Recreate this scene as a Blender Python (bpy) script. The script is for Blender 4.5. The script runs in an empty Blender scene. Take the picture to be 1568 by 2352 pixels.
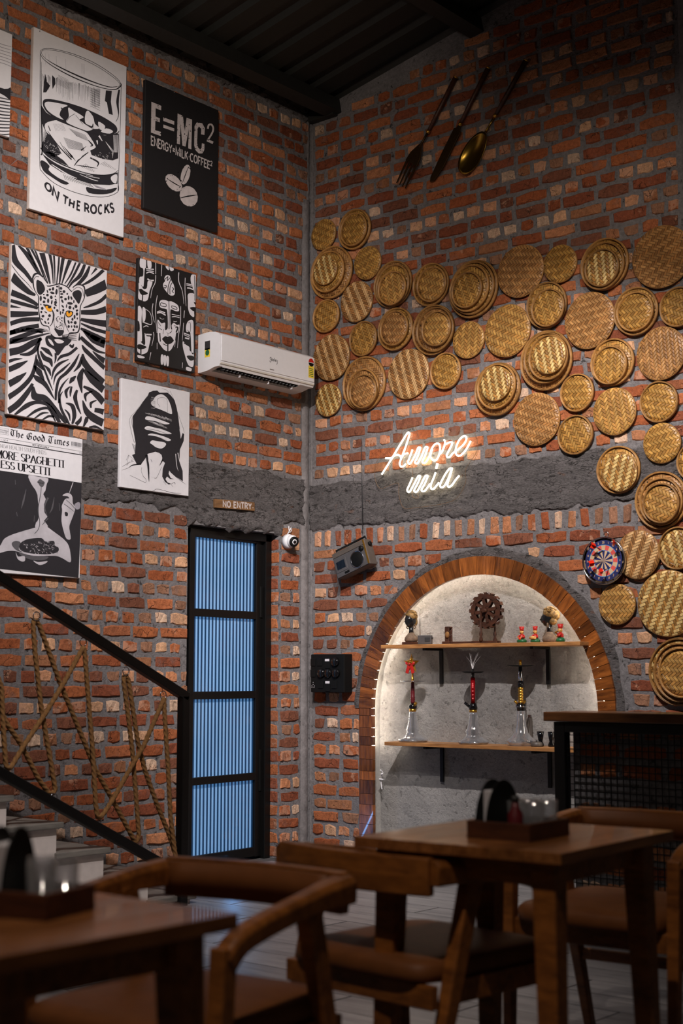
import bpy, bmesh, math, random
from mathutils import Vector, Matrix, noise
from mathutils.geometry import tessellate_polygon

random.seed(7)
scene = bpy.context.scene
COL = scene.collection

# ------------------------------------------------------------------ camera
IMW, IMH, FPX, HORIZON = 1568.0, 2352.0, 3267.0, 1555.0
PITCH = math.atan((HORIZON - IMH / 2) / FPX)
YAW = math.radians(40.06)
CAM = Vector((6.218, -7.061, 1.14))
FH = Vector((-math.sin(YAW), math.cos(YAW), 0))
RT = Vector((math.cos(YAW), math.sin(YAW), 0))
FWD = FH * math.cos(PITCH) + Vector((0, 0, 1)) * math.sin(PITCH)
UPV = -FH * math.sin(PITCH) + Vector((0, 0, 1)) * math.cos(PITCH)
cam_data = bpy.data.cameras.new('camera')
cam_data.sensor_fit = 'VERTICAL'
cam_data.sensor_height = 36.0
cam_data.sensor_width = 24.0
cam_data.lens = 36.0 * FPX / IMH
cam_data.clip_start = 0.05
cam_data.dof.use_dof = True
cam_data.dof.focus_distance = 9.0
cam_data.dof.aperture_fstop = 3.0
cam = bpy.data.objects.new('camera', cam_data)
COL.objects.link(cam)
cam.matrix_world = Matrix(((RT.x, UPV.x, -FWD.x, CAM.x), (RT.y, UPV.y, -FWD.y, CAM.y), (RT.z, UPV.z, -FWD.z, CAM.z), (0, 0, 0, 1)))
scene.camera = cam

# ------------------------------------------------------------------ light
scene.view_settings.view_transform = 'Standard'
scene.view_settings.look = 'None'
scene.view_settings.exposure = 0.0
scene.view_settings.gamma = 1.0
scene.view_settings.use_curve_mapping = False
world = bpy.data.worlds.new('world')
scene.world = world
world.use_nodes = True
world.node_tree.nodes['Background'].inputs[0].default_value = (1.0, 0.80, 0.62, 1)
world.node_tree.nodes['Background'].inputs[1].default_value = 0.016

def spot(name, loc, target, watts, angle, blend, color, radius=0.03):
    d = bpy.data.lights.new(name, 'SPOT')
    d.energy = watts; d.spot_size = math.radians(angle); d.spot_blend = blend
    d.color = color; d.shadow_soft_size = radius
    o = bpy.data.objects.new(name, d)
    COL.objects.link(o)
    o.location = loc
    o.rotation_euler = (Vector(target) - Vector(loc)).to_track_quat('-Z', 'Y').to_euler()
    return o

WARM = (1.0, 0.86, 0.72)
NEUT = (1.0, 0.93, 0.90)
spot('ceiling_spot', (3.1, -3.0, 4.3), (1.55, 0.0, 1.25), 760, 62, 0.7, NEUT, 0.018)
spot('ceiling_spot', (3.2, -4.6, 4.4), (0.0, -1.5, 2.75), 700, 54, 0.9, NEUT)
spot('ceiling_spot', (3.4, -4.2, 4.4), (0.35, -2.0, 0.9), 420, 52, 0.7, NEUT)
spot('ceiling_spot', (2.6, -4.4, 4.3), (0.0, -1.7, 4.4), 150, 66, 0.9, WARM)
spot('ceiling_spot', (4.6, -3.2, 4.4), (2.1, 0.0, 3.05), 200, 46, 0.9, WARM)
spot('ceiling_spot', (4.0, -3.6, 4.4), (0.9, 0.0, 3.3), 55, 46, 0.9, WARM)
spot('ceiling_spot', (4.9, -6.4, 4.4), (3.9, -4.9, 0.6), 190, 70, 0.9, WARM)  # unseen lamp added as general light on the foreground chairs and tables
spot('ceiling_spot', (2.9, -3.4, 4.6), (2.4, -3.0, 0.0), 330, 46, 0.9, NEUT)

# ------------------------------------------------------------------ authoring helpers
def ray(px, py):
    return FWD * FPX + RT * (px - IMW / 2) + UPV * (IMH / 2 - py)
def on_plane(px, py, axis, val):
    r = ray(px, py)
    return CAM + r * ((val - CAM[axis]) / r[axis])
def WL(px, py, n=0.0):            # point on the left wall: (u = y, v = z)
    p = on_plane(px, py, 0, n); return (p.y, p.z)
def WR(px, py, n=0.0):            # point on the right wall, n metres out of it: (u = x, v = z)
    p = on_plane(px, py, 1, -n); return (p.x, p.z)
def project(p):
    v = Vector(p) - CAM; d = v.dot(FWD)
    return (IMW / 2 + FPX * v.dot(RT) / d, IMH / 2 - FPX * v.dot(UPV) / d, d)

class MB:
    def __init__(s):
        s.v = []; s.f = []; s.mi = []; s.sm = []
    def add(s, verts, faces, mi=0, smooth=False):
        b = len(s.v)
        s.v.extend([tuple(x) for x in verts])
        for f in faces:
            s.f.append(tuple(i + b for i in f)); s.mi.append(mi); s.sm.append(smooth)
        return s
    def box(s, c, size, rot=None, mi=0):
        x, y, z = (size[0] / 2, size[1] / 2, size[2] / 2)
        vs = [Vector((i * x, j * y, k * z)) for i in (-1, 1) for j in (-1, 1) for k in (-1, 1)]
        if rot is not None: vs = [rot @ q for q in vs]
        c = Vector(c)
        return s.add([q + c for q in vs], [(0, 1, 3, 2), (4, 6, 7, 5), (0, 4, 5, 1), (2, 3, 7, 6), (0, 2, 6, 4), (1, 5, 7, 3)], mi)
    def bar(s, p, q, w, h, up=(0, 0, 1), mi=0, w2=None, h2=None):
        p = Vector(p); q = Vector(q); d = (q - p).normalized(); up = Vector(up)
        a = d.cross(up).normalized(); b = a.cross(d).normalized()
        w2 = w if w2 is None else w2; h2 = h if h2 is None else h2
        vs = []
        for o, ww, hh in ((p, w, h), (q, w2, h2)):
            for i, j in ((-1, -1), (1, -1), (1, 1), (-1, 1)):
                vs.append(o + a * i * ww / 2 + b * j * hh / 2)
        return s.add(vs, [(3, 2, 1, 0), (4, 5, 6, 7), (0, 1, 5, 4), (1, 2, 6, 5), (2, 3, 7, 6), (3, 0, 4, 7)], mi)
    def sweep(s, path, sect, up=(0, 0, 1), mi=0, smooth=False, closed=False, caps=True, scale=None, twist=0.0):
        n = len(path); path = [Vector(p) for p in path]; vs = []; m = len(sect); up = Vector(up); acc = 0.0
        for i, p in enumerate(path):
            if closed: t = path[(i + 1) % n] - path[i - 1]
            else: t = path[min(i + 1, n - 1)] - path[max(i - 1, 0)]
            t.normalize()
            a = t.cross(up)
            if a.length < 1e-4: a = t.cross(Vector((1, 0, 0)))
            a.normalize(); b = a.cross(t).normalized()
            if i: acc += (path[i] - path[i - 1]).length
            k = 1.0 if scale is None else scale[i]
            ca, sa = math.cos(twist * acc), math.sin(twist * acc)
            for (x, y) in sect:
                X = x * ca - y * sa; Y = x * sa + y * ca
                vs.append(p + a * X * k + b * Y * k)
        fs = []
        for i in range(n if closed else n - 1):
            j = (i + 1) % n
            for k in range(m):
                l = (k + 1) % m
                fs.append((i * m + k, i * m + l, j * m + l, j * m + k))
        s.add(vs, fs, mi, smooth)
        if caps and not closed:
            b = len(s.v) - len(vs)
            s.f.append(tuple(b + k for k in reversed(range(m)))); s.mi.append(mi); s.sm.append(False)
            s.f.append(tuple(b + (n - 1) * m + k for k in range(m))); s.mi.append(mi); s.sm.append(False)
        return s
    def tube(s, path, r, seg=8, mi=0, closed=False, caps=True, up=(0, 0, 1)):
        if isinstance(r, (list, tuple)): sc = list(r); r = 1.0
        else: sc = None
        sect = [(r * math.cos(2 * math.pi * k / seg), r * math.sin(2 * math.pi * k / seg)) for k in range(seg)]
        return s.sweep(path, sect, up, mi, True, closed, caps, sc)
    def lathe(s, prof, seg=24, c=(0, 0, 0), M=None, mi=0, smooth=True, rfun=None):
        vs = []; c = Vector(c); n = len(prof)
        for (r, z) in prof:
            for k in range(seg):
                a = 2 * math.pi * k / seg
                rr = r * (rfun(a, z) if rfun else 1.0)
                q = Vector((rr * math.cos(a), rr * math.sin(a), z))
                if M is not None: q = M @ q
                vs.append(q + c)
        fs = [(i * seg + k, i * seg + (k + 1) % seg, (i + 1) * seg + (k + 1) % seg, (i + 1) * seg + k) for i in range(n - 1) for k in range(seg)]
        s.add(vs, fs, mi, smooth)
        b = len(s.v) - len(vs)
        if prof[0][0] > 1e-5: s.f.append(tuple(b + k for k in reversed(range(seg)))); s.mi.append(mi); s.sm.append(False)
        if prof[-1][0] > 1e-5: s.f.append(tuple(b + (n - 1) * seg + k for k in range(seg))); s.mi.append(mi); s.sm.append(False)
        return s
    def ball(s, c, r, seg=12, rings=8, M=None, mi=0):
        rx, ry, rz = (r, r, r) if not isinstance(r, (list, tuple)) else r
        S = Matrix.Diagonal((rx, ry, rz))
        if M is not None: S = M @ S
        prof = [(max(1e-6, math.sin(math.pi * i / rings)), -math.cos(math.pi * i / rings)) for i in range(rings + 1)]
        return s.lathe(prof, seg, c, S, mi)
    def prism(s, poly, z0, z1, M=None, c=(0, 0, 0), mi=0):
        n = len(poly); c = Vector(c)
        vs = [Vector((x, y, z)) for z in (z0, z1) for (x, y) in poly]
        tris = tessellate_polygon([[Vector((x, y, 0)) for (x, y) in poly]])
        ar = sum(poly[i][0] * poly[(i + 1) % n][1] - poly[(i + 1) % n][0] * poly[i][1] for i in range(n))
        fs = []
        for t in tris:
            a, b, d = t
            cr = (poly[b][0] - poly[a][0]) * (poly[d][1] - poly[a][1]) - (poly[b][1] - poly[a][1]) * (poly[d][0] - poly[a][0])
            if cr < 0: a, d = d, a
            fs.append((a + n, b + n, d + n)); fs.append((d, b, a))
        for i in range(n):
            j = (i + 1) % n
            fs.append((i, j, j + n, i + n) if ar > 0 else (j, i, i + n, j + n))
        if M is not None: vs = [M @ q for q in vs]
        return s.add([q + c for q in vs], fs, mi)
    def flat(s, poly, z=0.0, mi=0):
        tris = tessellate_polygon([[Vector((x, y, 0)) for (x, y) in poly]])
        fs = []
        for (a, b, d) in tris:
            cr = (poly[b][0] - poly[a][0]) * (poly[d][1] - poly[a][1]) - (poly[b][1] - poly[a][1]) * (poly[d][0] - poly[a][0])
            fs.append((a, b, d) if cr > 0 else (d, b, a))
        return s.add([(x, y, z) for (x, y) in poly], fs, mi)
    def torus(s, c, R, r, M=None, seg=24, ring=8, mi=0, arc=2 * math.pi):
        pts = []
        closed = abs(arc - 2 * math.pi) < 1e-4
        n = seg
        for k in range(n if closed else n + 1):
            a = arc * k / n
            q = Vector((R * math.cos(a), R * math.sin(a), 0))
            if M is not None: q = M @ q
            pts.append(q + Vector(c))
        ax = Vector((0, 0, 1)) if M is None else M @ Vector((0, 0, 1))
        return s.tube(pts, r, ring, mi, closed, not closed, ax)
    def mesh(s, name, mats):
        me = bpy.data.meshes.new(name)
        me.from_pydata(s.v, [], s.f)
        for m in (mats if isinstance(mats, (list, tuple)) else [mats]): me.materials.append(m)
        me.polygons.foreach_set('material_index', s.mi)
        me.polygons.foreach_set('use_smooth', s.sm)
        me.update()
        return me
    def obj(s, name, mats, parent=None, bevel=0.0, label=None, seg=2):
        o = bpy.data.objects.new(name, s.mesh(name, mats))
        COL.objects.link(o)
        if parent is not None: o.parent = parent
        if bevel:
            b = o.modifiers.new('bevel', 'BEVEL'); b.width = bevel; b.segments = seg; b.limit_method = 'ANGLE'; b.angle_limit = math.radians(40)
        if label: o['label'] = label
        return o

def tag(o, label, cat, group=None):
    o['label'] = label; o['category'] = cat
    if group: o['group'] = group
    return o
def thing(name, label, cat, loc=(0, 0, 0), rotz=0.0, group=None):
    o = bpy.data.objects.new(name, None)
    o.empty_display_size = 0.1
    COL.objects.link(o)
    o.location = loc; o.rotation_euler = (0, 0, rotz)
    return tag(o, label, cat, group)
SIDE = {'L': Matrix(((0, 0, 1, 0), (1, 0, 0, 0), (0, 1, 0, 0), (0, 0, 0, 1))),
        'R': Matrix(((1, 0, 0, 0), (0, 0, -1, 0), (0, 1, 0, 0), (0, 0, 0, 1)))}
def wall_matrix(side, u, v, n=0.0, roll=0.0):
    B = SIDE[side]
    return Matrix.Translation(B @ Vector((u, v, n))) @ B @ Matrix.Rotation(roll, 4, 'Z')
def wall_thing(name, label, cat, side, u, v, n=0.0, roll=0.0, group=None):
    o = thing(name, label, cat, group=group)
    o.matrix_world = wall_matrix(side, u, v, n, roll)
    return o
def struct(o):
    o['kind'] = 'structure'; return o
def copy_tree(o, parent=None):
    c = o.copy(); COL.objects.link(c)
    if parent is not None: c.parent = parent
    for ch in list(o.children): copy_tree(ch, c)
    return c
def catmull(pts, k=6, closed=False):
    P = [Vector(p) for p in pts]; n = len(P); out = []
    for i in range(n if closed else n - 1):
        if closed: a, b, c, d = P[i - 1], P[i], P[(i + 1) % n], P[(i + 2) % n]
        else: a, b, c, d = P[max(i - 1, 0)], P[i], P[i + 1], P[min(i + 2, n - 1)]
        for j in range(k):
            t = j / k
            out.append(0.5 * ((2 * b) + (c - a) * t + (2 * a - 5 * b + 4 * c - d) * t * t + (3 * b - a - 3 * c + d) * t ** 3))
    if not closed: out.append(P[-1])
    return out

# ------------------------------------------------------------------ materials
def srgb(r, g, b):
    f = lambda c: c / 12.92 if c <= 0.04045 else ((c + 0.055) / 1.055) ** 2.4
    return (f(r / 255), f(g / 255), f(b / 255), 1)
class NT:
    def __init__(s, name):
        s.m = bpy.data.materials.new(name); s.m.use_nodes = True
        s.t = s.m.node_tree; s.b = s.t.nodes['Principled BSDF']
    def n(s, typ, **kw):
        q = s.t.nodes.new(typ)
        for k, v in kw.items():
            if k.startswith('i_'):
                q.inputs[int(k[2:])].default_value = v
            else: setattr(q, k, v)
        return q
    def l(s, a, b, oa=0, ib=0):
        s.t.links.new(a.outputs[oa] if not hasattr(a, 'is_linked') else a, b.inputs[ib] if not hasattr(b, 'is_linked') else b)
    def math(s, op, a, b=None, c=None):
        q = s.n('ShaderNodeMath', operation=op)
        for i, x in enumerate((a, b, c)):
            if x is None: continue
            if isinstance(x, (int, float)): q.inputs[i].default_value = x
            else: s.t.links.new(x, q.inputs[i])
        return q.outputs[0]
    def mix(s, fac, a, b, blend='MIX'):
        q = s.n('ShaderNodeMix', data_type='RGBA', blend_type=blend)
        for sock, x in ((q.inputs[0], fac), (q.inputs[6], a), (q.inputs[7], b)):
            if isinstance(x, (int, float)): sock.default_value = x
            elif isinstance(x, tuple): sock.default_value = x
            else: s.t.links.new(x, sock)
        return q.outputs[2]
    def noise(s, vec, scale, detail=4.0, rough=0.55):
        q = s.n('ShaderNodeTexNoise'); q.inputs['Scale'].default_value = scale
        q.inputs['Detail'].default_value = detail; q.inputs['Roughness'].default_value = rough
        if vec is not None: s.t.links.new(vec, q.inputs['Vector'])
        return q.outputs[0]
    def ramp(s, fac, lo, hi, a=0.0, b=1.0):
        q = s.n('ShaderNodeMapRange', clamp=True)
        for i, x in enumerate((fac, lo, hi, a, b)):
            if isinstance(x, (int, float)): q.inputs[i].default_value = x
            else: s.t.links.new(x, q.inputs[i])
        return q.outputs[0]
    def bump(s, h, strength=0.5, dist=0.01):
        q = s.n('ShaderNodeBump'); q.inputs['Strength'].default_value = strength; q.inputs['Distance'].default_value = dist
        s.t.links.new(h, q.inputs['Height']); s.t.links.new(q.outputs[0], s.b.inputs['Normal'])
        return q
    def set(s, base=None, rough=None, metal=None, spec=None, coat=None, trans=None, ior=None, emis=None, estr=None, alpha=None):
        I = s.b.inputs
        for key, x in (('Base Color', base), ('Roughness', rough), ('Metallic', metal), ('Specular IOR Level', spec), ('Coat Weight', coat),
                       ('Transmission Weight', trans), ('IOR', ior), ('Emission Color', emis), ('Emission Strength', estr), ('Alpha', alpha)):
            if x is None: continue
            if isinstance(x, (int, float, tuple)): I[key].default_value = x
            else: s.t.links.new(x, I[key])
        return s.m
    def pos(s): return s.n('ShaderNodeNewGeometry').outputs['Position']
    def obj(s): return s.n('ShaderNodeTexCoord').outputs['Object']

def simple(name, col, rough=0.5, metal=0.0, vary=0.15, scale=30.0, bump=0.0, **kw):
    t = NT(name)
    p = t.obj()
    k = t.ramp(t.noise(p, scale), 0.3, 0.7, 1.0 - vary, 1.0 + vary * 0.4)
    c = t.mix(1.0, col, (1, 1, 1, 1), 'MULTIPLY')
    q = t.n('ShaderNodeVectorMath', operation='SCALE'); t.t.links.new(c, q.inputs[0]); t.t.links.new(k, q.inputs['Scale'])
    if bump: t.bump(t.noise(p, scale * 3), bump, 0.003)
    return t.set(base=q.outputs[0], rough=rough, metal=metal, **kw)

def make_brick():
    t = NT('brick'); p = t.pos()
    at = t.n('ShaderNodeAttribute', attribute_name='bcol', attribute_type='GEOMETRY')
    n1 = t.noise(p, 55, 6, 0.65); n2 = t.noise(p, 11, 5, 0.6); n3 = t.noise(p, 26, 8, 0.75)
    n4 = t.noise(p, 170, 3, 0.6)
    val = t.math('MULTIPLY', t.ramp(n1, 0.25, 0.75, 0.62, 1.26), t.ramp(n4, 0.3, 0.7, 0.78, 1.2))
    q = t.n('ShaderNodeVectorMath', operation='SCALE'); t.t.links.new(at.outputs[0], q.inputs[0]); t.t.links.new(val, q.inputs['Scale'])
    amt = t.math('SUBTRACT', 0.80, t.math('MULTIPLY', at.outputs['Alpha'], 0.42))
    pale = t.ramp(n2, amt, t.math('ADD', amt, 0.05))
    c = t.mix(t.math('MULTIPLY', pale, 0.55), q.outputs[0], srgb(206, 158, 130))
    dark = t.ramp(n3, 0.33, 0.40, 1.0, 0.0)
    c = t.mix(t.math('MULTIPLY', dark, 0.5), c, srgb(72, 52, 44))
    sm = t.ramp(t.noise(p, 7.0, 6, 0.7), 0.56, 0.70)
    c = t.mix(t.math('MULTIPLY', sm, 0.5), c, srgb(128, 108, 102))
    vo = t.n('ShaderNodeTexVoronoi', feature='DISTANCE_TO_EDGE'); vo.inputs['Scale'].default_value = 16
    nn = t.n('ShaderNodeVectorMath', operation='ADD'); t.t.links.new(p, nn.inputs[0])
    w = t.n('ShaderNodeTexNoise'); w.inputs['Scale'].default_value = 20; sc = t.n('ShaderNodeVectorMath', operation='SCALE'); sc.inputs['Scale'].default_value = 0.06
    t.t.links.new(p, w.inputs['Vector']); t.t.links.new(w.outputs['Color'], sc.inputs[0]); t.t.links.new(sc.outputs[0], nn.inputs[1]); t.t.links.new(nn.outputs[0], vo.inputs['Vector'])
    crack = t.math('MULTIPLY', t.ramp(vo.outputs['Distance'], 0.0, 0.035, 1.0, 0.0), t.ramp(n2, 0.52, 0.6))
    c = t.mix(t.math('MULTIPLY', crack, 0.75), c, srgb(45, 32, 28))
    h = t.math('SUBTRACT', t.math('ADD', t.math('MULTIPLY', n3, 1.0), t.math('MULTIPLY', n1, 0.5)), t.math('MULTIPLY', crack, 0.5))
    t.bump(h, 0.9, 0.012)
    return t.set(base=c, rough=0.9, spec=0.2)
def make_mortar(name, col, lo=0.55, strength=1.0, scale=1.0, crev=0.5):
    t = NT(name); p = t.pos()
    n1 = t.noise(p, 38 * scale, 8, 0.7); n2 = t.noise(p, 5, 4); n3 = t.noise(p, 16 * scale, 10, 0.78)
    k = t.math('MULTIPLY', t.ramp(n1, 0.3, 0.7, lo, 1.15), t.ramp(n2, 0.3, 0.7, 0.8, 1.1))
    q = t.n('ShaderNodeVectorMath', operation='SCALE'); q.inputs[0].default_value = col[:3]; t.t.links.new(k, q.inputs['Scale'])
    pit = t.ramp(n3, 0.37, 0.42, 1.0, 0.0)
    c = t.mix(t.math('MULTIPLY', pit, crev), q.outputs[0], (0.02, 0.018, 0.016, 1))
    t.bump(t.math('SUBTRACT', t.math('ADD', n3, t.math('MULTIPLY', n1, 0.5)), t.math('MULTIPLY', pit, 0.35)), strength, 0.02)
    return t.set(base=c, rough=0.95, spec=0.15)
def make_concrete():
    t = NT('rough_concrete'); p = t.pos()
    mp = t.n('ShaderNodeMapping'); mp.inputs['Scale'].default_value = (1, 1, 2.4); t.t.links.new(p, mp.inputs['Vector']); q0 = mp.outputs[0]
    n1 = t.noise(q0, 60, 8, 0.7); n2 = t.noise(q0, 5, 5, 0.6); n3 = t.noise(q0, 13, 12, 0.8)
    k = t.math('MULTIPLY', t.ramp(n1, 0.3, 0.7, 0.55, 1.35), t.ramp(n2, 0.3, 0.7, 0.72, 1.15))
    q = t.n('ShaderNodeVectorMath', operation='SCALE'); q.inputs[0].default_value = (0.205, 0.186, 0.185); t.t.links.new(k, q.inputs['Scale'])
    pit = t.ramp(n3, 0.40, 0.43, 1.0, 0.0)
    vo = t.n('ShaderNodeTexVoronoi', feature='DISTANCE_TO_EDGE'); vo.inputs['Scale'].default_value = 7
    w = t.n('ShaderNodeTexNoise'); w.inputs['Scale'].default_value = 9; w.inputs['Detail'].default_value = 6
    sc = t.n('ShaderNodeVectorMath', operation='SCALE'); sc.inputs['Scale'].default_value = 0.35; ad = t.n('ShaderNodeVectorMath', operation='ADD')
    t.t.links.new(q0, w.inputs['Vector']); t.t.links.new(w.outputs['Color'], sc.inputs[0]); t.t.links.new(q0, ad.inputs[0]); t.t.links.new(sc.outputs[0], ad.inputs[1]); t.t.links.new(ad.outputs[0], vo.inputs['Vector'])
    crack = t.math('MULTIPLY', t.ramp(vo.outputs['Distance'], 0.0, 0.035, 1.0, 0.0), t.ramp(n2, 0.42, 0.52))
    dk = t.math('MAXIMUM', t.math('MULTIPLY', pit, 0.75), t.math('MULTIPLY', crack, 0.8))
    c = t.mix(dk, q.outputs[0], (0.02, 0.018, 0.016, 1))
    rust = t.ramp(t.noise(q0, 9, 4), 0.64, 0.72); c = t.mix(t.math('MULTIPLY', rust, 0.35), c, srgb(150, 96, 60))
    h = t.math('SUBTRACT', t.math('ADD', n3, t.math('MULTIPLY', n1, 0.35)), t.math('MULTIPLY', dk, 0.4))
    t.bump(h, 1.0, 0.03)
    return t.set(base=c, rough=0.95, spec=0.15)
def make_clear(name, tint, refl=0.06, edge=0.5):
    # thin-walled clear material: passes light straight through, grazing reflections mixed with diffuse grey painted in as sheen
    t = NT(name); lw = t.n('ShaderNodeLayerWeight'); lw.inputs[0].default_value = 0.35
    tr = t.n('ShaderNodeBsdfTransparent'); tr.inputs[0].default_value = tint
    gl = t.n('ShaderNodeBsdfGlossy'); gl.inputs['Roughness'].default_value = 0.06
    df = t.n('ShaderNodeBsdfDiffuse'); df.inputs[0].default_value = (0.6, 0.6, 0.63, 1)
    f = t.math('ADD', refl, t.math('MULTIPLY', lw.outputs['Facing'], edge)); f = t.math('MINIMUM', f, 0.9)
    m0 = t.n('ShaderNodeMixShader'); m0.inputs[0].default_value = 0.35; t.t.links.new(gl.outputs[0], m0.inputs[1]); t.t.links.new(df.outputs[0], m0.inputs[2])
    m1 = t.n('ShaderNodeMixShader'); t.t.links.new(f, m1.inputs[0]); t.t.links.new(tr.outputs[0], m1.inputs[1]); t.t.links.new(m0.outputs[0], m1.inputs[2])
    t.t.links.new(m1.outputs[0], t.t.nodes['Material Output'].inputs['Surface'])
    return t.m
def make_wood(name, dark, light, scale=6.0, stretch=(1, 12, 12), rough=0.45, vary=0.2, coat=0.0):
    t = NT(name); p = t.obj()
    mp = t.n('ShaderNodeMapping'); mp.inputs['Scale'].default_value = stretch; t.t.links.new(p, mp.inputs['Vector'])
    oi = t.n('ShaderNodeObjectInfo')
    ad = t.n('ShaderNodeVectorMath', operation='ADD'); t.t.links.new(mp.outputs[0], ad.inputs[0])
    rs = t.math('MULTIPLY', oi.outputs['Random'], 37.0); cb = t.n('ShaderNodeCombineXYZ'); [t.t.links.new(rs, cb.inputs[i]) for i in range(3)]
    t.t.links.new(cb.outputs[0], ad.inputs[1])
    n1 = t.noise(ad.outputs[0], scale, 6, 0.6); n2 = t.noise(ad.outputs[0], scale * 0.35, 3)
    f = t.ramp(t.math('ADD', t.math('MULTIPLY', n1, 0.6), t.math('MULTIPLY', n2, 0.5)), 0.38, 0.72)
    c = t.mix(f, dark, light)
    k = t.ramp(oi.outputs['Random'], 0, 1, 1 - vary, 1 + vary)
    q = t.n('ShaderNodeVectorMath', operation='SCALE'); t.t.links.new(c, q.inputs[0]); t.t.links.new(k, q.inputs['Scale'])
    t.bump(n1, 0.15, 0.002)
    return t.set(base=q.outputs[0], rough=rough, coat=coat)
def make_weave(name, warp, weft, w, contrast, shift=2.0, run=4.0):
    t = NT(name); p = t.obj()
    sx = t.n('ShaderNodeSeparateXYZ'); t.t.links.new(p, sx.inputs[0])
    oi = t.n('ShaderNodeObjectInfo')
    U = t.math('ADD', t.math('DIVIDE', sx.outputs[0], w), 200.25); V = t.math('ADD', t.math('DIVIDE', sx.outputs[1], w), 200.25)
    i = t.math('FLOOR', U); j = t.math('FLOOR', V); fu = t.math('FRACT', U); fv = t.math('FRACT', V)
    m = t.math('MODULO', t.math('ADD', t.math('MULTIPLY', i, shift / 2), j), run)
    over = t.math('LESS_THAN', m, run / 2)
    wn = t.n('ShaderNodeTexWhiteNoise', noise_dimensions='2D'); cb = t.n('ShaderNodeCombineXYZ')
    t.t.links.new(t.math('MULTIPLY', i, over), cb.inputs[0]); t.t.links.new(t.math('MULTIPLY', j, t.math('SUBTRACT', 1.0, over)), cb.inputs[1])
    t.t.links.new(cb.outputs[0], wn.inputs['Vector'])
    rnd = wn.outputs['Value']
    # rounded strip section: which coordinate crosses the strip depends on which strip is on top
    x = t.math('ADD', t.math('MULTIPLY', fu, over), t.math('MULTIPLY', fv, t.math('SUBTRACT', 1.0, over)))
    e = t.math('ABSOLUTE', t.math('SUBTRACT', x, 0.5))
    prof = t.ramp(e, 0.5, 0.36, 0.0, 1.0)
    c = t.mix(over, weft, warp)  # warp and weft tones differ to paint in the sheen of each direction
    k = t.math('MULTIPLY', t.ramp(rnd, 0, 1, 0.62, 1.25), t.ramp(t.noise(p, 8, 3), 0.3, 0.7, 0.85, 1.12))
    k = t.math('MULTIPLY', k, t.ramp(prof, 0, 1, 0.45, 1.0))  # strip edges darkened, their shading painted into the colour
    q = t.n('ShaderNodeVectorMath', operation='SCALE'); t.t.links.new(c, q.inputs[0]); t.t.links.new(k, q.inputs['Scale'])
    # strips dive at the ends of their run: tilt them along their length through the height field
    ph = t.math('MODULO', t.math('ADD', t.math('ADD', t.math('MULTIPLY', U, shift / 2), V), 0.0), run)
    arch = t.math('ABSOLUTE', t.math('SINE', t.math('MULTIPLY', ph, math.pi / (run / 2))))
    t.bump(t.math('ADD', prof, t.math('MULTIPLY', arch, contrast)), 0.8, 0.004)
    return t.set(base=q.outputs[0], rough=0.42, spec=0.45)

M = {}
M['brick'] = make_brick()
M['mortar'] = make_mortar('mortar', (0.30, 0.28, 0.285), lo=0.6, strength=1.0, scale=1.2, crev=0.7)
M['concrete'] = make_concrete()
M['pillar'] = make_mortar('pillar_cement', (0.24, 0.22, 0.22), lo=0.7, strength=0.5, crev=0.25)
M['plaster'] = make_mortar('rough_plaster', (0.42, 0.40, 0.385), lo=0.85, strength=1.0, scale=1.5, crev=0.10)
M['plaster_smooth'] = make_mortar('smooth_plaster', (0.46, 0.44, 0.41), lo=0.85, strength=0.25, crev=0.1)
M['floor'] = make_wood('floor_tile', srgb(92, 90, 92), srgb(132, 128, 128), 3.0, (2, 16, 16), 0.38, 0.14)
M['grout'] = simple('grout', srgb(70, 68, 68), 0.9)
M['sheet'] = simple('roof_sheet', srgb(36, 37, 34), 0.55, 0.3, bump=0.1)
M['steel'] = simple('roof_steel', srgb(40, 40, 38), 0.6, 0.2)
M['black_steel'] = simple('black_steel', srgb(16, 15, 15), 0.42, 0.3, bump=0.1)
M['black'] = simple('black_plastic', (0.005, 0.005, 0.005, 1), 0.55, spec=0.2)
M['black_gloss'] = simple('black_gloss', (0.005, 0.005, 0.006, 1), 0.08)
M['canvas_white'] = simple('canvas_white', (0.72, 0.70, 0.73, 1), 0.85, vary=0.04, bump=0.05)
M['canvas_cream'] = simple('canvas_cream', (0.70, 0.66, 0.69, 1), 0.85, vary=0.04)
M['canvas_black'] = simple('canvas_black', (0.010, 0.009, 0.010, 1), 0.6, vary=0.1)
M['canvas_edge'] = simple('canvas_edge', (0.52, 0.45, 0.42, 1), 0.9)
M['ink'] = simple('printed_ink', (0.017, 0.015, 0.020, 1), 0.75, vary=0.1)
M['ink_soft'] = simple('printed_wash', (0.30, 0.28, 0.32, 1), 0.8)
M['ink_mid'] = simple('printed_mid_grey', (0.09, 0.085, 0.095, 1), 0.8)
M['paper'] = simple('printed_white', (0.66, 0.63, 0.67, 1), 0.85, vary=0.05)
M['photo_skin'] = simple('printed_skin_grey', (0.52, 0.49, 0.53, 1), 0.85, vary=0.25, scale=9)
M['cream_ink'] = simple('printed_cream', (0.50, 0.44, 0.43, 1), 0.85)
M['amber'] = simple('printed_amber', srgb(240, 165, 40), 0.7)
M['white'] = simple('white_plastic', (0.74, 0.73, 0.76, 1), 0.32, vary=0.03)
M['offwhite'] = simple('offwhite_plastic', (0.62, 0.58, 0.52, 1), 0.4, vary=0.05)
M['dark_grey'] = simple('dark_grey_plastic', srgb(46, 46, 48), 0.5)
M['yellow'] = simple('label_yellow', srgb(235, 205, 60), 0.6)
M['red'] = simple('paint_red', srgb(190, 35, 28), 0.45)
M['green'] = simple('paint_green', srgb(25, 95, 55), 0.45)
M['skin_yellow'] = simple('paint_flesh', srgb(225, 170, 95), 0.5)
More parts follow.
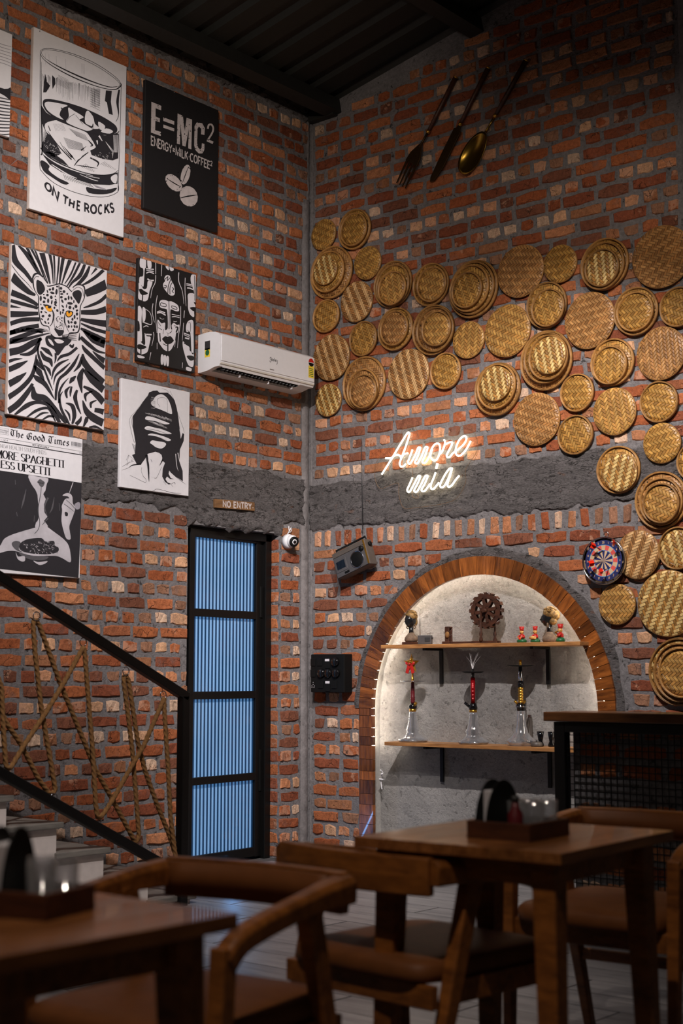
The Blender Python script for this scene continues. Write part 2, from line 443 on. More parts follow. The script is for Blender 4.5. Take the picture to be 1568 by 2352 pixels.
M['gold'] = simple('gold', srgb(200, 150, 60), 0.28, 0.9)
M['brass'] = simple('brass', srgb(150, 118, 48), 0.22, 0.95)
M['dark_brass'] = simple('tarnished_brass', srgb(70, 52, 28), 0.4, 0.8)
M['chrome'] = simple('chrome', srgb(190, 190, 195), 0.15, 1.0)
M['silver'] = simple('radio_silver', srgb(88, 85, 86), 0.45, 0.3)
M['grey_plastic'] = simple('grey_plastic', srgb(84, 76, 70), 0.5)
M['teak'] = make_wood('teak_trim', srgb(66, 32, 12), srgb(150, 86, 36), 4.0, (16, 2, 2.5), 0.30, 0.5, 0.3)
M['shelf'] = make_wood('shelf_wood', srgb(130, 84, 46), srgb(196, 140, 84), 5.0, (2, 16, 16), 0.45, 0.1)
M['sign_wood'] = make_wood('sign_wood', srgb(92, 62, 36), srgb(128, 92, 56), 6.0, (2, 14, 14), 0.6, 0.1)
M['furniture'] = make_wood('sheesham_wood', srgb(96, 52, 18), srgb(160, 96, 40), 4.0, (4, 14, 14), 0.45, 0.08, 0.1)
M['table'] = make_wood('table_top_wood', srgb(98, 54, 24), srgb(160, 102, 56), 4.0, (14, 2, 14), 0.33, 0.2, 0.25)
M['counter'] = make_wood('counter_wood', srgb(70, 40, 20), srgb(120, 74, 38), 4.0, (2, 14, 14), 0.35, 0.1, 0.2)
M['caddy'] = make_wood('caddy_wood', srgb(58, 28, 14), srgb(92, 48, 24), 5.0, (3, 14, 14), 0.5, 0.1)
M['leather'] = simple('brown_leather', srgb(116, 68, 34), 0.55, vary=0.15, spec=0.3, scale=20, bump=0.15)
M['dark_wood'] = make_wood('dark_carved_wood', srgb(42, 22, 13), srgb(84, 46, 28), 8.0, (3, 12, 12), 0.5, 0.1)
M['rope'] = simple('jute_rope', srgb(142, 100, 56), 0.95, vary=0.35, scale=90, bump=0.4)
M['riser'] = simple('riser_tile', srgb(226, 214, 208), 0.5, vary=0.08)
M['tread'] = make_wood('tread_stone', srgb(96, 92, 88), srgb(140, 134, 126), 4.0, (12, 2, 12), 0.55, 0.1)
M['bamboo_rim'] = make_wood('bamboo_rim', srgb(122, 84, 42), srgb(170, 124, 68), 10.0, (4, 4, 4), 0.45, 0.25)
M['bust_gold'] = simple('bust_gold_paint', srgb(150, 114, 62), 0.5, 0.2, vary=0.8, scale=60, bump=0.9)
M['bust_black'] = simple('bust_black', (0.012, 0.012, 0.013, 1), 0.22)
M['bust_collar'] = simple('bust_collar', srgb(118, 96, 78), 0.8, vary=0.4, scale=60, bump=0.8)
M['red_glass'] = simple('red_anodised', srgb(165, 14, 24), 0.2, 0.5)
M['maroon'] = simple('maroon_grip', srgb(96, 18, 26), 0.45)
M['heart'] = simple('pink_heart', srgb(255, 120, 120), 0.4)
M['navy'] = simple('dart_navy', srgb(20, 28, 84), 0.6)
M['dart_red'] = simple('dart_red', srgb(208, 78, 70), 0.6)
M['dart_cream'] = simple('dart_cream', srgb(196, 166, 132), 0.6)
M['dart_blue'] = simple('dart_blue', srgb(60, 130, 190), 0.6)
M['orange_red'] = simple('dart_flight', srgb(235, 50, 20), 0.4)
M['wire'] = simple('cable_dark', srgb(40, 38, 36), 0.6)

M['glass'] = make_clear('clear_glass', (0.95, 0.95, 0.96, 1), 0.14, 0.65)
M['thin_glass'] = make_clear('thin_glass', (0.85, 0.86, 0.88, 1), 0.38, 0.5)
M['acrylic'] = make_clear('acrylic', (0.97, 0.97, 0.95, 1), 0.015, 0.06)
t = NT('neon_tube'); M['neon'] = t.set(base=(1, 0.95, 0.85, 1), rough=0.3, emis=(1.0, 0.86, 0.62, 1), estr=8.0)
t = NT('led_strip'); M['led'] = t.set(base=(1, 1, 1, 1), rough=0.3, emis=(1.0, 0.90, 0.74, 1), estr=46.0)
t = NT('red_fibre'); M['fibre'] = t.set(base=(0.9, 0.85, 0.85, 1), rough=0.3, emis=(1, 0.9, 0.9, 1), estr=0.25)
t = NT('backlit_film'); gp = t.pos(); sz = t.n('ShaderNodeSeparateXYZ'); t.l(gp, sz)
nz = t.ramp(t.noise(gp, 3.0, 3), 0.3, 0.7, 0.82, 1.1)
M['film'] = t.set(base=(0.20, 0.30, 0.42, 1), rough=0.25, emis=(0.055, 0.165, 0.35, 1), estr=nz)  # pane emission stands in for blue light coming through from behind
t = NT('clear_gap_glass'); M['gap'] = t.set(base=(0.01, 0.03, 0.06, 1), rough=0.08, emis=(0.002, 0.016, 0.05, 1), estr=1.0)  # faint blue emission, the same light from behind put into the stripes
WA = srgb(206, 160, 88); WB = srgb(168, 118, 54)
M['weave_a'] = make_weave('bamboo_weave_plain', srgb(186, 140, 74), srgb(168, 120, 60), 0.017, 0.4)
M['weave_b'] = make_weave('bamboo_weave_sheen', srgb(214, 180, 116), srgb(158, 112, 54), 0.017, 0.7)  # pale warp holds the strongest painted-in fibre sheen
M['weave_c'] = make_weave('bamboo_weave_amber', srgb(182, 136, 68), srgb(160, 114, 52), 0.016, 0.4)
M['weave_d'] = make_weave('bamboo_weave_brown', srgb(178, 130, 78), srgb(156, 108, 60), 0.0155, 0.4)
M['weave_e'] = make_weave('bamboo_weave_striped', srgb(206, 164, 112), srgb(150, 104, 58), 0.014, 0.6, 2.0, 6.0)

# ================================================================== data shared by walls and objects
# woven trays on the right wall: picture centre, height and make of every tray of a cluster, back to front
# (cx, cy, height, make, weave, spin)   make: f = flat face with thin edge, r = sunken face with hoop rim
TRAYS = [
 ('topmost at the corner pillar', [(743,539,73,'f','c',20)]),
 ('right of the topmost small tray at the corner', [(814,527,94,'r','c',0),(812,527,77,'r','c',40)]),
 ('at the corner pillar', [(761,626,123,'r','d',0),(753,624,96,'r','c',30),(747,620,70,'f','b',-30)]),
 ('small and amber just right of the corner stack', [(844,604,79,'f','c',60)]),
 ('striped and tilted below the corner stack on its right', [(819,693,95,'f','e',-20)]),
 ('rimmed and dark directly under the corner stack', [(749,726,77,'r','c',10)]),
 ('first from the left in the upper row', [(902,653,108,'r','d',0),(902,655,95,'r','c',20),(900,662,79,'r','a',-35)]),
 ('second from the left in the upper row', [(989,654,100,'r','c',0),(991,653,82,'r','a',25)]),
 ('third in the upper row', [(1087,664,134,'r','d',0),(1084,662,122,'r','a',30),(1078,662,108,'r','a',10),(1072,666,83,'r','c',-25)]),
 ('large and flat at the top middle of the display', [(1195,623,124,'f','d',35)]),
 ('small and amber between the top middle flat tray and a stack', [(1286,606,89,'f','c',45)]),
 ('left of the biggest upper disc', [(1388,607,122,'r','c',0),(1384,611,110,'r','c',30),(1382,615,88,'r','b',-40)]),
 ('biggest of the upper row cut by the right edge', [(1519,590,148,'f','d',70)]),
 ('under the small amber disc of the upper row', [(1255,701,107,'r','a',0),(1258,707,87,'r','c',-30)]),
 ('large and flat between two rimmed stacks of the second row', [(1354,736,132,'f','d',50)]),
 ('right of the large flat second-row tray', [(1460,715,112,'r','a',0),(1458,716,92,'r','c',45)]),
 ('small in the second row cut by the right edge', [(1557,705,92,'r','c',20)]),
 ('below the first upper row stack', [(908,756,99,'r','c',0),(905,754,80,'r','d',35)]),
 ('left of the small pale disc', [(995,758,117,'r','d',0),(999,757,104,'r','d',20),(1002,755,81,'r','a',40)]),
 ('small and rimmed right of the air conditioner striped tray', [(834,778,80,'r','c',-25)]),
 ('large and striped touching the end of the air conditioner', [(761,821,109,'f','e',-25)]),
 ('small and pale right of the three tray stack', [(1076,781,87,'f','a',-50)]),
 ('large and flat above the stack over the neon sign', [(1165,760,124,'f','a',20)]),
 ('four deep at the display centre', [(1254,828,138,'r','d',0),(1254,822,118,'r','c',30),(1259,821,104,'r','a',15),(1262,816,87,'f','b',-35)]),
 ('right of the four tray centre stack', [(1406,832,110,'r','a',0),(1400,839,88,'r','c',-50)]),
 ('large and flat in the third row near the right edge', [(1518,812,125,'f','d',-40)]),
 ('at the lower left near the air conditioner', [(836,881,125,'r','d',0),(833,894,92,'r','d',20),(834,899,78,'r','d',55)]),
 ('large and bright striped at the bottom of the left half', [(938,859,118,'f','e',-30)]),
 ('small and rimmed right of the large bright striped tray', [(1023,852,84,'r','c',25)]),
 ('small and bright striped lowest at the corner pillar', [(754,919,77,'f','b',-25)]),
 ('over the right end of the neon sign', [(1142,894,123,'r','d',0),(1140,888,104,'r','c',30),(1138,881,82,'f','b',-35)]),
 ('large and flat below the four tray centre stack', [(1232,963,124,'f','d',25)]),
 ('small and rimmed at the lower right of the centre stack', [(1325,902,87,'r','c',40)]),
 ('small and lowest beside the large flat tray below the centre stack', [(1321,999,91,'r','c',-15)]),
 ('large and flat in the fourth row', [(1411,945,111,'f','a',-35)]),
 ('rimmed in the fourth row near the right edge', [(1513,923,95,'r','c',30)]),
 ('flat and amber above the stack over the dartboard', [(1520,1018,95,'f','c',55)]),
 ('on the concrete band', [(1420,1079,110,'r','a',0),(1424,1085,89,'f','b',-60)]),
 ('above the dartboard at the right edge', [(1518,1149,132,'r','d',0),(1518,1152,108,'r','d',25),(1518,1156,91,'r','a',20)]),
 ('at the right edge level with the concrete band', [(1597,1060,92,'r','c',0)]),
 ('touching the right side of the dartboard', [(1465,1274,113,'f','e',-70)]),
 ('rimmed right of the one touching the dartboard', [(1557,1259,98,'r','b',-30)]),
 ('largest and flat at the lower right of the dartboard', [(1534,1386,155,'f','b',-70)]),
 ('small and flat directly under the dartboard', [(1417,1388,95,'f','a',45)]),
 ('lowest above the counter', [(1560,1543,154,'r','b',0),(1562,1544,134,'r','d',20),(1564,1545,114,'r','a',40)]),
]
def tray_place(cx, cy, hpx, n):
    u, v = WR(cx, cy, n)
    d = project((u, -n, v))[2]
    return u, v, hpx * d / FPX / 2
POSTERS = {}   # name: (u0, u1, v0, v1, thickness)
def poster_rect(name, tl, tr, bl, br, t=0.035):
    a, b, c, d = [WL(p[0], p[1], t) for p in (tl, tr, bl, br)]
    POSTERS[name] = ((a[0] + c[0]) / 2, (b[0] + d[0]) / 2, (c[1] + d[1]) / 2, (a[1] + b[1]) / 2, t)
poster_rect('rocks', (78, 62), (291, 152), (66, 484), (284, 541))
poster_rect('emc', (332, 181), (503, 253), (332, 474), (498, 537))
poster_rect('leopard', (26, 558), (247, 622), (17, 951), (238, 988))
poster_rect('faces', (322, 591), (454, 633), (310, 824), (443, 858))
poster_rect('hair', (281, 866), (438, 903), (274, 1117), (431, 1141))
poster_rect('news', (-40, 968), (193, 1012), (-46, 1312), (180, 1329))
poster_rect('sketch', (-200, -10), (27, 72), (-205, 238), (24, 315))

SHEET = lambda x: 4.975 + 0.19 * x          # underside of the roof sheets
NX, NZ, NRI, NRO, NRH = 1.3615, 0.945, 0.805, 0.9155, 0.838   # niche centre, trim inner/outer radius, hole radius
NDEPTH = 0.088
DOOR_U0, DOOR_U1, DOOR_TOP = -1.108, -0.291, 2.062

# ================================================================== floor
fl = MB(); fl.box((3.3, -3.6, -0.051), (9.4, 8.4, 0.10))
floor = struct(fl.obj('floor', M['grout']))
tile_mesh = MB().box((0, 0, 0), (1.19, 0.195, 0.012)).mesh('tile', M['floor'])
k = 0
for j in range(40):
    y = -0.1 - j * 0.2
    x = -0.3 - (j * 0.43) % 1.2
    while x < 6.6:
        if -7.6 < y and x + 0.6 < 6.8 and (x + 0.6 > 0.4):
            o = bpy.data.objects.new('tile', tile_mesh); COL.objects.link(o); o.parent = floor
            o.location = (x + 0.6, y, -0.0045 + random.uniform(-0.0006, 0.0006)); k += 1
        x += 1.2

# ================================================================== masonry
def noise1(x, y, s=1.0): return noise.noise(Vector((x * s, y * s, 3.7)))
PAL = [srgb(172, 100, 62), srgb(164, 91, 56), srgb(182, 110, 70), srgb(152, 84, 54), srgb(160, 97, 66), srgb(176, 104, 67), srgb(144, 80, 56), srgb(132, 82, 62),
       srgb(194, 130, 92), srgb(204, 148, 112), srgb(212, 164, 128), srgb(216, 182, 156), srgb(152, 110, 86), srgb(168, 113, 80)]
def brick_mesh(L, H, D, col, al, rnd):
    ch = 0.006
    nx = 4 if L > 0.15 else 3
    chip = lambda: (rnd.uniform(0.004, 0.011) if rnd.random() < 0.35 else rnd.uniform(0, 0.003))
    xs = [-L / 2 + ch + (L - 2 * ch) * i / nx for i in range(nx + 1)]
    vs = []; fs = []
    jit = lambda a: rnd.uniform(-a, a)
    # front face ring
    for yy in (-H / 2 + ch, H / 2 - ch):
        for i_, x in enumerate(xs):
            if i_ in (0, nx):
                cx_, cy_ = chip(), chip()
                vs.append((x - math.copysign(cx_, x), yy - math.copysign(cy_, yy), jit(0.004)))
            else: vs.append((x + jit(0.010), yy + jit(0.0032), jit(0.004)))
    m = nx + 1
    for i in range(nx): fs.append((i, i + 1, m + i + 1, m + i))
    ring = list(range(m)) + list(range(2 * m - 1, m - 1, -1))
    b = len(vs)
    for idx in ring:
        x, y, z = vs[idx]
        sx = -1 if x < -L / 2 + 0.02 else (1 if x > L / 2 - 0.02 else 0)
        vs.append((x + sx * (ch + jit(0.002)), y + math.copysign(ch + jit(0.002), y), -0.008 + jit(0.002)))
    b2 = len(vs)
    for k_ in range(len(ring)):
        x, y, z = vs[b + k_]; vs.append((x, y, -D))
    R = len(ring)
    for k_ in range(R):
        l = (k_ + 1) % R
        fs.append((ring[k_], b + k_, b + l, ring[l])); fs.append((b + k_, b2 + k_, b2 + l, b + l))
    me = bpy.data.meshes.new('brick'); me.from_pydata(vs, [], fs); me.materials.append(M['brick'])
    ca = me.color_attributes.new('bcol', 'FLOAT_COLOR', 'POINT')
    ca.data.foreach_set('color', [c for _ in vs for c in (col[0], col[1], col[2], al)])
    me.update()
    return me, vs, fs, (col[0], col[1], col[2], al), L, H
rb = random.Random(11)
VAR = {'s': [], 'h': [], 'v': []}
for kind, L, H, cnt in (('s', 0.210, 0.061, 30), ('h', 0.098, 0.061, 40), ('v', 0.060, 0.102, 14)):
    for i in range(cnt):
        c = PAL[rb.randrange(8) if rb.random() < (0.88 if kind == 's' else 0.58) else rb.randrange(8, len(PAL))]
        kk = rb.uniform(0.82, 1.14)
        VAR[kind].append(brick_mesh(L, H, 0.05, (c[0] * kk, c[1] * kk, c[2] * kk), rb.uniform(0.1, 0.5) if kind == 's' else rb.uniform(0.2, 0.85), rb))
VAR['r'] = []   # deep bricks for door reveal
for i in range(8):
    c = PAL[rb.randrange(8)]
    VAR['r'].append(brick_mesh(0.104, 0.067, 0.125, c[:3], rb.uniform(0.2, 0.7), rb))

def fill_course(out, u0, u1, vc, h, kind, rnd, first=None):
    u = u0 + (rnd.uniform(0.0, 0.02))
    n = 0
    while u < u1 - 0.045:
        kd = kind
        if rnd.random() < 0.10: kd = 'h' if kind == 's' else 's'
        L = (0.210 if kd == 's' else 0.098) + rnd.uniform(-0.012, 0.010)
        if n == 0 and first: L = first; kd = 'h' if L < 0.15 else 's'
        if u + L > u1 or u1 - (u + L) < 0.05: L = u1 - u - rnd.uniform(0.0, 0.012)
        if L > 0.24: L = 0.104; kd = 'h'
        kd = 's' if L > 0.15 else 'h'
        out.append((u + L / 2, vc + rnd.uniform(-0.003, 0.003), L, h - 0.0005 + rnd.uniform(-0.005, 0.004), kd))
        u += L + rnd.uniform(0.012, 0.024); n += 1
def lay(side, wall, bricks, covered):
    rnd = random.Random(5 if side == 'L' else 6)
    B = SIDE[side]; scored = []
    for br in bricks:
        u, v, L, h, kd = br
        p = project(B @ Vector((u, v, 0)))
        e1 = project(B @ Vector((u - L / 2, v, 0))); e2 = project(B @ Vector((u + L / 2, v, 0))); e3 = project(B @ Vector((u, v + h, 0)))
        a = abs(e2[0] - e1[0]) * abs(e3[1] - p[1])
        vis = -5 < p[0] < IMW + 5 and -5 < p[1] < IMH and not covered(u, v)
        scored.append((a if vis else a * 1e-4, br))
    scored.sort(key=lambda q: -q[0])
    sv = []; sf = []; scol = []
    for idx, (a, br) in enumerate(scored):
        u, v, L, h, kd = br
        me, vs, fs, col, L0, H0 = rnd.choice(VAR[kd])
        n = 0.006 + rnd.uniform(-0.003, 0.004); roll = rnd.uniform(-0.012, 0.012)
        Mx = wall_matrix(side, u, v, n, roll) @ Matrix.Diagonal((L / L0, h / H0, 1, 1))
        if idx < 300:
            o = bpy.data.objects.new('brick', me); COL.objects.link(o); o.parent = wall; o.matrix_local = Mx
        else:
            b = len(sv)
            sv.extend([Mx @ Vector(q) for q in vs]); sf.extend([tuple(i + b for i in f) for f in fs]); scol.extend(list(col) * len(vs))
    if sv:
        me = bpy.data.meshes.new('bricks'); me.from_pydata(sv, [], sf); me.materials.append(M['brick'])
        ca = me.color_attributes.new('bcol', 'FLOAT_COLOR', 'POINT'); ca.data.foreach_set('color', scol); me.update()
        o = bpy.data.objects.new('remaining_bricks', me); COL.objects.link(o); o.parent = wall; o['kind'] = 'stuff'

def wall_from_outline(name, side, outline, depth, mat):
    mb = MB(); mb.prism(outline, -depth, 0.0)
    mb.v = [tuple(SIDE[side] @ Vector(q)) for q in mb.v]
    return struct(mb.obj(name, mat))

def rough_patch(name, side, u0, u1, v0, v1, mat, parent, n0=0.012, amp=0.009, edge=0.026, step=0.012, seed=0.0, lower=None):
    NU = max(2, int((u1 - u0) / step)); NV = max(2, int((v1 - v0) / step))
    mb = MB(); vs = []
    for j in range(NV + 1):
        for i in range(NU + 1):
            u = u0 + (u1 - u0) * i / NU
            lo = v0 if lower is None else lower(u)
            lo += edge * noise1(u + seed, 1.3, 9.0) + edge * 0.6 * noise1(u + seed, 4.3, 30.0)
            hi = v1 + edge * noise1(u + seed, 7.9, 7.0) + edge * 0.5 * noise1(u + seed, 2.3, 25.0)
            v = lo + (hi - lo) * j / NV
            q = Vector((u * 11 + seed, v * 26, 1.1))
            f = noise.fractal(q, 0.7, 2.1, 6)
            n = n0 + amp * max(-1.2, min(1.2, f))
            if j in (0, NV) or i in (0, NU): n = -0.012
            vs.append(SIDE[side] @ Vector((u, v, n)))
    fs = [(j * (NU + 1) + i, j * (NU + 1) + i + 1, (j + 1) * (NU + 1) + i + 1, (j + 1) * (NU + 1) + i) for j in range(NV) for i in range(NU)]
    mb.add(vs, fs, 0, True)
    return mb.obj(name, mat, parent)

# ---- left wall, with the door opening
wall_left = wall_from_outline('wall_left', 'L', [(-4.6, 0.0), (DOOR_U0, 0.0), (DOOR_U0, DOOR_TOP), (DOOR_U1, DOOR_TOP), (DOOR_U1, 0.0), (0.25, 0.0), (0.25, 5.02), (-4.6, 5.02)], 0.25, M['mortar'])
CR = 0.0848
bl = []
rnd = random.Random(3)
k = 0
v = 0.042
while v < 4.96:
    kind = 's' if k % 2 == 0 else 'h'
    if 2.10 < v < 2.475: pass
    elif v < 2.10:
        fill_course(bl, -3.45, DOOR_U0 + 0.006, v, 0.066, kind, rnd)
        q = []
        fill_course(q, DOOR_U1, -0.092, v, 0.066, 's' if k % 2 else 'h', rnd, first=0.104 if k % 2 else 0.195)
        bl += q
    else:
        fill_course(bl, -3.45, -0.075 if v < 4.35 else -0.02, v, 0.066, kind, rnd)
    v += CR; k += 1
    if 2.10 < v < 2.14: v = 2.505
def cov_left(u, v):
    for (a, b, c, d, t) in POSTERS.values():
        if a - 0.02 < u < b + 0.02 and c - 0.02 < v < d + 0.02: return True
    return (-1.05 < u < 0 and 3.0 < v < 3.3)
lay('L', wall_left, bl, cov_left)
# brick returns in the far reveal of the door opening
mb = MB()
for i in range(24):
    vv = 0.042 + i * CR
    if vv > 2.05: break
    me, vs, fs, col, L0, H0 = VAR['r'][i % 8]
    o = bpy.data.objects.new('reveal_brick', me); COL.objects.link(o); o.parent = wall_left
    o.matrix_local = Matrix.Translation((-0.062 + 0.004 * math.sin(i * 2.1), DOOR_U1 - 0.004, vv)) @ Matrix(((1, 0, 0, 0), (0, 0, -1, 0), (0, 1, 0, 0), (0, 0, 0, 1))) @ Matrix.Diagonal((1.12, 1, 0.4, 1))
rough_patch('concrete_band', 'L', -4.55, -0.05, 2.135, 2.455, M['concrete'], wall_left, lower=lambda u: 2.058 if DOOR_U0 - 0.01 < u < DOOR_U1 + 0.02 else 2.135)
rough_patch('top_cement', 'L', -4.55, -0.02, 4.93, 5.03, M['concrete'], wall_left, edge=0.05, seed=5.0)
rough_patch('corner_cement', 'L', -0.088, -0.002, 0.0, 4.38, M['pillar'], wall_left, n0=0.014, amp=0.004, edge=0.0, step=0.02, seed=2.0)
rough_patch('corner_cement', 'L', -0.045, -0.002, 4.34, 4.97, M['pillar'], wall_left, n0=0.010, amp=0.006, edge=0.0, step=0.02, seed=8.0)

# ---- right wall, with the arched niche
arc_pts = [(NX + NRH * math.cos(a), NZ + NRH * math.sin(a)) for a in [math.pi * i / 40 for i in range(40, -1, -1)]]
outline = [(0.0, 0.0), (NX - NRH, 0.0)] + arc_pts + [(NX + NRH, 0.0), (4.6, 0.0), (4.6, SHEET(4.6) + 0.02), (0.0, SHEET(0) + 0.02)]
wall_right = wall_from_outline('wall_right', 'R', outline, 0.25, M['mortar'])
br_ = []
rnd = random.Random(4)
def niche_span(v0, v1):
    worst = 0.0
    for vv in (v0, v1):
        if vv < NZ: worst = max(worst, NRO)
        elif vv < NZ + NRO: worst = max(worst, math.sqrt(NRO ** 2 - (vv - NZ) ** 2))
    return worst
def right_course(v, h, kind):
    spans = [(0.035, 4.5)]
    w = niche_span(v - h / 2, v + h / 2)
    if w > 0:
        pad = 0.012 if v < NZ else 0.03
        spans = [(0.035, NX - w - pad - 0.0), (NX + w + 0.05 + (0.03 if v > NZ else 0), 4.5)]
    res = []
    for a, b in spans:
        if v > 3.3:
            parts = []
            if a < 2.735: parts.append((a, min(b, 2.735)))
            if b > 2.93: parts.append((max(a, 2.93), b))
        else: parts = [(a, b)]
        res += parts
    for a, b in res:
        if b - a > 0.06: fill_course(br_, a, b, v, h, kind, rnd)
v = 1.945; k = 0
while v > 0.03:
    right_course(v, 0.066, 's' if k % 2 == 0 else 'h'); v -= CR; k += 1
u = 0.05
while u < 4.45:
    br_.append((u + 0.031, 2.042 + rnd.uniform(-0.004, 0.004), 0.06 + rnd.uniform(-0.006, 0.005), 0.102 + rnd.uniform(-0.008, 0.004), 'v')); u += 0.0865 + rnd.uniform(-0.005, 0.006)
v = 2.478; k = 0
while v < 5.6:
    kind = 'h' if k % 2 == 0 else 's'
    u_min = max(0.035, (v + 0.1 - 4.975) / 0.19)
    q0 = len(br_)
    right_course(v, 0.066, kind)
    br_[q0:] = [b for b in br_[q0:] if b[0] - b[2] / 2 > u_min - 0.02]
    v += CR; k += 1
DISCS = []
for where, stack in TRAYS:
    cx, cy, hh = stack[0][:3]; DISCS.append(tray_place(cx, cy, hh, 0.02))
def cov_right(u, v):
    for (a, b, r) in DISCS:
        if (u - a) ** 2 + (v - b) ** 2 < r * r: return True
    return u > 2.75 and v < 1.0
lay('R', wall_right, br_, cov_right)
rough_patch('concrete_band', 'R', 0.0, 4.55, 2.105, 2.425, M['concrete'], wall_right, seed=11.0)
rough_patch('corner_cement', 'R', 0.0, 0.034, 0.0, 4.9, M['pillar'], wall_right, n0=0.008, amp=0.005, edge=0.0, step=0.02, seed=4.0)
rough_patch('side_pillar', 'R', 2.742, 2.925, 3.32, 5.4, M['pillar'], wall_right, n0=0.014, amp=0.008, edge=0.02, step=0.025, seed=14.0)
# cement haunch around the arch
mb = MB(); vs = []; NA, NB = 90, 5
for j in range(NB + 1):
    for i in range(NA + 1):
        a = math.pi * (1.0 - i / NA)
        r = NRO - 0.02 + (0.075 + 0.03 * noise1(i * 0.21, 0.5)) * j / NB
        uu = NX + r * math.cos(a); vv = NZ + r * math.sin(a)
        n = 0.010 + 0.007 * noise.fractal(Vector((uu * 12, vv * 12, 0.3)), 0.9, 2.1, 4)
        if j == NB: n = -0.01
        vs.append(SIDE['R'] @ Vector((uu, vv, n)))
mb.add(vs, [(j * (NA + 1) + i + 1, j * (NA + 1) + i, (j + 1) * (NA + 1) + i, (j + 1) * (NA + 1) + i + 1) for j in range(NB) for i in range(NA)], 0, True)
mb.obj('arch_cement', M['concrete'], wall_right)

# ---- niche lining
nb = MB(); vs = []; st = 0.016
x0, x1, z1 = NX - NRH - 0.03, NX + NRH + 0.03, NZ + NRH + 0.03
NU, NV = int((x1 - x0) / st), int(z1 / st)
for j in range(NV + 1):
    for i in range(NU + 1):
        uu = x0 + (x1 - x0) * i / NU; vv = z1 * j / NV
        f = noise.fractal(Vector((uu * 3.1, vv * 3.1, 0.7)), 0.9, 2.0, 3) * 0.008 + noise.fractal(Vector((uu * 14, vv * 14, 5.7)), 0.8, 2.0, 4) * 0.004
        vs.append((uu, NDEPTH + f, vv))
nb.add(vs, [(j * (NU + 1) + i, j * (NU + 1) + i + 1, (j + 1) * (NU + 1) + i + 1, (j + 1) * (NU + 1) + i) for j in range(NV) for i in range(NU)], 0, True)
struct(nb.obj('wall_niche', M['plaster']))
rv = MB(); pts = [(NX - NRH, 0.0)] + arc_pts + [(NX + NRH, 0.0)]
pts = [(NX + (x - NX) * 0.997, NZ + (z - NZ) * 0.997 if z > NZ else z) for x, z in pts]
vs = [(x, y, z) for (x, z) in pts for y in (-0.001, NDEPTH * 0.5, NDEPTH + 0.012)]
rv.add(vs, [(i * 3 + j, i * 3 + j + 1, (i + 1) * 3 + j + 1, (i + 1) * 3 + j) for i in range(len(pts) - 1) for j in range(2)], 0, True)
struct(rv.obj('trim_1', M['plaster_smooth'], None))

# ---- arch of short teak boards
arch = thing('arch_trim', 'teak board trim framing the lit arched niche', 'arch trim', (NX, 0, 0))
NP = 42
for i in range(NP):
    a0 = math.pi * i / NP + 0.0016; a1 = math.pi * (i + 1) / NP - 0.0016
    q = MB(); pr = random.uniform(-0.0025, 0.0025)
    ring = [(NRI * math.cos(a0), NZ + NRI * math.sin(a0)), (NRO * math.cos(a0), NZ + NRO * math.sin(a0)), (NRO * math.cos(a1), NZ + NRO * math.sin(a1)), (NRI * math.cos(a1), NZ + NRI * math.sin(a1))]
    am = (a0 + a1) / 2; cm = Vector(((NRI + NRO) / 2 * math.cos(am), 0, NZ + (NRI + NRO) / 2 * math.sin(am)))
    # local frame: x across the board, y along it (radial)
    R2 = Matrix.Rotation(-(am - math.pi / 2), 3, 'Y')
    loc = []
    for (x, z) in ring:
        w = R2.inverted() @ (Vector((x, 0, z)) - cm); loc.append((w.x, w.z))
    q.prism(loc, -0.001, 0.024 + pr, M=Matrix(((1, 0, 0), (0, 0, -1), (0, 1, 0))))
    o = q.obj('board', M['teak'], arch)
    o.location = cm; o.rotation_euler = R2.to_euler()
for s_ in (-1, 1):
    z = 0.0; i = 0
    while z < NZ - 0.01:
        hh = min(random.choice((0.055, 0.066, 0.075, 0.085)), NZ - z)
        if NZ - z - hh < 0.03: hh = NZ - z
        q = MB(); q.box((0, -0.0115 + random.uniform(-0.001, 0.001), 0), (NRO - NRI, 0.025, hh - 0.0022))
        o = q.obj('board', M['teak'], arch); o.location = (s_ * (NRI + NRO) / 2, 0, z + hh / 2); z += hh; i += 1
# nail heads
q = MB()
for i in range(NP):
    if i % 3: continue
    for rr in (0.84, 0.885):
        a = math.pi * (i + 0.5) / NP; q.ball((rr * math.cos(a), -0.0255, NZ + rr * math.sin(a)), 0.0022, 6, 4)
o = q.obj('nail_heads', M['gold'], arch); o['kind'] = 'stuff'

# ---- LED strip tucked behind the trim
ls = thing('led_strip', 'hidden warm light strip along the inside of the arched niche', 'light strip', (NX, 0, 0))
pts = [(NRH - 0.012, 0.024, 0.62), (NRH - 0.012, 0.024, 0.80)]
path = [Vector((-(NRH - 0.012), 0.016, z)) for z in (0.70, 0.78, 0.86, 0.93)]
path += [Vector(((NRH - 0.012) * math.cos(a), 0.016, NZ + (NRH - 0.012) * math.sin(a))) for a in [math.pi * (1 - i / 48) for i in range(49)]]
path += [Vector(((NRH - 0.012), 0.016, z)) for z in (0.90, 0.82, 0.76)]
MB().tube(path, 0.004, 6, up=(0, 1, 0)).obj('light_strip', M['led'], ls)

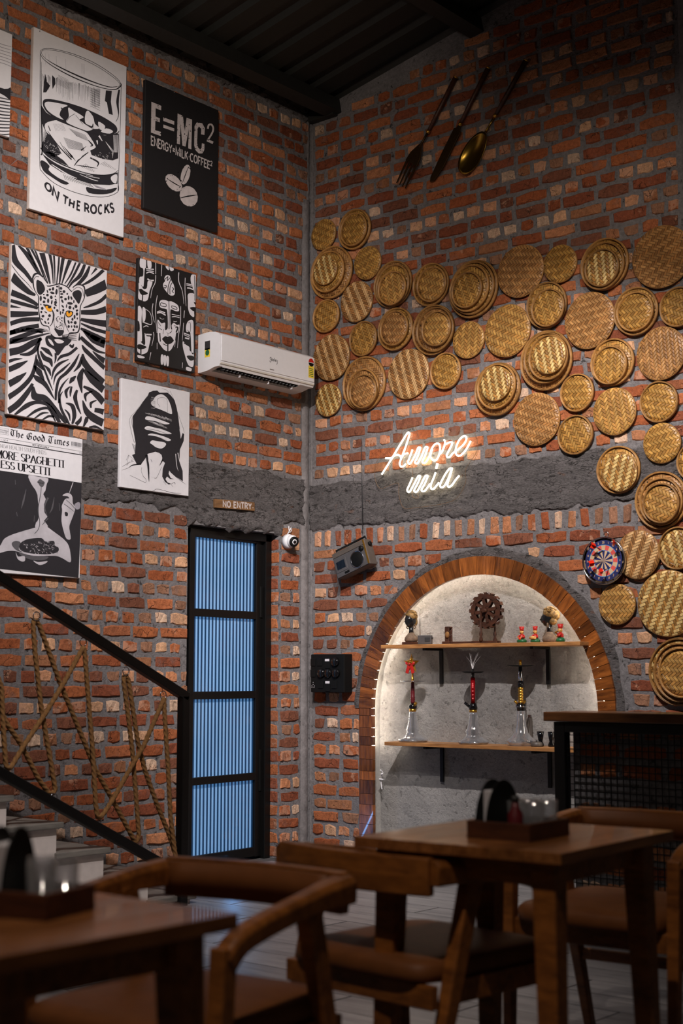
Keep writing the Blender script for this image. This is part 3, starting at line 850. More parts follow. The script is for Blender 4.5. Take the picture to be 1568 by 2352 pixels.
# ================================================================== roof
rf = MB(); prof = []
y = -9.0
while y < 0.3:
    prof += [(y, 0.0), (y + 0.14, 0.0), (y + 0.165, 0.032), (y + 0.225, 0.032)]; y += 0.25
vs = []
for x in (-0.35, 6.4):
    for (yy, dz) in prof: vs.append((x, yy, SHEET(x) + dz))
n = len(prof)
rf.add(vs, [(i, i + 1, n + i + 1, n + i) for i in range(n - 1)], 0)
ceiling = struct(rf.obj('ceiling', M['sheet']))
sl = math.atan(0.19)
for x in (0.235, 1.395, 2.55, 3.7, 4.85):
    q = MB(); q.box((0, 0, 0), (0.075, 9.2, 0.10)); q.box((-0.05, 0, -0.042), (0.03, 9.2, 0.012))
    o = q.obj('purlin', M['steel'], ceiling); o.location = (x, -4.55, SHEET(x) - 0.052); o.rotation_euler = (0, -sl, 0)
q = MB(); q.box((0, 0, 0), (0.22, 0.05, 0.07)); o = q.obj('wall_plate', M['steel'], ceiling); o.location = (0.14, -0.03, SHEET(0.14) - 0.06)
for xx in range(2):
    pass

# ================================================================== flat print: strokes, lettering, shapes
def arc_(cx, cy, rx, ry, a0, a1, n=12):
    return [(cx + rx * math.cos(math.radians(a0 + (a1 - a0) * i / n)), cy + ry * math.sin(math.radians(a0 + (a1 - a0) * i / n))) for i in range(n + 1)]
G = {
 'A': (0.8, [[(0, 0), (0.4, 1), (0.8, 0)], [(0.15, 0.36), (0.65, 0.36)]]),
 'C': (0.72, [arc_(0.40, 0.5, 0.38, 0.5, 50, 310)]),
 'D': (0.76, [[(0.06, 0), (0.06, 1), (0.34, 1)] + arc_(0.34, 0.5, 0.38, 0.5, 90, -90) + [(0.06, 0)]]),
 'E': (0.62, [[(0.6, 1), (0.06, 1), (0.06, 0), (0.6, 0)], [(0.06, 0.52), (0.5, 0.52)]]),
 'F': (0.58, [[(0.58, 1), (0.06, 1), (0.06, 0)], [(0.06, 0.52), (0.48, 0.52)]]),
 'G': (0.78, [arc_(0.40, 0.5, 0.38, 0.5, 45, 340) + [(0.74, 0.46), (0.45, 0.46)]]),
 'H': (0.76, [[(0.06, 0), (0.06, 1)], [(0.7, 0), (0.7, 1)], [(0.06, 0.52), (0.7, 0.52)]]),
 'I': (0.22, [[(0.11, 0), (0.11, 1)]]),
 'K': (0.72, [[(0.06, 0), (0.06, 1)], [(0.68, 1), (0.1, 0.42)], [(0.26, 0.58), (0.7, 0)]]),
 'L': (0.56, [[(0.06, 1), (0.06, 0), (0.54, 0)]]),
 'M': (0.94, [[(0.06, 0), (0.06, 1), (0.47, 0.12), (0.88, 1), (0.88, 0)]]),
 'N': (0.78, [[(0.06, 0), (0.06, 1), (0.72, 0), (0.72, 1)]]),
 'O': (0.82, [arc_(0.41, 0.5, 0.37, 0.5, 90, 450, 22)]),
 'P': (0.66, [[(0.06, 0), (0.06, 1), (0.34, 1)] + arc_(0.34, 0.74, 0.28, 0.26, 90, -90) + [(0.06, 0.48)]]),
 'R': (0.70, [[(0.06, 0), (0.06, 1), (0.34, 1)] + arc_(0.34, 0.74, 0.28, 0.26, 90, -90) + [(0.06, 0.48)], [(0.34, 0.48), (0.68, 0)]]),
 'S': (0.62, [arc_(0.31, 0.75, 0.26, 0.25, 30, 270, 10) + arc_(0.31, 0.25, 0.28, 0.25, 90, -150, 10)]),
 'T': (0.66, [[(0, 1), (0.66, 1)], [(0.33, 1), (0.33, 0)]]),
 'U': (0.76, [[(0.06, 1), (0.06, 0.32)] + arc_(0.38, 0.32, 0.32, 0.32, 180, 360) + [(0.70, 1)]]),
 'V': (0.74, [[(0, 1), (0.37, 0), (0.74, 1)]]),
 'W': (1.05, [[(0, 1), (0.27, 0), (0.52, 0.9), (0.78, 0), (1.05, 1)]]),
 'Y': (0.70, [[(0, 1), (0.35, 0.48), (0.70, 1)], [(0.35, 0.48), (0.35, 0)]]),
 '=': (0.60, [[(0.05, 0.62), (0.55, 0.62)], [(0.05, 0.36), (0.55, 0.36)]]),
 '.': (0.24, [[(0.08, 0.46), (0.16, 0.46)]]), ':': (0.24, [[(0.12, 0.1), (0.12, 0.2)], [(0.12, 0.5), (0.12, 0.6)]]),
 '0': (0.62, [arc_(0.31, 0.5, 0.27, 0.5, 90, 450, 18)]), '1': (0.34, [[(0.04, 0.8), (0.2, 1), (0.2, 0)]]),
 '2': (0.60, [arc_(0.30, 0.72, 0.26, 0.28, 165, -35, 10) + [(0.04, 0.02), (0.58, 0.02)]]),
 '3': (0.58, [arc_(0.27, 0.75, 0.26, 0.25, 150, -90, 10) + arc_(0.27, 0.25, 0.28, 0.25, 90, -150, 10)]),
 '4': (0.62, [[(0.46, 0), (0.46, 1), (0.04, 0.3), (0.6, 0.3)]]), '5': (0.58, [[(0.52, 1), (0.1, 1), (0.08, 0.58)] + arc_(0.27, 0.3, 0.28, 0.3, 100, -150, 10)]),
 '6': (0.6, [[(0.46, 1), (0.08, 0.42)] + arc_(0.3, 0.28, 0.25, 0.28, 150, 510, 16)]), '7': (0.56, [[(0.02, 1), (0.54, 1), (0.2, 0)]]),
 '8': (0.58, [arc_(0.29, 0.76, 0.22, 0.24, -90, 270, 14), arc_(0.29, 0.26, 0.27, 0.26, 90, 450, 14)]), '9': (0.6, [arc_(0.3, 0.72, 0.25, 0.28, -30, 330, 16) + [(0.14, 0)]]),
 ' ': (0.32, []),
 # broken-pen (blackletter) forms
 't#': (0.86, [[(0.0, 0.86), (0.14, 1.0), (0.42, 0.93), (0.84, 1.02)], [(0.22, 0.80), (0.10, 0.50), (0.20, 0.14), (0.44, 0.0), (0.72, 0.14)], [(0.48, 0.92), (0.48, 0.14)]]),
 'h#': (0.58, [[(0.08, 1.05), (0.10, 0.08), (0.16, 0.0)], [(0.12, 0.52), (0.36, 0.68), (0.46, 0.52), (0.44, 0.1), (0.30, -0.18)]]),
 'e#': (0.50, [[(0.14, 0.36), (0.40, 0.46), (0.30, 0.68), (0.10, 0.52), (0.10, 0.16), (0.26, 0.0), (0.44, 0.14)]]),
 'g#': (0.92, [[(0.80, 0.84), (0.60, 1.0), (0.30, 0.86), (0.10, 0.55), (0.18, 0.18), (0.46, 0.0), (0.74, 0.12), (0.74, 0.5), (0.46, 0.54)], [(0.42, 0.92), (0.40, 0.14)]]),
 'o#': (0.52, [[(0.26, 0.68), (0.08, 0.52), (0.08, 0.16), (0.26, 0.0), (0.44, 0.16), (0.44, 0.52), (0.26, 0.68)]]),
 'd#': (0.54, [[(0.10, 1.04), (0.44, 0.62), (0.44, 0.16), (0.26, 0.0), (0.08, 0.16), (0.08, 0.50), (0.26, 0.66), (0.44, 0.54)]]),
 'i#': (0.30, [[(0.06, 0.58), (0.14, 0.66), (0.14, 0.08), (0.24, 0.0)], [(0.12, 0.88), (0.20, 0.96)]]),
 'm#': (0.86, [[(0.04, 0.58), (0.12, 0.66), (0.12, 0.0)], [(0.14, 0.56), (0.32, 0.68), (0.42, 0.58), (0.42, 0.0)], [(0.44, 0.56), (0.62, 0.68), (0.72, 0.58), (0.72, 0.08), (0.82, 0.0)]]),
 's#': (0.46, [[(0.40, 0.56), (0.26, 0.68), (0.10, 0.54), (0.16, 0.40), (0.36, 0.28), (0.38, 0.12), (0.22, 0.0), (0.06, 0.12)]]),
}
def ribbon_polys(pts, w):
    P = [Vector((p[0], p[1])) for p in pts]; n = len(P); out = []; L = []; R = []
    ww = w if isinstance(w, (list, tuple)) else None
    closed = n > 3 and (P[0] - P[-1]).length < 1e-6
    for i in range(n):
        a = P[i] - P[i - 1] if i else None
        b = P[i + 1] - P[i] if i < n - 1 else None
        if closed and i == 0: a = P[0] - P[-2]
        if closed and i == n - 1: b = P[1] - P[0]
        if a is None: a = b
        if b is None: b = a
        a = a.normalized() if a.length > 1e-9 else Vector((1, 0)); b = b.normalized() if b.length > 1e-9 else a
        na = Vector((-a.y, a.x)); nb = Vector((-b.y, b.x)); m = na + nb
        if m.length < 1e-6: m = na
        m.normalize(); k = 1.0 / max(0.45, m.dot(na))
        if ww: t = i / max(1, n - 1) * (len(ww) - 1); q = min(int(t), len(ww) - 2); wi = ww[q] + (ww[q + 1] - ww[q]) * (t - q)
        else: wi = w
        L.append(P[i] + m * k * wi / 2); R.append(P[i] - m * k * wi / 2)
    for i in range(n - 1): out.append([tuple(L[i]), tuple(R[i]), tuple(R[i + 1]), tuple(L[i + 1])])
    return out
def text_polys(chars, style='mono', w=0.15, gap=0.12, thin=0.05, serif=0.0):
    out = []; x = 0.0
    for c in chars:
        W_, strokes = G[c]
        for st in strokes:
            pts = [(x + p[0], p[1]) for p in st]
            if style == 'mono':
                q = [Vector(p) for p in pts]
                if len(q) > 1 and (q[0] - q[-1]).length > 1e-6:
                    pass
                out += ribbon_polys(pts, w)
            else:
                ang = 0.0 if style == 'didone' else math.radians(38)
                nx, ny = math.cos(ang) * w / 2, math.sin(ang) * w / 2
                for i in range(len(pts) - 1):
                    (ax, ay), (bx, by) = pts[i], pts[i + 1]
                    out.append([(ax - nx, ay - ny), (bx - nx, by - ny), (bx + nx, by + ny), (ax + nx, ay + ny)])
                out += ribbon_polys(pts, thin)
                if serif:
                    for (ex, ey) in (pts[0], pts[-1]):
                        if ey < 0.02 or ey > 0.98: out.append([(ex - serif, ey - thin / 2), (ex + serif, ey - thin / 2), (ex + serif, ey + thin / 2), (ex - serif, ey + thin / 2)])
        x += W_ + gap
    return out, x - gap

class Art:
    """flat printed shapes lying on a surface; coordinates come in as picture points of a crop (ox, oy, scale)"""
    def __init__(s, to_uv, crop=(0, 0, 1), rect=None, base=0.0, origin=(0, 0)):
        s.to = to_uv; s.crop = crop; s.rect = rect; s.base = base; s.o = origin; s.lay = {}; s.eps = 0.0005
    def uv(s, p):
        ox, oy, k = s.crop
        u, v = s.to(ox + p[0] / k, oy + p[1] / k)
        if s.rect:
            u = min(max(u, s.rect[0]), s.rect[1]); v = min(max(v, s.rect[2]), s.rect[3])
        return (u - s.o[0], v - s.o[1])
    def raw(s, poly, mat, layer):
        ar = sum(poly[i][0] * poly[(i + 1) % len(poly)][1] - poly[(i + 1) % len(poly)][0] * poly[i][1] for i in range(len(poly)))
        if abs(ar) < 1e-9: return
        s.lay.setdefault((mat, layer), MB()).flat(poly, s.base + s.eps * (layer + 1))
    def poly(s, pts, mat='ink', layer=0, smooth=0):
        if smooth: pts = [tuple(q) for q in catmull([(p[0], p[1]) for p in pts], smooth, True)]
        s.raw([s.uv(p) for p in pts], mat, layer)
    def brush(s, pts, w, mat='ink', layer=0, k=5):
        if len(pts) > 2 and k > 1: pts = [tuple(q) for q in catmull([(p[0], p[1]) for p in pts], k)]
        for q in ribbon_polys(pts, w): s.raw([s.uv(p) for p in q], mat, layer)
    def ell(s, c, rx, ry, ang=0.0, mat='ink', layer=0, n=14):
        ca, sa = math.cos(math.radians(ang)), math.sin(math.radians(ang))
        s.poly([(c[0] + rx * math.cos(t) * ca - ry * math.sin(t) * sa, c[1] + rx * math.cos(t) * sa + ry * math.sin(t) * ca) for t in [2 * math.pi * i / n for i in range(n)]], mat, layer)
    def text(s, chars, quad, mat='ink', layer=0, **kw):
        polys, W_ = text_polys(chars, **kw)
        bl, br, tr, tl = quad
        for q in polys:
            pts = []
            for (x, y) in q:
                a = x / W_; X = (bl[0] * (1 - a) + br[0] * a) * (1 - y) + (tl[0] * (1 - a) + tr[0] * a) * y
                Y = (bl[1] * (1 - a) + br[1] * a) * (1 - y) + (tl[1] * (1 - a) + tr[1] * a) * y
                pts.append((X, Y))
            s.poly(pts, mat, layer)
    def build(s, parent, names):
        tot = MB(); mats = []
        for (mat, layer), mb in sorted(s.lay.items(), key=lambda q: q[0][1]):
            if M[mat] not in mats: mats.append(M[mat])
            tot.add(mb.v, mb.f, mats.index(M[mat]))
        tot.obj('printed_artwork', mats, parent)

def canvas(key, label, face, edge):
    u0, u1, v0, v1, t = POSTERS[key]
    o = wall_thing('wall_canvas', label, 'canvas print', 'L', (u0 + u1) / 2, v0, 0.0, group='canvas prints on the brick wall')
    w, h = u1 - u0, v1 - v0
    MB().box((0, h / 2, 0.010 + (t - 0.010) / 2), (w, h, t - 0.010 - 0.0006)).obj('stretched_canvas', M[edge], o, bevel=0.004)
    MB().flat([(-w / 2 + 0.002, 0.002), (w / 2 - 0.002, 0.002), (w / 2 - 0.002, h - 0.002), (-w / 2 + 0.002, h - 0.002)], t).obj('printed_face', M[face], o)
    def mk(crop):
        return Art(lambda x, y: WL(x, y, t), crop, (u0 + 0.002, u1 - 0.002, v0 + 0.002, v1 - 0.002), t, ((u0 + u1) / 2, v0))
    return o, mk
NAMES = {'ink': 'black_print', 'paper': 'white_print', 'ink_soft': 'grey_print', 'ink_mid': 'dark_grey_print', 'cream_ink': 'cream_print', 'amber': 'amber_print', 'photo_skin': 'light_grey_print', 'canvas_white': 'white_print', 'canvas_cream': 'white_print', 'canvas_black': 'black_print'}
ra = random.Random(21)

# ---------------------------------------------------------------- tumbler print
o, mk = canvas('rocks', 'white canvas print of a whisky glass reading ON THE ROCKS', 'canvas_white', 'canvas_edge')
A = mk((60, 50, 6.533))
A.brush([(210, 470), (222, 430), (290, 402), (420, 410), (700, 480), (1000, 605), (1250, 760), (1390, 880), (1420, 950)], 7)
A.brush([(228, 475), (245, 432), (330, 420), (560, 460), (830, 555), (1080, 680), (1290, 820), (1385, 905), (1402, 945), (1380, 980)], 6)
A.brush([(210, 470), (260, 560), (420, 680), (700, 830), (1000, 950), (1200, 1005), (1340, 1015), (1420, 960), (1415, 920)], [7, 7, 12, 16, 12, 10, 14, 20, 8])
A.brush([(228, 475), (300, 560), (520, 690), (820, 830), (1080, 930), (1260, 980), (1370, 970)], [5, 6, 16, 22, 14, 12, 6])
A.brush([(212, 480), (208, 1000), (205, 1700), (205, 2150), (240, 2250), (420, 2420), (700, 2550), (980, 2620), (1200, 2625), (1375, 2550), (1378, 2420)], 8)
A.brush([(1425, 960), (1410, 1600), (1390, 2200), (1378, 2540)], [8, 7, 8, 9])
A.brush([(228, 600), (226, 1300), (240, 1900), (225, 2000)], [4, 14, 18, 22])
A.brush([(1395, 1020), (1370, 1200), (1385, 1400), (1345, 1500)], [26, 40, 10, 6])
# hatching below the rim
for i in range(60):
    x = 250 + i * 14.5; y0 = 790 + (x - 250) * 0.26 + ra.uniform(-15, 25); L_ = ra.uniform(90, 230) + (60 if 450 < x < 900 else 0)
    if 440 < x or x < 380: A.brush([(x, y0), (x + ra.uniform(-4, 4), y0 + L_)], [ra.uniform(4, 9), 2], 'ink' if ra.random() < 0.6 else 'ink_soft', k=1)
for i in range(9): A.brush([(480, 800 + i * 17), (640, 880 + i * 17)], 3, k=1)
for i in range(9): A.brush([(960, 990 + i * 34), (1110, 1060 + i * 34)], 4, k=1)
for i in range(7): A.brush([(985 + i * 18, 1000), (990 + i * 18, 1290 - abs(i - 3) * 10)], 5, k=1)
A.poly([(390, 800), (435, 850), (440, 930), (395, 1010), (388, 900)]); A.poly([(1195, 1030), (1285, 1035), (1270, 1200), (1300, 1400), (1240, 1380), (1210, 1210), (1180, 1190)])
A.poly([(285, 780), (310, 900), (360, 960), (300, 1060), (255, 1060), (262, 940)])
for x in (285, 340, 450, 590, 830, 850, 870): A.brush([(x, 470 + (x - 285) * 0.28), (x + 6, 640 + (x - 285) * 0.25)], [3, 12, 3], 'ink_soft', k=1)
# liquid
A.poly([(250, 1200), (300, 1160), (480, 1180), (800, 1270), (1100, 1400), (1300, 1520), (1365, 1600), (1340, 1670), (1200, 1690), (950, 1650), (600, 1530), (350, 1390), (265, 1290)], 'ink', 0, 4)
A.poly([(275, 1235), (330, 1200), (520, 1230), (620, 1260), (540, 1300), (500, 1400), (560, 1470), (440, 1420), (320, 1330)], 'canvas_white', 1, 4)
A.poly([(630, 1290), (720, 1340), (860, 1430), (800, 1470), (900, 1540), (1020, 1590), (900, 1640), (700, 1560), (600, 1500), (640, 1420)], 'canvas_white', 1, 4)
A.poly([(910, 1330), (1000, 1420), (1030, 1530), (1100, 1600), (980, 1600), (880, 1500)], 'canvas_white', 1, 3); A.poly([(1080, 1500), (1180, 1560), (1160, 1620), (1100, 1610)], 'canvas_white', 1, 3)
A.poly([(1120, 1650), (1200, 1600), (1300, 1640), (1250, 1680)], 'canvas_white', 1, 3)
A.brush([(660, 1300), (830, 1350), (920, 1330)], [10, 26, 8], layer=2); A.brush([(730, 1380), (650, 1430), (610, 1490)], 7, layer=2); A.brush([(740, 1400), (850, 1540)], 5, layer=2, k=1)
A.brush([(520, 1290), (560, 1350), (540, 1440)], [14, 24, 10], layer=2); A.brush([(860, 1520), (980, 1580), (1000, 1530)], [8, 26, 10], layer=2)
A.brush([(260, 1270), (420, 1440), (700, 1570), (960, 1660), (1200, 1695), (1350, 1680), (1392, 1640)], [10, 16, 14, 14, 12, 16, 8], layer=2)
# dark liquid body
A.poly([(225, 1250), (300, 1360), (450, 1460), (620, 1540), (900, 1650), (1180, 1705), (1390, 1680), (1380, 2050), (1300, 2080), (1150, 2060), (980, 2000), (950, 1900), (560, 1960), (430, 2030), (300, 1990), (228, 1900)], 'ink', 0)
A.poly([(228, 1900), (330, 2010), (500, 2110), (640, 2170), (560, 2080), (420, 1980)], 'ink', 0)
A.poly([(285, 1530), (430, 1480), (500, 1500), (700, 1580), (860, 1640), (930, 1690), (1030, 1850), (1025, 1900), (860, 1980), (820, 2040), (720, 2100), (690, 2100), (640, 2040), (540, 1990), (480, 1880), (380, 1720), (300, 1650)], 'canvas_white', 1, 3)
for i in range(12): A.brush([(560 + i * 6, 1740 + i * 14), (840 + i * 3, 1830 + i * 10)], 4, layer=2, k=1)
for i in range(14): A.brush([(640 + i * 18, 1600 + i * 7), (760 + i * 14, 1720 + i * 6)], 3.5, layer=2, k=1)
for i in range(12): A.brush([(560 + i * 11, 1870 + i * 12), (640 + i * 9, 1980 + i * 10)], 5, layer=2, k=1)
for i in range(8): A.brush([(410 + i * 18, 1530), (440 + i * 22, 1640)], 4, 'ink_soft', 2, 1)
A.brush([(320, 1640), (480, 1860), (680, 2070)], [6, 14, 18], layer=2); A.brush([(500, 1800), (600, 1960), (690, 2040)], [4, 10, 16], layer=2)
A.brush([(930, 1780), (990, 1850), (960, 1870)], [10, 26, 8], layer=2); A.brush([(820, 1930), (900, 1870)], [22, 4], layer=2, k=1)
A.brush([(330, 1560), (360, 1640)], [10, 16], layer=2, k=1)
for (a, b) in (((1090, 1710), (1140, 1790)), ((1060, 1780), (1070, 1840))): A.brush([a, b], [26, 10], 'canvas_white', 1, 1)
for i in range(12): A.brush([(1190 + i * 11, 1800 + i * 12), (1290, 1960 + i * 8)], 4, 'canvas_white', 1, 1)
for i in range(4): A.brush([(1310 + i * 20, 1700), (1320 + i * 14, 1960)], 8, 'canvas_white', 1, 1)
for i in range(60):
    x = ra.uniform(260, 540); A.ell((x, 1800 + (x - 260) * 0.75 + ra.uniform(-60, 60)), 5, 4, 0, 'canvas_white', 1, 6)
for i in range(30):
    x = ra.uniform(960, 1280); A.ell((x, ra.uniform(1960, 2060)), 7, 3, 40, 'canvas_white', 1, 6)
for i in range(6): A.brush([(245, 1540 + i * 3), (250 + i * 12, 1800 - i * 20)], 6, 'canvas_white', 1, 1)
# base bands
A.brush([(215, 1890), (330, 2020), (560, 2150), (860, 2260), (1120, 2300), (1300, 2280), (1380, 2230)], [14, 22, 18, 12, 10, 8, 8])
A.poly([(225, 1960), (420, 2110), (700, 2230), (950, 2290), (1200, 2300), (1375, 2260), (1370, 2430), (1250, 2450), (1000, 2440), (760, 2370), (520, 2250), (350, 2140)], 'ink', 0)
A.brush([(250, 1985), (480, 2140), (800, 2260), (1000, 2310)], [4, 8, 10, 4], 'canvas_white', 1); A.brush([(380, 2140), (620, 2290), (760, 2350)], [10, 18, 8], 'canvas_white', 1)
A.brush([(900, 2310), (1100, 2350)], [6, 10], 'canvas_white', 1, 1); A.brush([(800, 2290), (1000, 2370), (1080, 2390)], [4, 12, 4], 'canvas_white', 1)
A.poly([(1270, 2330), (1360, 2290), (1350, 2420), (1290, 2400)], 'canvas_white', 1, 3)
A.poly([(210, 2110), (250, 2080), (350, 2160), (340, 2230), (480, 2340), (640, 2420), (560, 2440), (380, 2330), (260, 2240)], 'ink', 0, 3)
A.poly([(900, 2480), (1000, 2500), (1200, 2520), (1360, 2490), (1300, 2560), (1150, 2590), (940, 2570)], 'ink', 0, 3)
for i in range(16): A.brush([(560 + i * 26, 2290 + i * 9), (590 + i * 28, 2370 + i * 8)], 6, k=1)
for i in range(16): A.brush([(1000 + i * 12, 2440 + i * 4), (1060 + i * 10, 2490 + i * 3)], 4, 'ink_soft', 0, 1)
for i in range(10): A.brush([(820 + i * 20, 2180 + i * 8), (900 + i * 14, 2130 + i * 12)], 4, k=1)
for i in range(10): A.brush([(1110 + i * 24, 2140 + i * 9), (1180 + i * 18, 2100 + i * 12)], 3.5, k=1)
A.brush([(960, 2040), (1080, 2110), (1060, 2180)], [20, 26, 6]); A.brush([(720, 2160), (800, 2060), (930, 1960)], [10, 24, 12]); A.brush([(740, 2150), (880, 2170), (1070, 2200)], [4, 16, 4])
# words on a curve
for c, q in zip('ONTHEROCKS', [((275, 2490), (370, 2570), (385, 2460), (290, 2400)), ((385, 2600), (475, 2680), (497, 2555), (405, 2480)), ((560, 2725), (605, 2745), (632, 2645), (555, 2600)), ((640, 2765), (712, 2800), (728, 2690), (655, 2655)), ((757, 2815), (808, 2832), (815, 2710), (765, 2690)),
        ((875, 2848), (945, 2865), (940, 2745), (875, 2725)), ((965, 2868), (1055, 2880), (1055, 2755), (968, 2745)), ((1080, 2880), (1140, 2880), (1140, 2750), (1085, 2750)), ((1175, 2872), (1250, 2872), (1238, 2735), (1178, 2740)), ((1270, 2860), (1320, 2850), (1305, 2728), (1250, 2728))]):
    A.text([c], q, w=0.25)
A.ell((205, 142), 7, 10, 20)
A.build(o, NAMES)

# ---------------------------------------------------------------- E=MC2 print
o, mk = canvas('emc', 'black canvas print reading E=MC2 above three coffee beans', 'canvas_black', 'canvas_black')
A = mk((310, 170, 6.355)); CI = 'cream_ink'
A.poly([(238, 405), (382, 465), (380, 530), (300, 500), (298, 620), (362, 648), (360, 705), (296, 680), (292, 820), (376, 845), (375, 905), (232, 855)], CI)
A.poly([(412, 632), (572, 690), (570, 742), (412, 685)], CI); A.poly([(412, 738), (572, 795), (570, 838), (412, 785)], CI)
A.poly([(620, 575), (697, 610), (725, 830), (752, 640), (832, 665), (820, 1100), (775, 1085), (785, 800), (735, 1060), (690, 1045), (662, 720), (655, 1030), (610, 1015)], CI)
A.poly([(900, 705), (980, 720), (1018, 790), (1012, 890), (962, 880), (965, 800), (930, 765), (912, 800), (905, 1010), (920, 1075), (948, 1100), (970, 1080), (975, 1010), (1012, 1020), (1010, 1110), (980, 1160), (930, 1160), (880, 1110), (862, 1040), (868, 760)], CI)
A.brush([(1062, 800), (1075, 745), (1115, 740), (1140, 790), (1125, 860), (1060, 965)], 26, CI); A.brush([(1050, 965), (1138, 1005)], 36, CI, k=1)
A.text(list('ENERGY=MILK.COFFEE'), ((232, 1030), (1090, 1385), (1095, 1280), (232, 905)), CI, w=0.19, gap=0.15)
A.text(['2'], ((1100, 1335), (1125, 1345), (1125, 1275), (1100, 1268)), CI, w=0.2)
A.ell((735, 1468), 65, 150, 14, CI); A.brush([(778, 1350), (730, 1480), (690, 1590)], [4, 12, 4], 'canvas_black', 1)
A.ell((563, 1588), 92, 152, -42, CI); A.brush([(460, 1525), (580, 1600), (670, 1650)], [4, 16, 4], 'canvas_black', 1)
A.ell((783, 1785), 128, 155, -25, CI); A.brush([(655, 1810), (770, 1785), (905, 1765)], [4, 22, 4], 'canvas_black', 1)
for i in range(260):
    x = ra.uniform(225, 1020); y = ra.uniform(420, 1150)
    r = ra.uniform(2, 7); A.ell((x, y), r, r * ra.uniform(0.6, 2.2), ra.uniform(0, 90), 'canvas_black', 1, 6)
for i in range(70):
    a = ra.uniform(0, 6.28); cx, cy, rr = ra.choice(((735, 1468, 110), (563, 1588, 110), (783, 1785, 140)))
    A.ell((cx + rr * math.cos(a), cy + rr * math.sin(a)), ra.uniform(3, 9), ra.uniform(3, 9), 0, 'canvas_black', 1, 6)
A.ell((570, 268), 4, 5, 0, CI)
A.build(o, NAMES)

# ---------------------------------------------------------------- leopard in zebra stripes
o, mk = canvas('leopard', 'canvas print of an amber-eyed leopard in black and white stripes', 'canvas_cream', 'canvas_edge')
A = mk((0, 550, 6.272)); CW = 'canvas_cream'
def st(*p, w=40, taper=0.25, layer=0, mat='ink'):
    ww = w if isinstance(w, (list, tuple)) else [w, w * 0.8, w * taper]
    A.brush(list(p), ww, mat, layer)
# rays of the upper half, from the rim inwards
for a, b, w in [(((165, 60), (215, 300), (370, 480), (470, 620)), None, [95, 90, 60, 40]), (((265, 80), (420, 260), (540, 470), (620, 540)), None, [30, 70, 30, 14]), (((385, 110), (500, 350), (600, 520)), None, [42, 32, 8]), (((445, 125), (560, 350), (640, 560), (690, 640)), None, [34, 26, 20, 8]),
                (((500, 145), (600, 400), (690, 630)), None, [26, 20, 10]), (((600, 180), (660, 400), (720, 640)), None, [80, 60, 20]), (((715, 200), (750, 400), (765, 640)), None, [46, 30, 10]), (((775, 220), (785, 400), (790, 640)), None, [30, 24, 10]), (((850, 245), (840, 400), (815, 640)), None, [26, 28, 14]),
                (((910, 265), (880, 450), (855, 640)), None, [50, 44, 16]), (((1010, 290), (950, 450), (890, 640)), None, [60, 40, 14]), (((1090, 330), (1020, 500), (930, 640)), None, [26, 26, 12]), (((1150, 340), (1060, 520), (960, 680)), None, [36, 34, 14]), (((1220, 360), (1150, 520), (1040, 620), (985, 700)), None, [40, 60, 34, 14]),
                (((1290, 385), (1230, 520), (1130, 640), (1050, 700)), None, [30, 60, 50, 30]), (((1390, 415), (1310, 510)), None, [40, 6]), (((1490, 440), (1380, 540), (1260, 620), (1170, 660)), None, [50, 46, 40, 10])]:
    A.brush(list(a), w)
for a, w in [(((160, 360), (280, 520), (400, 640), (480, 740)), [10, 10, 8, 4]), (((158, 520), (300, 660), (420, 760), (510, 800)), [130, 100, 70, 30]), (((155, 760), (330, 830), (470, 900), (545, 950)), [90, 80, 60, 40]), (((150, 880), (330, 930), (545, 990)), [50, 55, 40]), (((150, 960), (300, 985)), [44, 6]),
             (((150, 1075), (330, 1075), (550, 1065)), [95, 80, 46]), (((145, 1215), (330, 1160), (570, 1150)), [64, 64, 60]), (((140, 1350), (320, 1290), (560, 1240)), [60, 70, 60]), (((138, 1470), (330, 1390), (560, 1310), (700, 1320)), [90, 70, 60, 20]),
             (((1540, 640), (1380, 720), (1230, 780)), [140, 130, 100]), (((1540, 800), (1440, 890), (1310, 950), (1200, 985)), [50, 50, 40, 14]), (((1535, 1000), (1380, 1045), (1165, 1050)), [90, 80, 60]), (((1530, 1215), (1350, 1190), (1160, 1150)), [100, 80, 40]), (((1525, 1340), (1350, 1290), (1165, 1210)), [50, 50, 20]),
             (((1520, 1470), (1380, 1410), (1250, 1330), (1160, 1280)), [90, 100, 60, 30])]:
    A.brush(list(a), w)
A.poly([(158, 450), (300, 580), (450, 690), (485, 790), (560, 830), (545, 700), (480, 560), (370, 500), (165, 250)], 'ink', 0) if False else None
# head
head = [(560, 830), (530, 780), (500, 720), (475, 600), (500, 520), (560, 510), (640, 590), (680, 680), (800, 660), (860, 650), (960, 690), (1030, 760), (1060, 690), (1130, 660), (1200, 690), (1210, 800), (1190, 880), (1150, 960), (1140, 1100), (1140, 1220), (1110, 1330), (1000, 1340), (960, 1400), (850, 1410), (780, 1400), (720, 1330), (700, 1250), (610, 1220), (570, 1080), (560, 930)]
A.poly([(845 + (x - 845) * 1.05, 1000 + (y - 1000) * 1.05) for x, y in head], 'ink', 1, 3)
A.poly(head, CW, 2, 3)
A.poly([(520, 600), (560, 590), (620, 640), (645, 730), (580, 800), (530, 750)], 'ink', 3, 3); A.brush([(490, 720), (480, 600), (510, 540), (560, 540)], 8, 'ink', 3)
A.poly([(1060, 750), (1130, 730), (1175, 780), (1160, 870), (1130, 930), (1090, 880), (1040, 800)], 'ink', 3, 3); A.brush([(1040, 740), (1110, 690), (1180, 720), (1200, 820)], 7, 'ink', 3)
A.brush([(845, 660), (850, 850), (845, 1080)], [16, 10, 3], 'ink', 3)
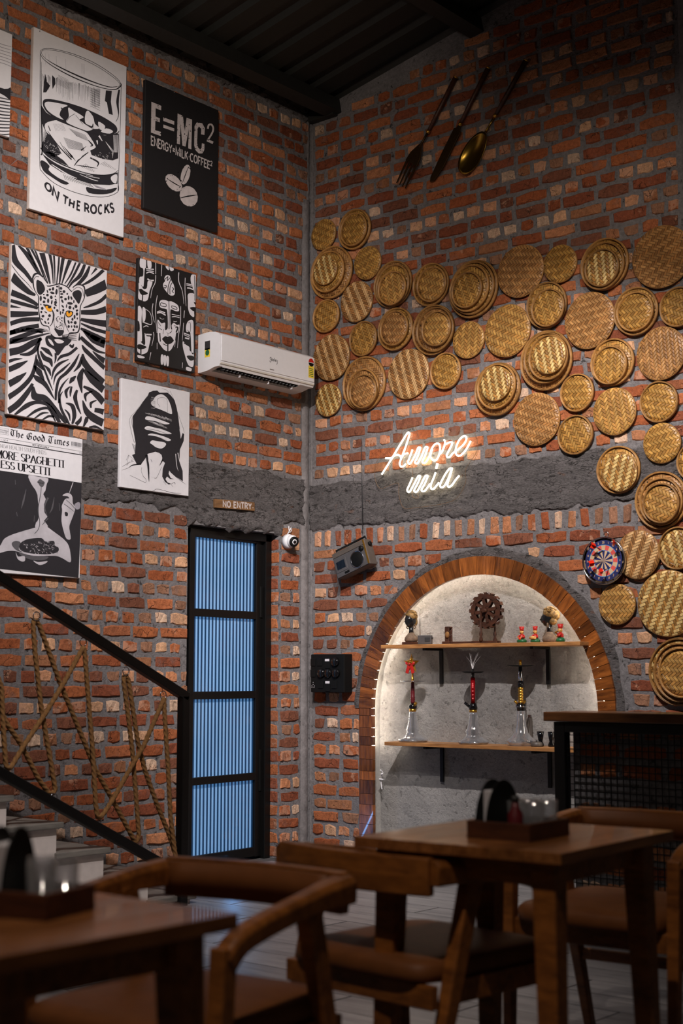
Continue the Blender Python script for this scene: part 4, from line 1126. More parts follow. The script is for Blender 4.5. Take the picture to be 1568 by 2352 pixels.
A.brush([(620, 940), (690, 960), (740, 960)], [18, 22, 8], 'ink', 3); A.poly([(635, 945), (700, 945), (745, 1000), (740, 1040), (700, 1040), (660, 1000)], 'ink', 3, 3)
A.poly([(650, 965), (690, 960), (740, 985), (742, 1030), (700, 1038), (665, 1010)], 'amber', 4, 3); A.ell((708, 975), 24, 22, 0, 'ink', 5)
A.poly([(945, 1035), (990, 1025), (1050, 1045), (1035, 1100), (985, 1125), (945, 1100)], 'ink', 3, 3)
A.poly([(955, 1045), (1000, 1038), (1035, 1060), (1020, 1095), (985, 1112), (955, 1090)], 'amber', 4, 3); A.ell((992, 1045), 15, 22, 0, 'ink', 5)
A.brush([(745, 1010), (770, 1090), (750, 1200), (715, 1250)], [10, 26, 14, 8], 'ink', 3); A.brush([(935, 1060), (925, 1160), (950, 1250), (985, 1330)], [8, 22, 10, 6], 'ink', 3)
A.poly([(775, 1285), (840, 1300), (915, 1310), (900, 1370), (850, 1395), (825, 1370)], 'ink', 3, 3); A.brush([(778, 1100), (775, 1200), (790, 1290)], 6, 'ink', 3); A.brush([(915, 1120), (920, 1220), (912, 1310)], 6, 'ink', 3)
for (x, y, a, b, g) in [(820, 680, 16, 14, 0), (760, 712, 18, 26, 10), (810, 755, 17, 44, 5), (715, 722, 18, 18, 0), (750, 770, 34, 17, 15), (680, 750, 10, 26, -15), (875, 705, 20, 22, -20), (873, 750, 14, 12, 0), (918, 752, 22, 22, 0), (885, 787, 24, 14, 0), (965, 785, 14, 14, 30), (940, 860, 20, 20, 0), (880, 832, 20, 20, 0), (985, 840, 14, 34, 0), (1025, 845, 14, 28, -20),
                        (628, 795, 12, 12, 0), (680, 802, 20, 20, 0), (735, 835, 20, 28, -10), (793, 820, 10, 14, 20), (640, 845, 16, 26, -50), (583, 850, 16, 42, 0), (690, 885, 16, 34, 0), (630, 900, 20, 20, 0), (742, 905, 12, 34, 10), (797, 908, 22, 24, 0), (585, 937, 10, 12, 0), (800, 870, 18, 10, 40), (895, 890, 14, 30, -25), (1005, 922, 42, 20, 8), (955, 960, 9, 30, 5), (1003, 980, 22, 26, 0), (1090, 965, 22, 26, 0), (1060, 895, 10, 26, 0),
                        (605, 993, 20, 24, 0), (780, 985, 14, 18, 0), (795, 945, 26, 12, 40), (900, 965, 26, 12, 50), (822, 1025, 16, 22, -20), (908, 1018, 16, 20, 0), (868, 1060, 10, 30, 0), (900, 1055, 12, 18, 0), (592, 1045, 14, 18, 0), (615, 1105, 22, 20, -20), (710, 1098, 20, 22, 0), (600, 1150, 10, 20, -40), (690, 1150, 12, 22, 20), (650, 1195, 12, 26, -30), (695, 1205, 12, 14, 0), (655, 1050, 24, 8, 30),
                        (1055, 995, 12, 18, 0), (1105, 1025, 20, 16, -40), (1105, 1075, 18, 26, 0), (1070, 1115, 14, 32, 0), (1040, 1150, 16, 22, 0), (1025, 1195, 18, 16, 0), (1080, 1200, 22, 24, 0), (985, 1190, 14, 30, -20), (1110, 1140, 10, 16, 0), (985, 1255, 18, 20, 0), (1070, 1255, 14, 22, -20), (1105, 1258, 14, 20, 0), (1055, 1305, 14, 18, 0), (1028, 1255, 10, 18, 0)]:
    A.ell((x, y), a, b, g, 'ink', 3, 10)
for i in range(45): A.ell((ra.uniform(790, 905), ra.uniform(1110, 1290)), ra.uniform(5, 11), ra.uniform(4, 9), ra.uniform(0, 90), 'ink', 3, 6)
for i, (x, y) in enumerate([(720, 1320), (740, 1345), (760, 1370)]): A.brush([(x, y), (x - 90, y - 45), (x - 150, y - 62)], [8, 8, 2], CW, 3)
for i in range(5): A.brush([(890, 1380 + i * 6), (980 + i * 10, 1370 + i * 18), (1100, 1345 + i * 28)], [5, 8, 3], 'ink', 3)
# body: chest flames, flanks
A.crop = (0, 760, 6.272)
A.poly([(660, 80), (760, 60), (850, 90), (960, 110), (1030, 130), (980, 200), (930, 230), (830, 360), (780, 270), (690, 220), (655, 160)], 'ink', 1, 3)
A.poly([(780, 125), (850, 120), (920, 155), (880, 180), (820, 175)], CW, 2, 3); A.poly([(690, 115), (740, 140), (775, 215), (720, 180)], CW, 2, 3)
for a, w in [(((130, 30), (400, -20), (620, 30)), [70, 60, 20]), (((130, 160), (330, 130), (520, 80), (720, 30)), [70, 60, 40, 10]), (((130, 310), (300, 270), (480, 170), (600, 110)), [110, 100, 90, 40]), (((285, 340), (420, 330), (520, 250), (580, 100)), [20, 60, 70, 30]), (((125, 440), (220, 410), (325, 400)), [50, 40, 6]),
             (((120, 560), (260, 500), (400, 430)), [80, 80, 8]), (((118, 770), (260, 690), (380, 600)), [100, 90, 8]), (((115, 960), (300, 830), (450, 660), (510, 470), (520, 340)), [80, 70, 60, 50, 14]), (((110, 1160), (260, 1050), (400, 880), (470, 760)), [90, 90, 70, 40]),
             (((480, 800), (500, 940), (640, 970), (760, 1080), (880, 1240), (960, 1340)), [20, 110, 90, 60, 60, 40]), (((210, 1210), (380, 1080), (520, 1030), (680, 1060), (780, 1180), (860, 1330)), [30, 70, 50, 50, 60, 50]), (((380, 1250), (520, 1150), (660, 1110), (720, 1150), (800, 1310)), [20, 44, 40, 30, 20]), (((490, 1270), (600, 1190), (700, 1180)), [20, 34, 10]), (((600, 1290), (700, 1230), (780, 1240)), [20, 34, 30]),
             (((485, 640), (540, 690), (640, 760), (720, 880), (780, 980)), [20, 80, 70, 40, 10]), (((490, 500), (560, 590), (640, 720)), [20, 90, 10]), (((530, 400), (560, 490), (640, 570)), [10, 60, 10]), (((560, 150), (545, 300), (580, 430), (640, 560), (700, 720), (760, 860)), [10, 30, 40, 30, 30, 8]), (((580, 290), (640, 390), (720, 430), (750, 520)), [20, 70, 70, 10]), (((590, 240), (680, 290), (755, 370)), [20, 70, 10]), (((630, 490), (700, 560), (730, 650)), [10, 50, 10]),
             (((800, 320), (800, 400), (785, 470)), [34, 30, 6]), (((1110, 240), (1000, 330), (880, 370), (820, 440)), [40, 44, 44, 10]), (((990, 410), (860, 470), (780, 560), (740, 700)), [8, 44, 40, 10]), (((1010, 460), (900, 560), (800, 650), (770, 780)), [10, 40, 30, 6]), (((1140, 330), (1060, 480), (960, 600), (850, 700), (810, 860), (800, 1000)), [10, 50, 50, 40, 40, 30]), (((985, 680), (900, 780), (850, 900), (850, 1040)), [6, 30, 34, 30]), (((905, 870), (860, 960), (880, 1120), (960, 1280), (1000, 1350)), [6, 30, 40, 40, 20]),
             (((1095, 650), (1040, 700), (1000, 760)), [10, 70, 10]), (((1010, 800), (950, 870), (965, 970)), [10, 50, 20]), (((1030, 800), (1015, 880), (1010, 950)), [30, 34, 8]), (((1110, 850), (1080, 960), (1120, 1100), (1165, 1200)), [30, 60, 40, 10]), (((945, 1040), (1040, 1080), (1070, 1220), (1040, 1340)), [10, 60, 60, 30]), (((930, 1130), (990, 1200), (1010, 1300)), [10, 34, 8]),
             (((1180, 200), (1230, 280), (1380, 420), (1510, 540)), [10, 60, 60, 60]), (((1160, 90), (1280, 200), (1400, 290), (1515, 320)), [50, 60, 40, 20]), (((1200, 0), (1350, 120), (1520, 200)), [20, 110, 110]), (((1330, 290), (1430, 380), (1515, 440)), [6, 60, 90]), (((1190, 330), (1210, 450), (1330, 600), (1500, 740)), [20, 90, 90, 70]), (((1060, 590), (1140, 500), (1180, 380)), [10, 50, 40]), (((1200, 540), (1150, 680), (1180, 900)), [30, 90, 10]),
             (((1210, 560), (1330, 700), (1500, 860)), [40, 110, 100]), (((1200, 800), (1300, 850), (1400, 930), (1495, 1040)), [30, 60, 90, 90]), (((1330, 870), (1230, 920), (1240, 1020)), [10, 50, 10]), (((1390, 1000), (1310, 1040), (1310, 1110)), [10, 40, 24]), (((1360, 1140), (1430, 1150), (1495, 1170)), [60, 70, 90]), (((1190, 1000), (1240, 1150), (1340, 1250), (1490, 1330)), [10, 80, 110, 110]), (((1090, 1350), (1150, 1290), (1170, 1230)), [60, 50, 10]), (((1200, 1380), (1240, 1290), (1250, 1240)), [20, 60, 40]), (((1280, 1390), (1370, 1380), (1480, 1430)), [20, 40, 10]),
             (((1000, 200), (1040, 230), (1060, 190)), [30, 40, 16]), (((1145, 30), (1140, 140)), [8, 30])]:
    A.brush(list(a), w, 'ink', 0 if w[0] != 34 else 0)
A.build(o, NAMES)

# ---------------------------------------------------------------- faces print
o, mk = canvas('faces', 'small black canvas print of mask-like white faces', 'canvas_black', 'canvas_black')
A = mk((300, 580, 8.11)); P = 'paper'
def pw(*pts, sm=3): A.poly(list(pts), P, 0, sm)
def kb(pts, w, mat='canvas_black', layer=1): A.brush(list(pts), w, mat, layer)
# centre face
pw((530, 960), (560, 890), (640, 885), (700, 910), (760, 910), (850, 960), (890, 1010), (895, 1090), (830, 1090), (760, 1060), (735, 1100), (745, 1400), (770, 1440), (745, 1500), (690, 1500), (640, 1450), (690, 1400), (680, 1100), (650, 1050), (560, 1030))
pw((500, 1250), (570, 1320), (640, 1310), (640, 1440), (700, 1510), (770, 1440), (760, 1360), (800, 1310), (860, 1350), (905, 1350), (880, 1480), (840, 1520), (830, 1640), (780, 1760), (740, 1820), (690, 1840), (620, 1810), (550, 1720), (510, 1640), (500, 1440))
kb([(708, 900), (715, 1150), (712, 1430)], 12); kb([(560, 935), (650, 960), (650, 1010), (560, 990), (556, 940)], 12); kb([(760, 990), (850, 1020), (850, 1060), (765, 1030), (765, 990)], 12)
kb([(585, 1610), (640, 1570), (690, 1585), (740, 1570), (800, 1640)], [6, 20, 24, 20, 6]); A.poly([(585, 1610), (650, 1580), (690, 1600), (740, 1580), (800, 1640), (740, 1700), (660, 1705), (610, 1650)], 'canvas_black', 1, 3)
kb([(690, 1700), (690, 1840)], 22); kb([(510, 1300), (560, 1370)], 8); kb([(510, 1400), (580, 1440)], 10); kb([(540, 1500), (550, 1660)], 20); kb([(600, 1700), (680, 1740)], 12); kb([(800, 1360), (880, 1400), (850, 1500), (830, 1640)], [6, 14, 10, 10]); kb([(610, 1430), (600, 1520)], 8); kb([(690, 1510), (695, 1570)], 6)
for pts, w in [([(490, 1110), (550, 1090), (640, 1125)], 18), ([(490, 1130), (560, 1120), (650, 1170)], 22), ([(540, 1215), (580, 1240), (620, 1235)], 8), ([(765, 1150), (910, 1180)], 12), ([(765, 1200), (830, 1195), (910, 1215)], 16), ([(795, 1280), (830, 1290), (860, 1280)], 8), ([(830, 1400), (870, 1400), (840, 1490)], 14)]: kb(pts, w, P, 0)
# forehead mask above
A.poly([(625, 480), (660, 425), (720, 430), (740, 480), (770, 550), (800, 600), (820, 700), (810, 790), (740, 800), (680, 750), (610, 650), (605, 580), (640, 530)], P, 0, 3)
for pts in ([(640, 500), (690, 450), (680, 520), (730, 470)], [(690, 760), (700, 620), (750, 490)], [(730, 780), (730, 650), (770, 560)], [(620, 610), (660, 620), (650, 660), (615, 650)], [(770, 650), (800, 680), (770, 720), (800, 750)]): kb(pts, 14)
# left top
pw((180, 90), (275, 100), (285, 270), (260, 320), (240, 620), (200, 610), (160, 560), (165, 460), (200, 450), (230, 430), (230, 300), (170, 260)); pw((310, 130), (375, 140), (385, 280), (320, 280))
pw((150, 560), (200, 620), (240, 680), (300, 660), (320, 530), (405, 550), (350, 720), (320, 870), (260, 910), (200, 890), (140, 850), (148, 680))
A.poly([(150, 690), (200, 680), (240, 710), (320, 760), (260, 790), (190, 780)], 'canvas_black', 1, 3); kb([(220, 780), (215, 900)], 20)
for pts, w in [([(285, 300), (430, 315)], 20), ([(290, 330), (430, 355)], 14), ([(290, 385), (350, 365), (435, 395)], 18), ([(310, 490), (360, 520), (430, 520)], 26)]: kb(pts, w, P, 0)
# left bottom
pw((135, 1010), (185, 1010), (210, 1100), (200, 1290), (210, 1640), (150, 1640), (100, 1600), (110, 1470), (165, 1460), (160, 1300), (120, 1240)); pw((220, 1030), (270, 1050), (280, 1180), (260, 1280), (220, 1270))
kb([(270, 1050), (350, 1110), (385, 1200), (380, 1340), (220, 1290)], [8, 8, 8, 14, 20], P, 0); kb([(235, 1390), (290, 1365), (330, 1385)], 14, P, 0); kb([(285, 1525), (390, 1530)], 26, P, 0)
pw((100, 1620), (190, 1670), (240, 1720), (270, 1690), (260, 1500), (300, 1560), (370, 1580), (340, 1740), (310, 1850), (240, 1890), (180, 1890), (110, 1830), (90, 1740))
A.poly([(92, 1730), (180, 1710), (295, 1760), (220, 1800), (140, 1795)], 'canvas_black', 1, 3); kb([(188, 1800), (188, 1890)], 24); pw((130, 1910), (250, 1940), (240, 1970), (140, 1960))
# right top
pw((1120, 440), (1160, 410), (1240, 440), (1245, 560), (1225, 940), (1190, 960), (1170, 880), (1180, 740), (1120, 560)); kb([(1185, 430), (1190, 700), (1190, 900)], 10)
pw((1070, 770), (1180, 770), (1170, 880), (1220, 960), (1225, 1030), (1180, 1080), (1180, 1200), (1110, 1160), (1070, 1050), (1065, 900))
A.poly([(1100, 1030), (1180, 1015), (1225, 1040), (1220, 1100), (1160, 1090)], 'canvas_black', 1, 3)
for pts, w in [([(1035, 580), (1165, 605)], 16), ([(1035, 605), (1170, 635)], 14), ([(1050, 660), (1100, 665), (1160, 690)], 22)]: kb(pts, w, P, 0)
# right bottom
pw((1060, 1290), (1120, 1255), (1165, 1290), (1170, 1500), (1170, 1860), (1130, 1850), (1110, 1500), (1040, 1480), (1030, 1380)); kb([(1070, 1310), (1110, 1320), (1105, 1480), (1050, 1440)], 8)
pw((970, 1650), (1030, 1720), (1090, 1760), (1100, 1830), (1165, 1880), (1175, 1960), (1165, 2120), (1100, 2120), (1050, 2050), (1000, 1880), (970, 1760))
A.poly([(1040, 1930), (1120, 1920), (1175, 1940), (1170, 2000), (1100, 2010)], 'canvas_black', 1, 3); kb([(990, 1690), (1060, 1720)], 16)
for pts, w in [([(990, 1500), (1100, 1545)], 18), ([(990, 1530), (1100, 1580)], 12), ([(1010, 1590), (1090, 1610)], 24)]: kb(pts, w, P, 0)
# hair lines, bits
for pts, w in [([(465, 190), (465, 400)], 12), ([(465, 420), (455, 560), (400, 680), (370, 850)], [14, 12, 10, 6]), ([(580, 210), (570, 440)], 10), ([(495, 800), (465, 1000), (465, 1200), (490, 1500)], [10, 12, 10, 8]), ([(895, 370), (895, 540), (960, 720), (990, 960)], [16, 14, 10, 6]), ([(1015, 470), (1010, 700), (1030, 1000)], [10, 12, 6]), ([(930, 1000), (925, 1300), (890, 1550), (870, 1780)], [10, 12, 10, 6]), ([(985, 1310), (960, 1640)], [10, 6]), ([(420, 1480), (430, 1560), (390, 1740)], [12, 10, 6]), ([(375, 1860), (350, 2000)], [12, 6]), ([(415, 950), (400, 1100), (440, 1300)], [12, 10, 8]), ([(490, 1680), (490, 1800)], 8), ([(840, 1520), (820, 1760)], [12, 6]), ([(965, 2050), (960, 2150)], 8), ([(1000, 1080), (990, 1220)], 12)]: kb(pts, w, P, 0)
pw((650, 240), (700, 250), (710, 330), (660, 290)); pw((720, 250), (780, 270), (800, 330), (740, 340)); 
for i in range(3): pw((565 + i * 50, 1910 + i * 14), (610 + i * 50, 1920 + i * 14), (600 + i * 52, 2080 + i * 14), (560 + i * 54, 2070 + i * 14))
pw((1040, 2130), (1130, 2160), (1120, 2210), (1035, 2190))
A.build(o, NAMES)

# ---------------------------------------------------------------- woman drawing
o, mk = canvas('hair', 'white canvas with a brush drawing of a long-haired woman', 'canvas_white', 'canvas_white')
A = mk((260, 860, 8.108)); CW = 'canvas_white'
A.poly([(665, 335), (740, 305), (820, 300), (860, 340), (1010, 340), (1070, 390), (1140, 480), (1180, 620), (1210, 800), (1235, 1000), (1255, 1200), (1290, 1090), (1320, 1110), (1310, 1240), (1240, 1400), (1230, 1620), (1290, 1800), (1295, 1990), (1130, 1880), (1040, 1790), (1030, 1850), (1070, 1930), (1130, 1950), (1060, 1950), (1000, 1900), (970, 1950), (1010, 2010), (1080, 2040), (1030, 2050), (960, 2000), (910, 1900), (920, 1760), (960, 1650), (910, 1600), (900, 1500), (850, 1460), (780, 1440), (640, 1480), (600, 1560), (520, 1670), (440, 1680), (400, 1600), (350, 1500), (400, 1480), (415, 1280), (360, 960), (360, 780), (430, 680), (500, 590), (560, 500), (640, 400)], 'ink', 0)
A.poly([(740, 480), (800, 400), (900, 370), (1000, 440), (1060, 560), (1090, 680), (1080, 740), (960, 690), (840, 640), (760, 610), (700, 540)], CW, 1, 4)
A.poly([(590, 830), (620, 780), (720, 790), (860, 840), (1040, 910), (1000, 930), (900, 920), (760, 870), (640, 850)], CW, 1, 3); A.poly([(580, 1000), (640, 960), (760, 990), (900, 1020), (1085, 1100), (1000, 1110), (880, 1100), (720, 1050), (620, 1030)], CW, 1, 3)
A.poly([(640, 1130), (700, 1100), (820, 1120), (980, 1170), (1075, 1220), (1000, 1240), (860, 1180), (720, 1140)], CW, 1, 3); A.poly([(685, 1275), (720, 1230), (830, 1245), (960, 1270), (975, 1320), (900, 1380), (800, 1360), (730, 1310)], CW, 1, 4)
A.poly([(740, 1500), (800, 1460), (880, 1490), (910, 1560), (880, 1640), (830, 1720), (820, 1900), (700, 1900), (670, 1700), (650, 1580), (720, 1640)], CW, 1, 3)
for i in range(26):
    x = ra.uniform(590, 980); A.brush([(x, 690 + (x - 590) * 0.25 + ra.uniform(0, 40)), (x + 120, 740 + (x - 590) * 0.27 + ra.uniform(0, 40))], [3, 9, 2], CW, 1, 1)
for i in range(24):
    x = ra.uniform(620, 900); A.brush([(x, 850 + (x - 620) * 0.3 + ra.uniform(-10, 40)), (x + 130, 890 + (x - 620) * 0.32 + ra.uniform(-10, 40))], [2, 7, 2], CW, 1, 1)
for i in range(26):
    y = ra.uniform(420, 640); A.brush([(690 + ra.uniform(0, 30), y), (780, y + ra.uniform(0, 30))], [2, 8, 2], CW if i % 2 else 'ink', 2, 1)
for y0 in (1010, 1130, 850, 1070): A.brush([(620, y0), (800, y0 + 30), (1000, y0 + 100)], [2, 8, 2], 'ink', 2)
A.brush([(820, 460), (815, 530), (860, 590), (850, 600)], 4, layer=2); A.brush([(820, 460), (900, 425), (990, 460), (1005, 560), (1005, 740)], 4, layer=2)
for i in range(14): A.brush([(590 + i * 4, 1500 + i * 24), (640 + i * 3, 1560 + i * 22)], 4, 'ink_mid', 0, 1)
A.brush([(620, 1500), (650, 1700), (660, 1900), (665, 2000)], [40, 36, 22, 4]); A.brush([(700, 1580), (740, 1680), (785, 1780)], [6, 8, 3])
A.poly([(1030, 1790), (1110, 1850), (1200, 1930), (1360, 2055), (1290, 2010), (1150, 1900)], 'ink', 0)
for pts, w in [([(160, 1785), (280, 1740), (360, 1690), (520, 1670)], [4, 5, 20, 26]), ([(310, 1880), (420, 1930), (590, 2010), (610, 1960), (580, 1920), (555, 1900)], 5), ([(530, 1730), (520, 1800), (560, 1900)], 4), ([(765, 1930), (810, 1920), (900, 1720)], 5), ([(725, 2155), (760, 2160), (800, 2135), (900, 2150), (1100, 2205), (1265, 2215)], [3, 7, 6, 6, 8, 3]), ([(900, 265), (990, 290), (1040, 350)], 4), ([(1050, 300), (1120, 450), (1200, 720), (1300, 1000), (1320, 1090)], [3, 4, 4, 5, 4]), ([(640, 390), (560, 500), (420, 680), (320, 800), (305, 920), (380, 1240), (400, 1250)], [3, 3, 4, 5, 5, 6, 3]), ([(350, 800), (345, 920), (400, 1100)], 5),
               ([(170, 1715), (280, 1650), (380, 1615)], 5), ([(240, 1600), (285, 1505), (250, 1690), (300, 1620)], 4), ([(285, 1505), (400, 1600)], 3), ([(330, 1600), (350, 1590), (345, 1620)], 6), ([(930, 1990), (985, 2060)], 4), ([(1080, 2040), (1140, 2010), (1150, 2045)], 6), ([(1080, 2050), (1110, 2095)], 4), ([(870, 1640), (920, 1590), (860, 1700)], [4, 30, 4])]: A.brush(list(pts), w)
for i in range(10): A.brush([(345 + i * 5, 1290 + i * 14), (400, 1330 + i * 16)], 4, CW if i % 2 else 'ink', 2, 1)
A.brush([(1240, 1020), (1260, 1180)], [20, 6], CW, 1, 1); A.brush([(1160, 1480), (1180, 1700), (1210, 1800)], [14, 10, 2], CW, 1); A.brush([(1200, 1460), (1230, 1620)], [16, 4], CW, 1, 1)
A.build(o, NAMES)

# ---------------------------------------------------------------- newspaper print
o, mk = canvas('news', 'newspaper-style canvas print The Good Times with spaghetti photograph', 'canvas_white', 'canvas_white')
A = mk((0, 970, 6.355)); SK = 'photo_skin'
A.poly([(-300, 655), (0, 703), (560, 785), (1190, 885), (1180, 1400), (1165, 1800), (1145, 2285), (600, 2210), (0, 2140), (-300, 2100)], 'ink', 0)
A.text(['t#', 'h#', 'e#'], ((148, 195), (345, 235), (345, 145), (150, 100)), w=0.20, style='black', thin=0.045, gap=0.08)
A.text(['g#', 'o#', 'o#', 'd#'], ((380, 245), (655, 290), (655, 190), (385, 145)), w=0.20, style='black', thin=0.045, gap=0.08)
A.text(['t#', 'i#', 'm#', 'e#', 's#'], ((700, 300), (1008, 350), (1008, 250), (705, 200)), w=0.20, style='black', thin=0.045, gap=0.08)
x = 1042
while x < 1188:
    w_ = ra.choice((3, 5, 8)); y = 280 + (x - 1042) * 0.16
    A.poly([(x, y), (x + w_, y + 1), (x + w_, y + 62), (x, y + 61)]); x += w_ + ra.choice((3, 4, 6))
for i in range(14): A.poly([(1042 + i * 11, 352 + i * 1.8), (1048 + i * 11, 353 + i * 1.8), (1048 + i * 11, 357 + i * 1.8), (1042 + i * 11, 356 + i * 1.8)], 'ink_mid')
A.brush([(-300, 165), (0, 220), (600, 325), (1208, 430)], 4, k=1); A.brush([(-300, 225), (0, 275), (600, 375), (1205, 475)], 4, k=1); A.brush([(-300, 232), (0, 282), (600, 382), (1205, 482)], 9, k=1)
A.brush([(-80, 60), (0, 78), (128, 100), (124, 188), (0, 168), (-80, 155)], 3, 'ink_mid', k=1)
A.text(list('ALWAYS FRESH'), ((-60, 108), (118, 140), (118, 122), (-60, 90)), w=0.2, mat='ink_mid'); A.text(list('ALWAYS FUN'), ((-40, 140), (108, 166), (108, 148), (-40, 122)), w=0.2, mat='ink_mid')
A.text(list('VOL.1. NO.4'), ((-60, 255), (115, 278), (115, 258), (-60, 235)), w=0.16, mat='ink_mid')
A.text(list('HOT NEWS DAILY'), ((472, 342), (715, 385), (715, 357), (472, 316)), w=0.2)
A.text(list('4.75'), ((1155, 455), (1195, 462), (1195, 445), (1155, 438)), w=0.2, mat='ink_mid')
A.text(list('NEW HEALTH STUDY FINDS:'), ((5, 365), (685, 475), (685, 420), (5, 318)), w=0.10, style='didone', thin=0.05, serif=0.12, mat='ink_mid')
A.text(list('MORE SPAGHETTI'), ((-60, 510), (930, 662), (930, 560), (-60, 395)), w=0.23, style='didone', thin=0.06, serif=0.2)
A.text(list('LESS UPSETTI'), ((-50, 655), (728, 775), (728, 668), (-50, 545)), w=0.23, style='didone', thin=0.06, serif=0.2)
# the photograph
A.poly([(415, 770), (560, 795), (705, 820), (680, 900), (660, 1000), (630, 1050), (665, 1120), (640, 1200), (650, 1320), (690, 1380), (640, 1440), (700, 1520), (520, 1560), (525, 1460), (560, 1400), (545, 1060), (480, 940), (430, 850)], SK, 1, 2)
A.poly([(540, 870), (580, 830), (610, 845), (650, 880), (620, 945), (580, 930), (560, 895)], 'ink_mid', 2, 3); A.brush([(545, 872), (600, 890), (650, 885)], [4, 12, 4], 'ink', 3)
A.brush([(600, 890), (590, 1040), (560, 1200), (555, 1320), (575, 1460), (555, 1560), (500, 1625)], [8, 10, 14, 14, 10, 10, 8], 'ink_mid', 4)
A.poly([(0, 1800), (60, 1700), (200, 1630), (500, 1540), (580, 1520), (620, 1480), (760, 1580), (920, 1700), (1000, 1800), (1030, 1950), (1032, 2030), (1000, 2040), (900, 1980), (800, 1950), (600, 1950), (400, 1930), (220, 1880), (100, 1880), (-20, 1910), (-120, 1900)], SK, 2, 3)
A.poly([(170, 1760), (230, 1730), (300, 1760), (270, 1850), (330, 1900), (240, 1870), (180, 1810)], 'ink_mid', 3, 3)
A.poly([(285, 1780), (340, 1730), (430, 1700), (600, 1690), (660, 1740), (780, 1730), (800, 1800), (850, 1830), (840, 1890), (720, 1925), (500, 1920), (340, 1890), (280, 1840)], 'ink', 3, 3)
for i in range(60):
    x, y = ra.uniform(320, 830), ra.uniform(1720, 1910)
    A.brush([(x, y), (x + ra.uniform(-25, 25), y + ra.uniform(5, 22)), (x + ra.uniform(-10, 40), y + ra.uniform(10, 30))], [2, 6, 3], SK if i % 3 else 'ink_mid', 4)
A.brush([(240, 1880), (480, 1940), (820, 1940)], [6, 14, 6], SK, 4); A.poly([(280, 1900), (480, 1945), (700, 1960), (640, 2010), (470, 2010), (330, 1960)], 'ink_mid', 3, 3)
A.poly([(225, 1890), (260, 1960), (350, 1950), (360, 2020), (310, 2030), (250, 1990)], SK, 4, 3); A.poly([(480, 2020), (560, 2040), (690, 2025), (640, 2070), (560, 2080)], SK, 4, 3)
A.poly([(910, 1070), (960, 1035), (1020, 1040), (1055, 1090), (1060, 1180), (1095, 1250), (1070, 1350), (1020, 1480), (1010, 1550), (1030, 1700), (970, 1700), (930, 1600), (895, 1440), (905, 1280), (900, 1220), (950, 1120), (1010, 1110), (980, 1080)], SK, 1, 3)
A.poly([(945, 1310), (985, 1320), (985, 1365), (950, 1365)], 'ink', 2, 3); A.brush([(960, 1130), (1040, 1200), (1090, 1260)], 6, 'ink', 2); A.brush([(930, 1190), (1000, 1240), (1075, 1300)], 6, 'ink', 2)
A.brush([(1065, 875), (1010, 1030)], [12, 7], SK, 1, 1); A.poly([(1085, 1200), (1140, 1165), (1170, 1190), (1160, 1260), (1110, 1270)], 'ink_soft', 1, 3)
for pts, w in [([(380, 980), (340, 1150), (310, 1260)], [6, 26, 4]), ([(220, 840), (225, 910)], 8), ([(790, 1090), (760, 1250), (720, 1330)], [4, 24, 4]), ([(500, 1360), (495, 1450)], 8), ([(700, 1100), (650, 1230), (690, 1370)], [30, 16, 6]), ([(240, 1310), (250, 1370)], 8), ([(860, 1180), (870, 1290)], 8)]: A.brush(list(pts), w, 'ink_mid', 1)
A.brush([(610, 1500), (700, 1400)], [6, 16], 'ink_mid', 3, 1)
A.build(o, NAMES)

# ---------------------------------------------------------------- print cut by the picture edge
o, mk = canvas('sketch', 'white canvas print with wavy grey lines cut by the left edge', 'canvas_white', 'canvas_white')
A = mk((0, 0, 1.96))
for i in range(7): A.brush([(-120, 170 + i * 16), (-40, 180 + i * 16), (10, 200 + i * 14), (50, 210 + i * 15)], [2, 3, 2], 'ink_soft')
A.poly([(-300, 330), (-80, 370), (20, 400), (52, 395), (50, 450), (0, 420), (-100, 400), (-300, 380)], 'ink', 0, 3)
for i in range(12): A.brush([(-200, 440 + i * 15), (-40, 430 + i * 15 + 8 * math.sin(i)), (0, 440 + i * 15), (50, 450 + i * 14)], [4, 7, 5], 'ink' if i % 2 else 'ink_mid')
A.build(o, NAMES)

# ================================================================== door in the left wall
door = thing('door_1', 'black steel door with four backlit blue reeded glass panes', 'door', (-0.115, -0.318, 0.0), math.radians(4.6))
del door['category']; del door['label']; struct(door)
# local: hinge at origin, leaf runs along -y, +x towards the room
fr = struct(MB().box((-0.10, DOOR_U1 - 0.030, 1.03), (0.07, 0.055, 2.06)).box((-0.10, DOOR_U0 + 0.022, 1.03), (0.07, 0.04, 2.06)).box((-0.10, (DOOR_U0 + DOOR_U1) / 2, 2.035), (0.07, DOOR_U1 - DOOR_U0 - 0.02, 0.05)).obj('trim_2', M['black_steel'], None, bevel=0.003))
DW = 0.735
rails_z = [(0.018, 0.075), (0.492, 0.538), (1.005, 1.052), (1.508, 1.556), (1.995, 2.045)]
for k_, (a, b) in enumerate(rails_z):
    MB().box((0, -DW / 2, (a + b) / 2), (0.034, DW, b - a)).obj('rail', M['black_steel'], door, bevel=0.003)
MB().box((0, -0.045, 1.03), (0.036, 0.095, 2.03)).obj('lock_stile', M['black_steel'], door, bevel=0.003)
MB().box((0, -DW + 0.022, 1.03), (0.036, 0.045, 2.03)).obj('stile', M['black_steel'], door, bevel=0.003)
y0, y1 = -DW + 0.045, -0.092
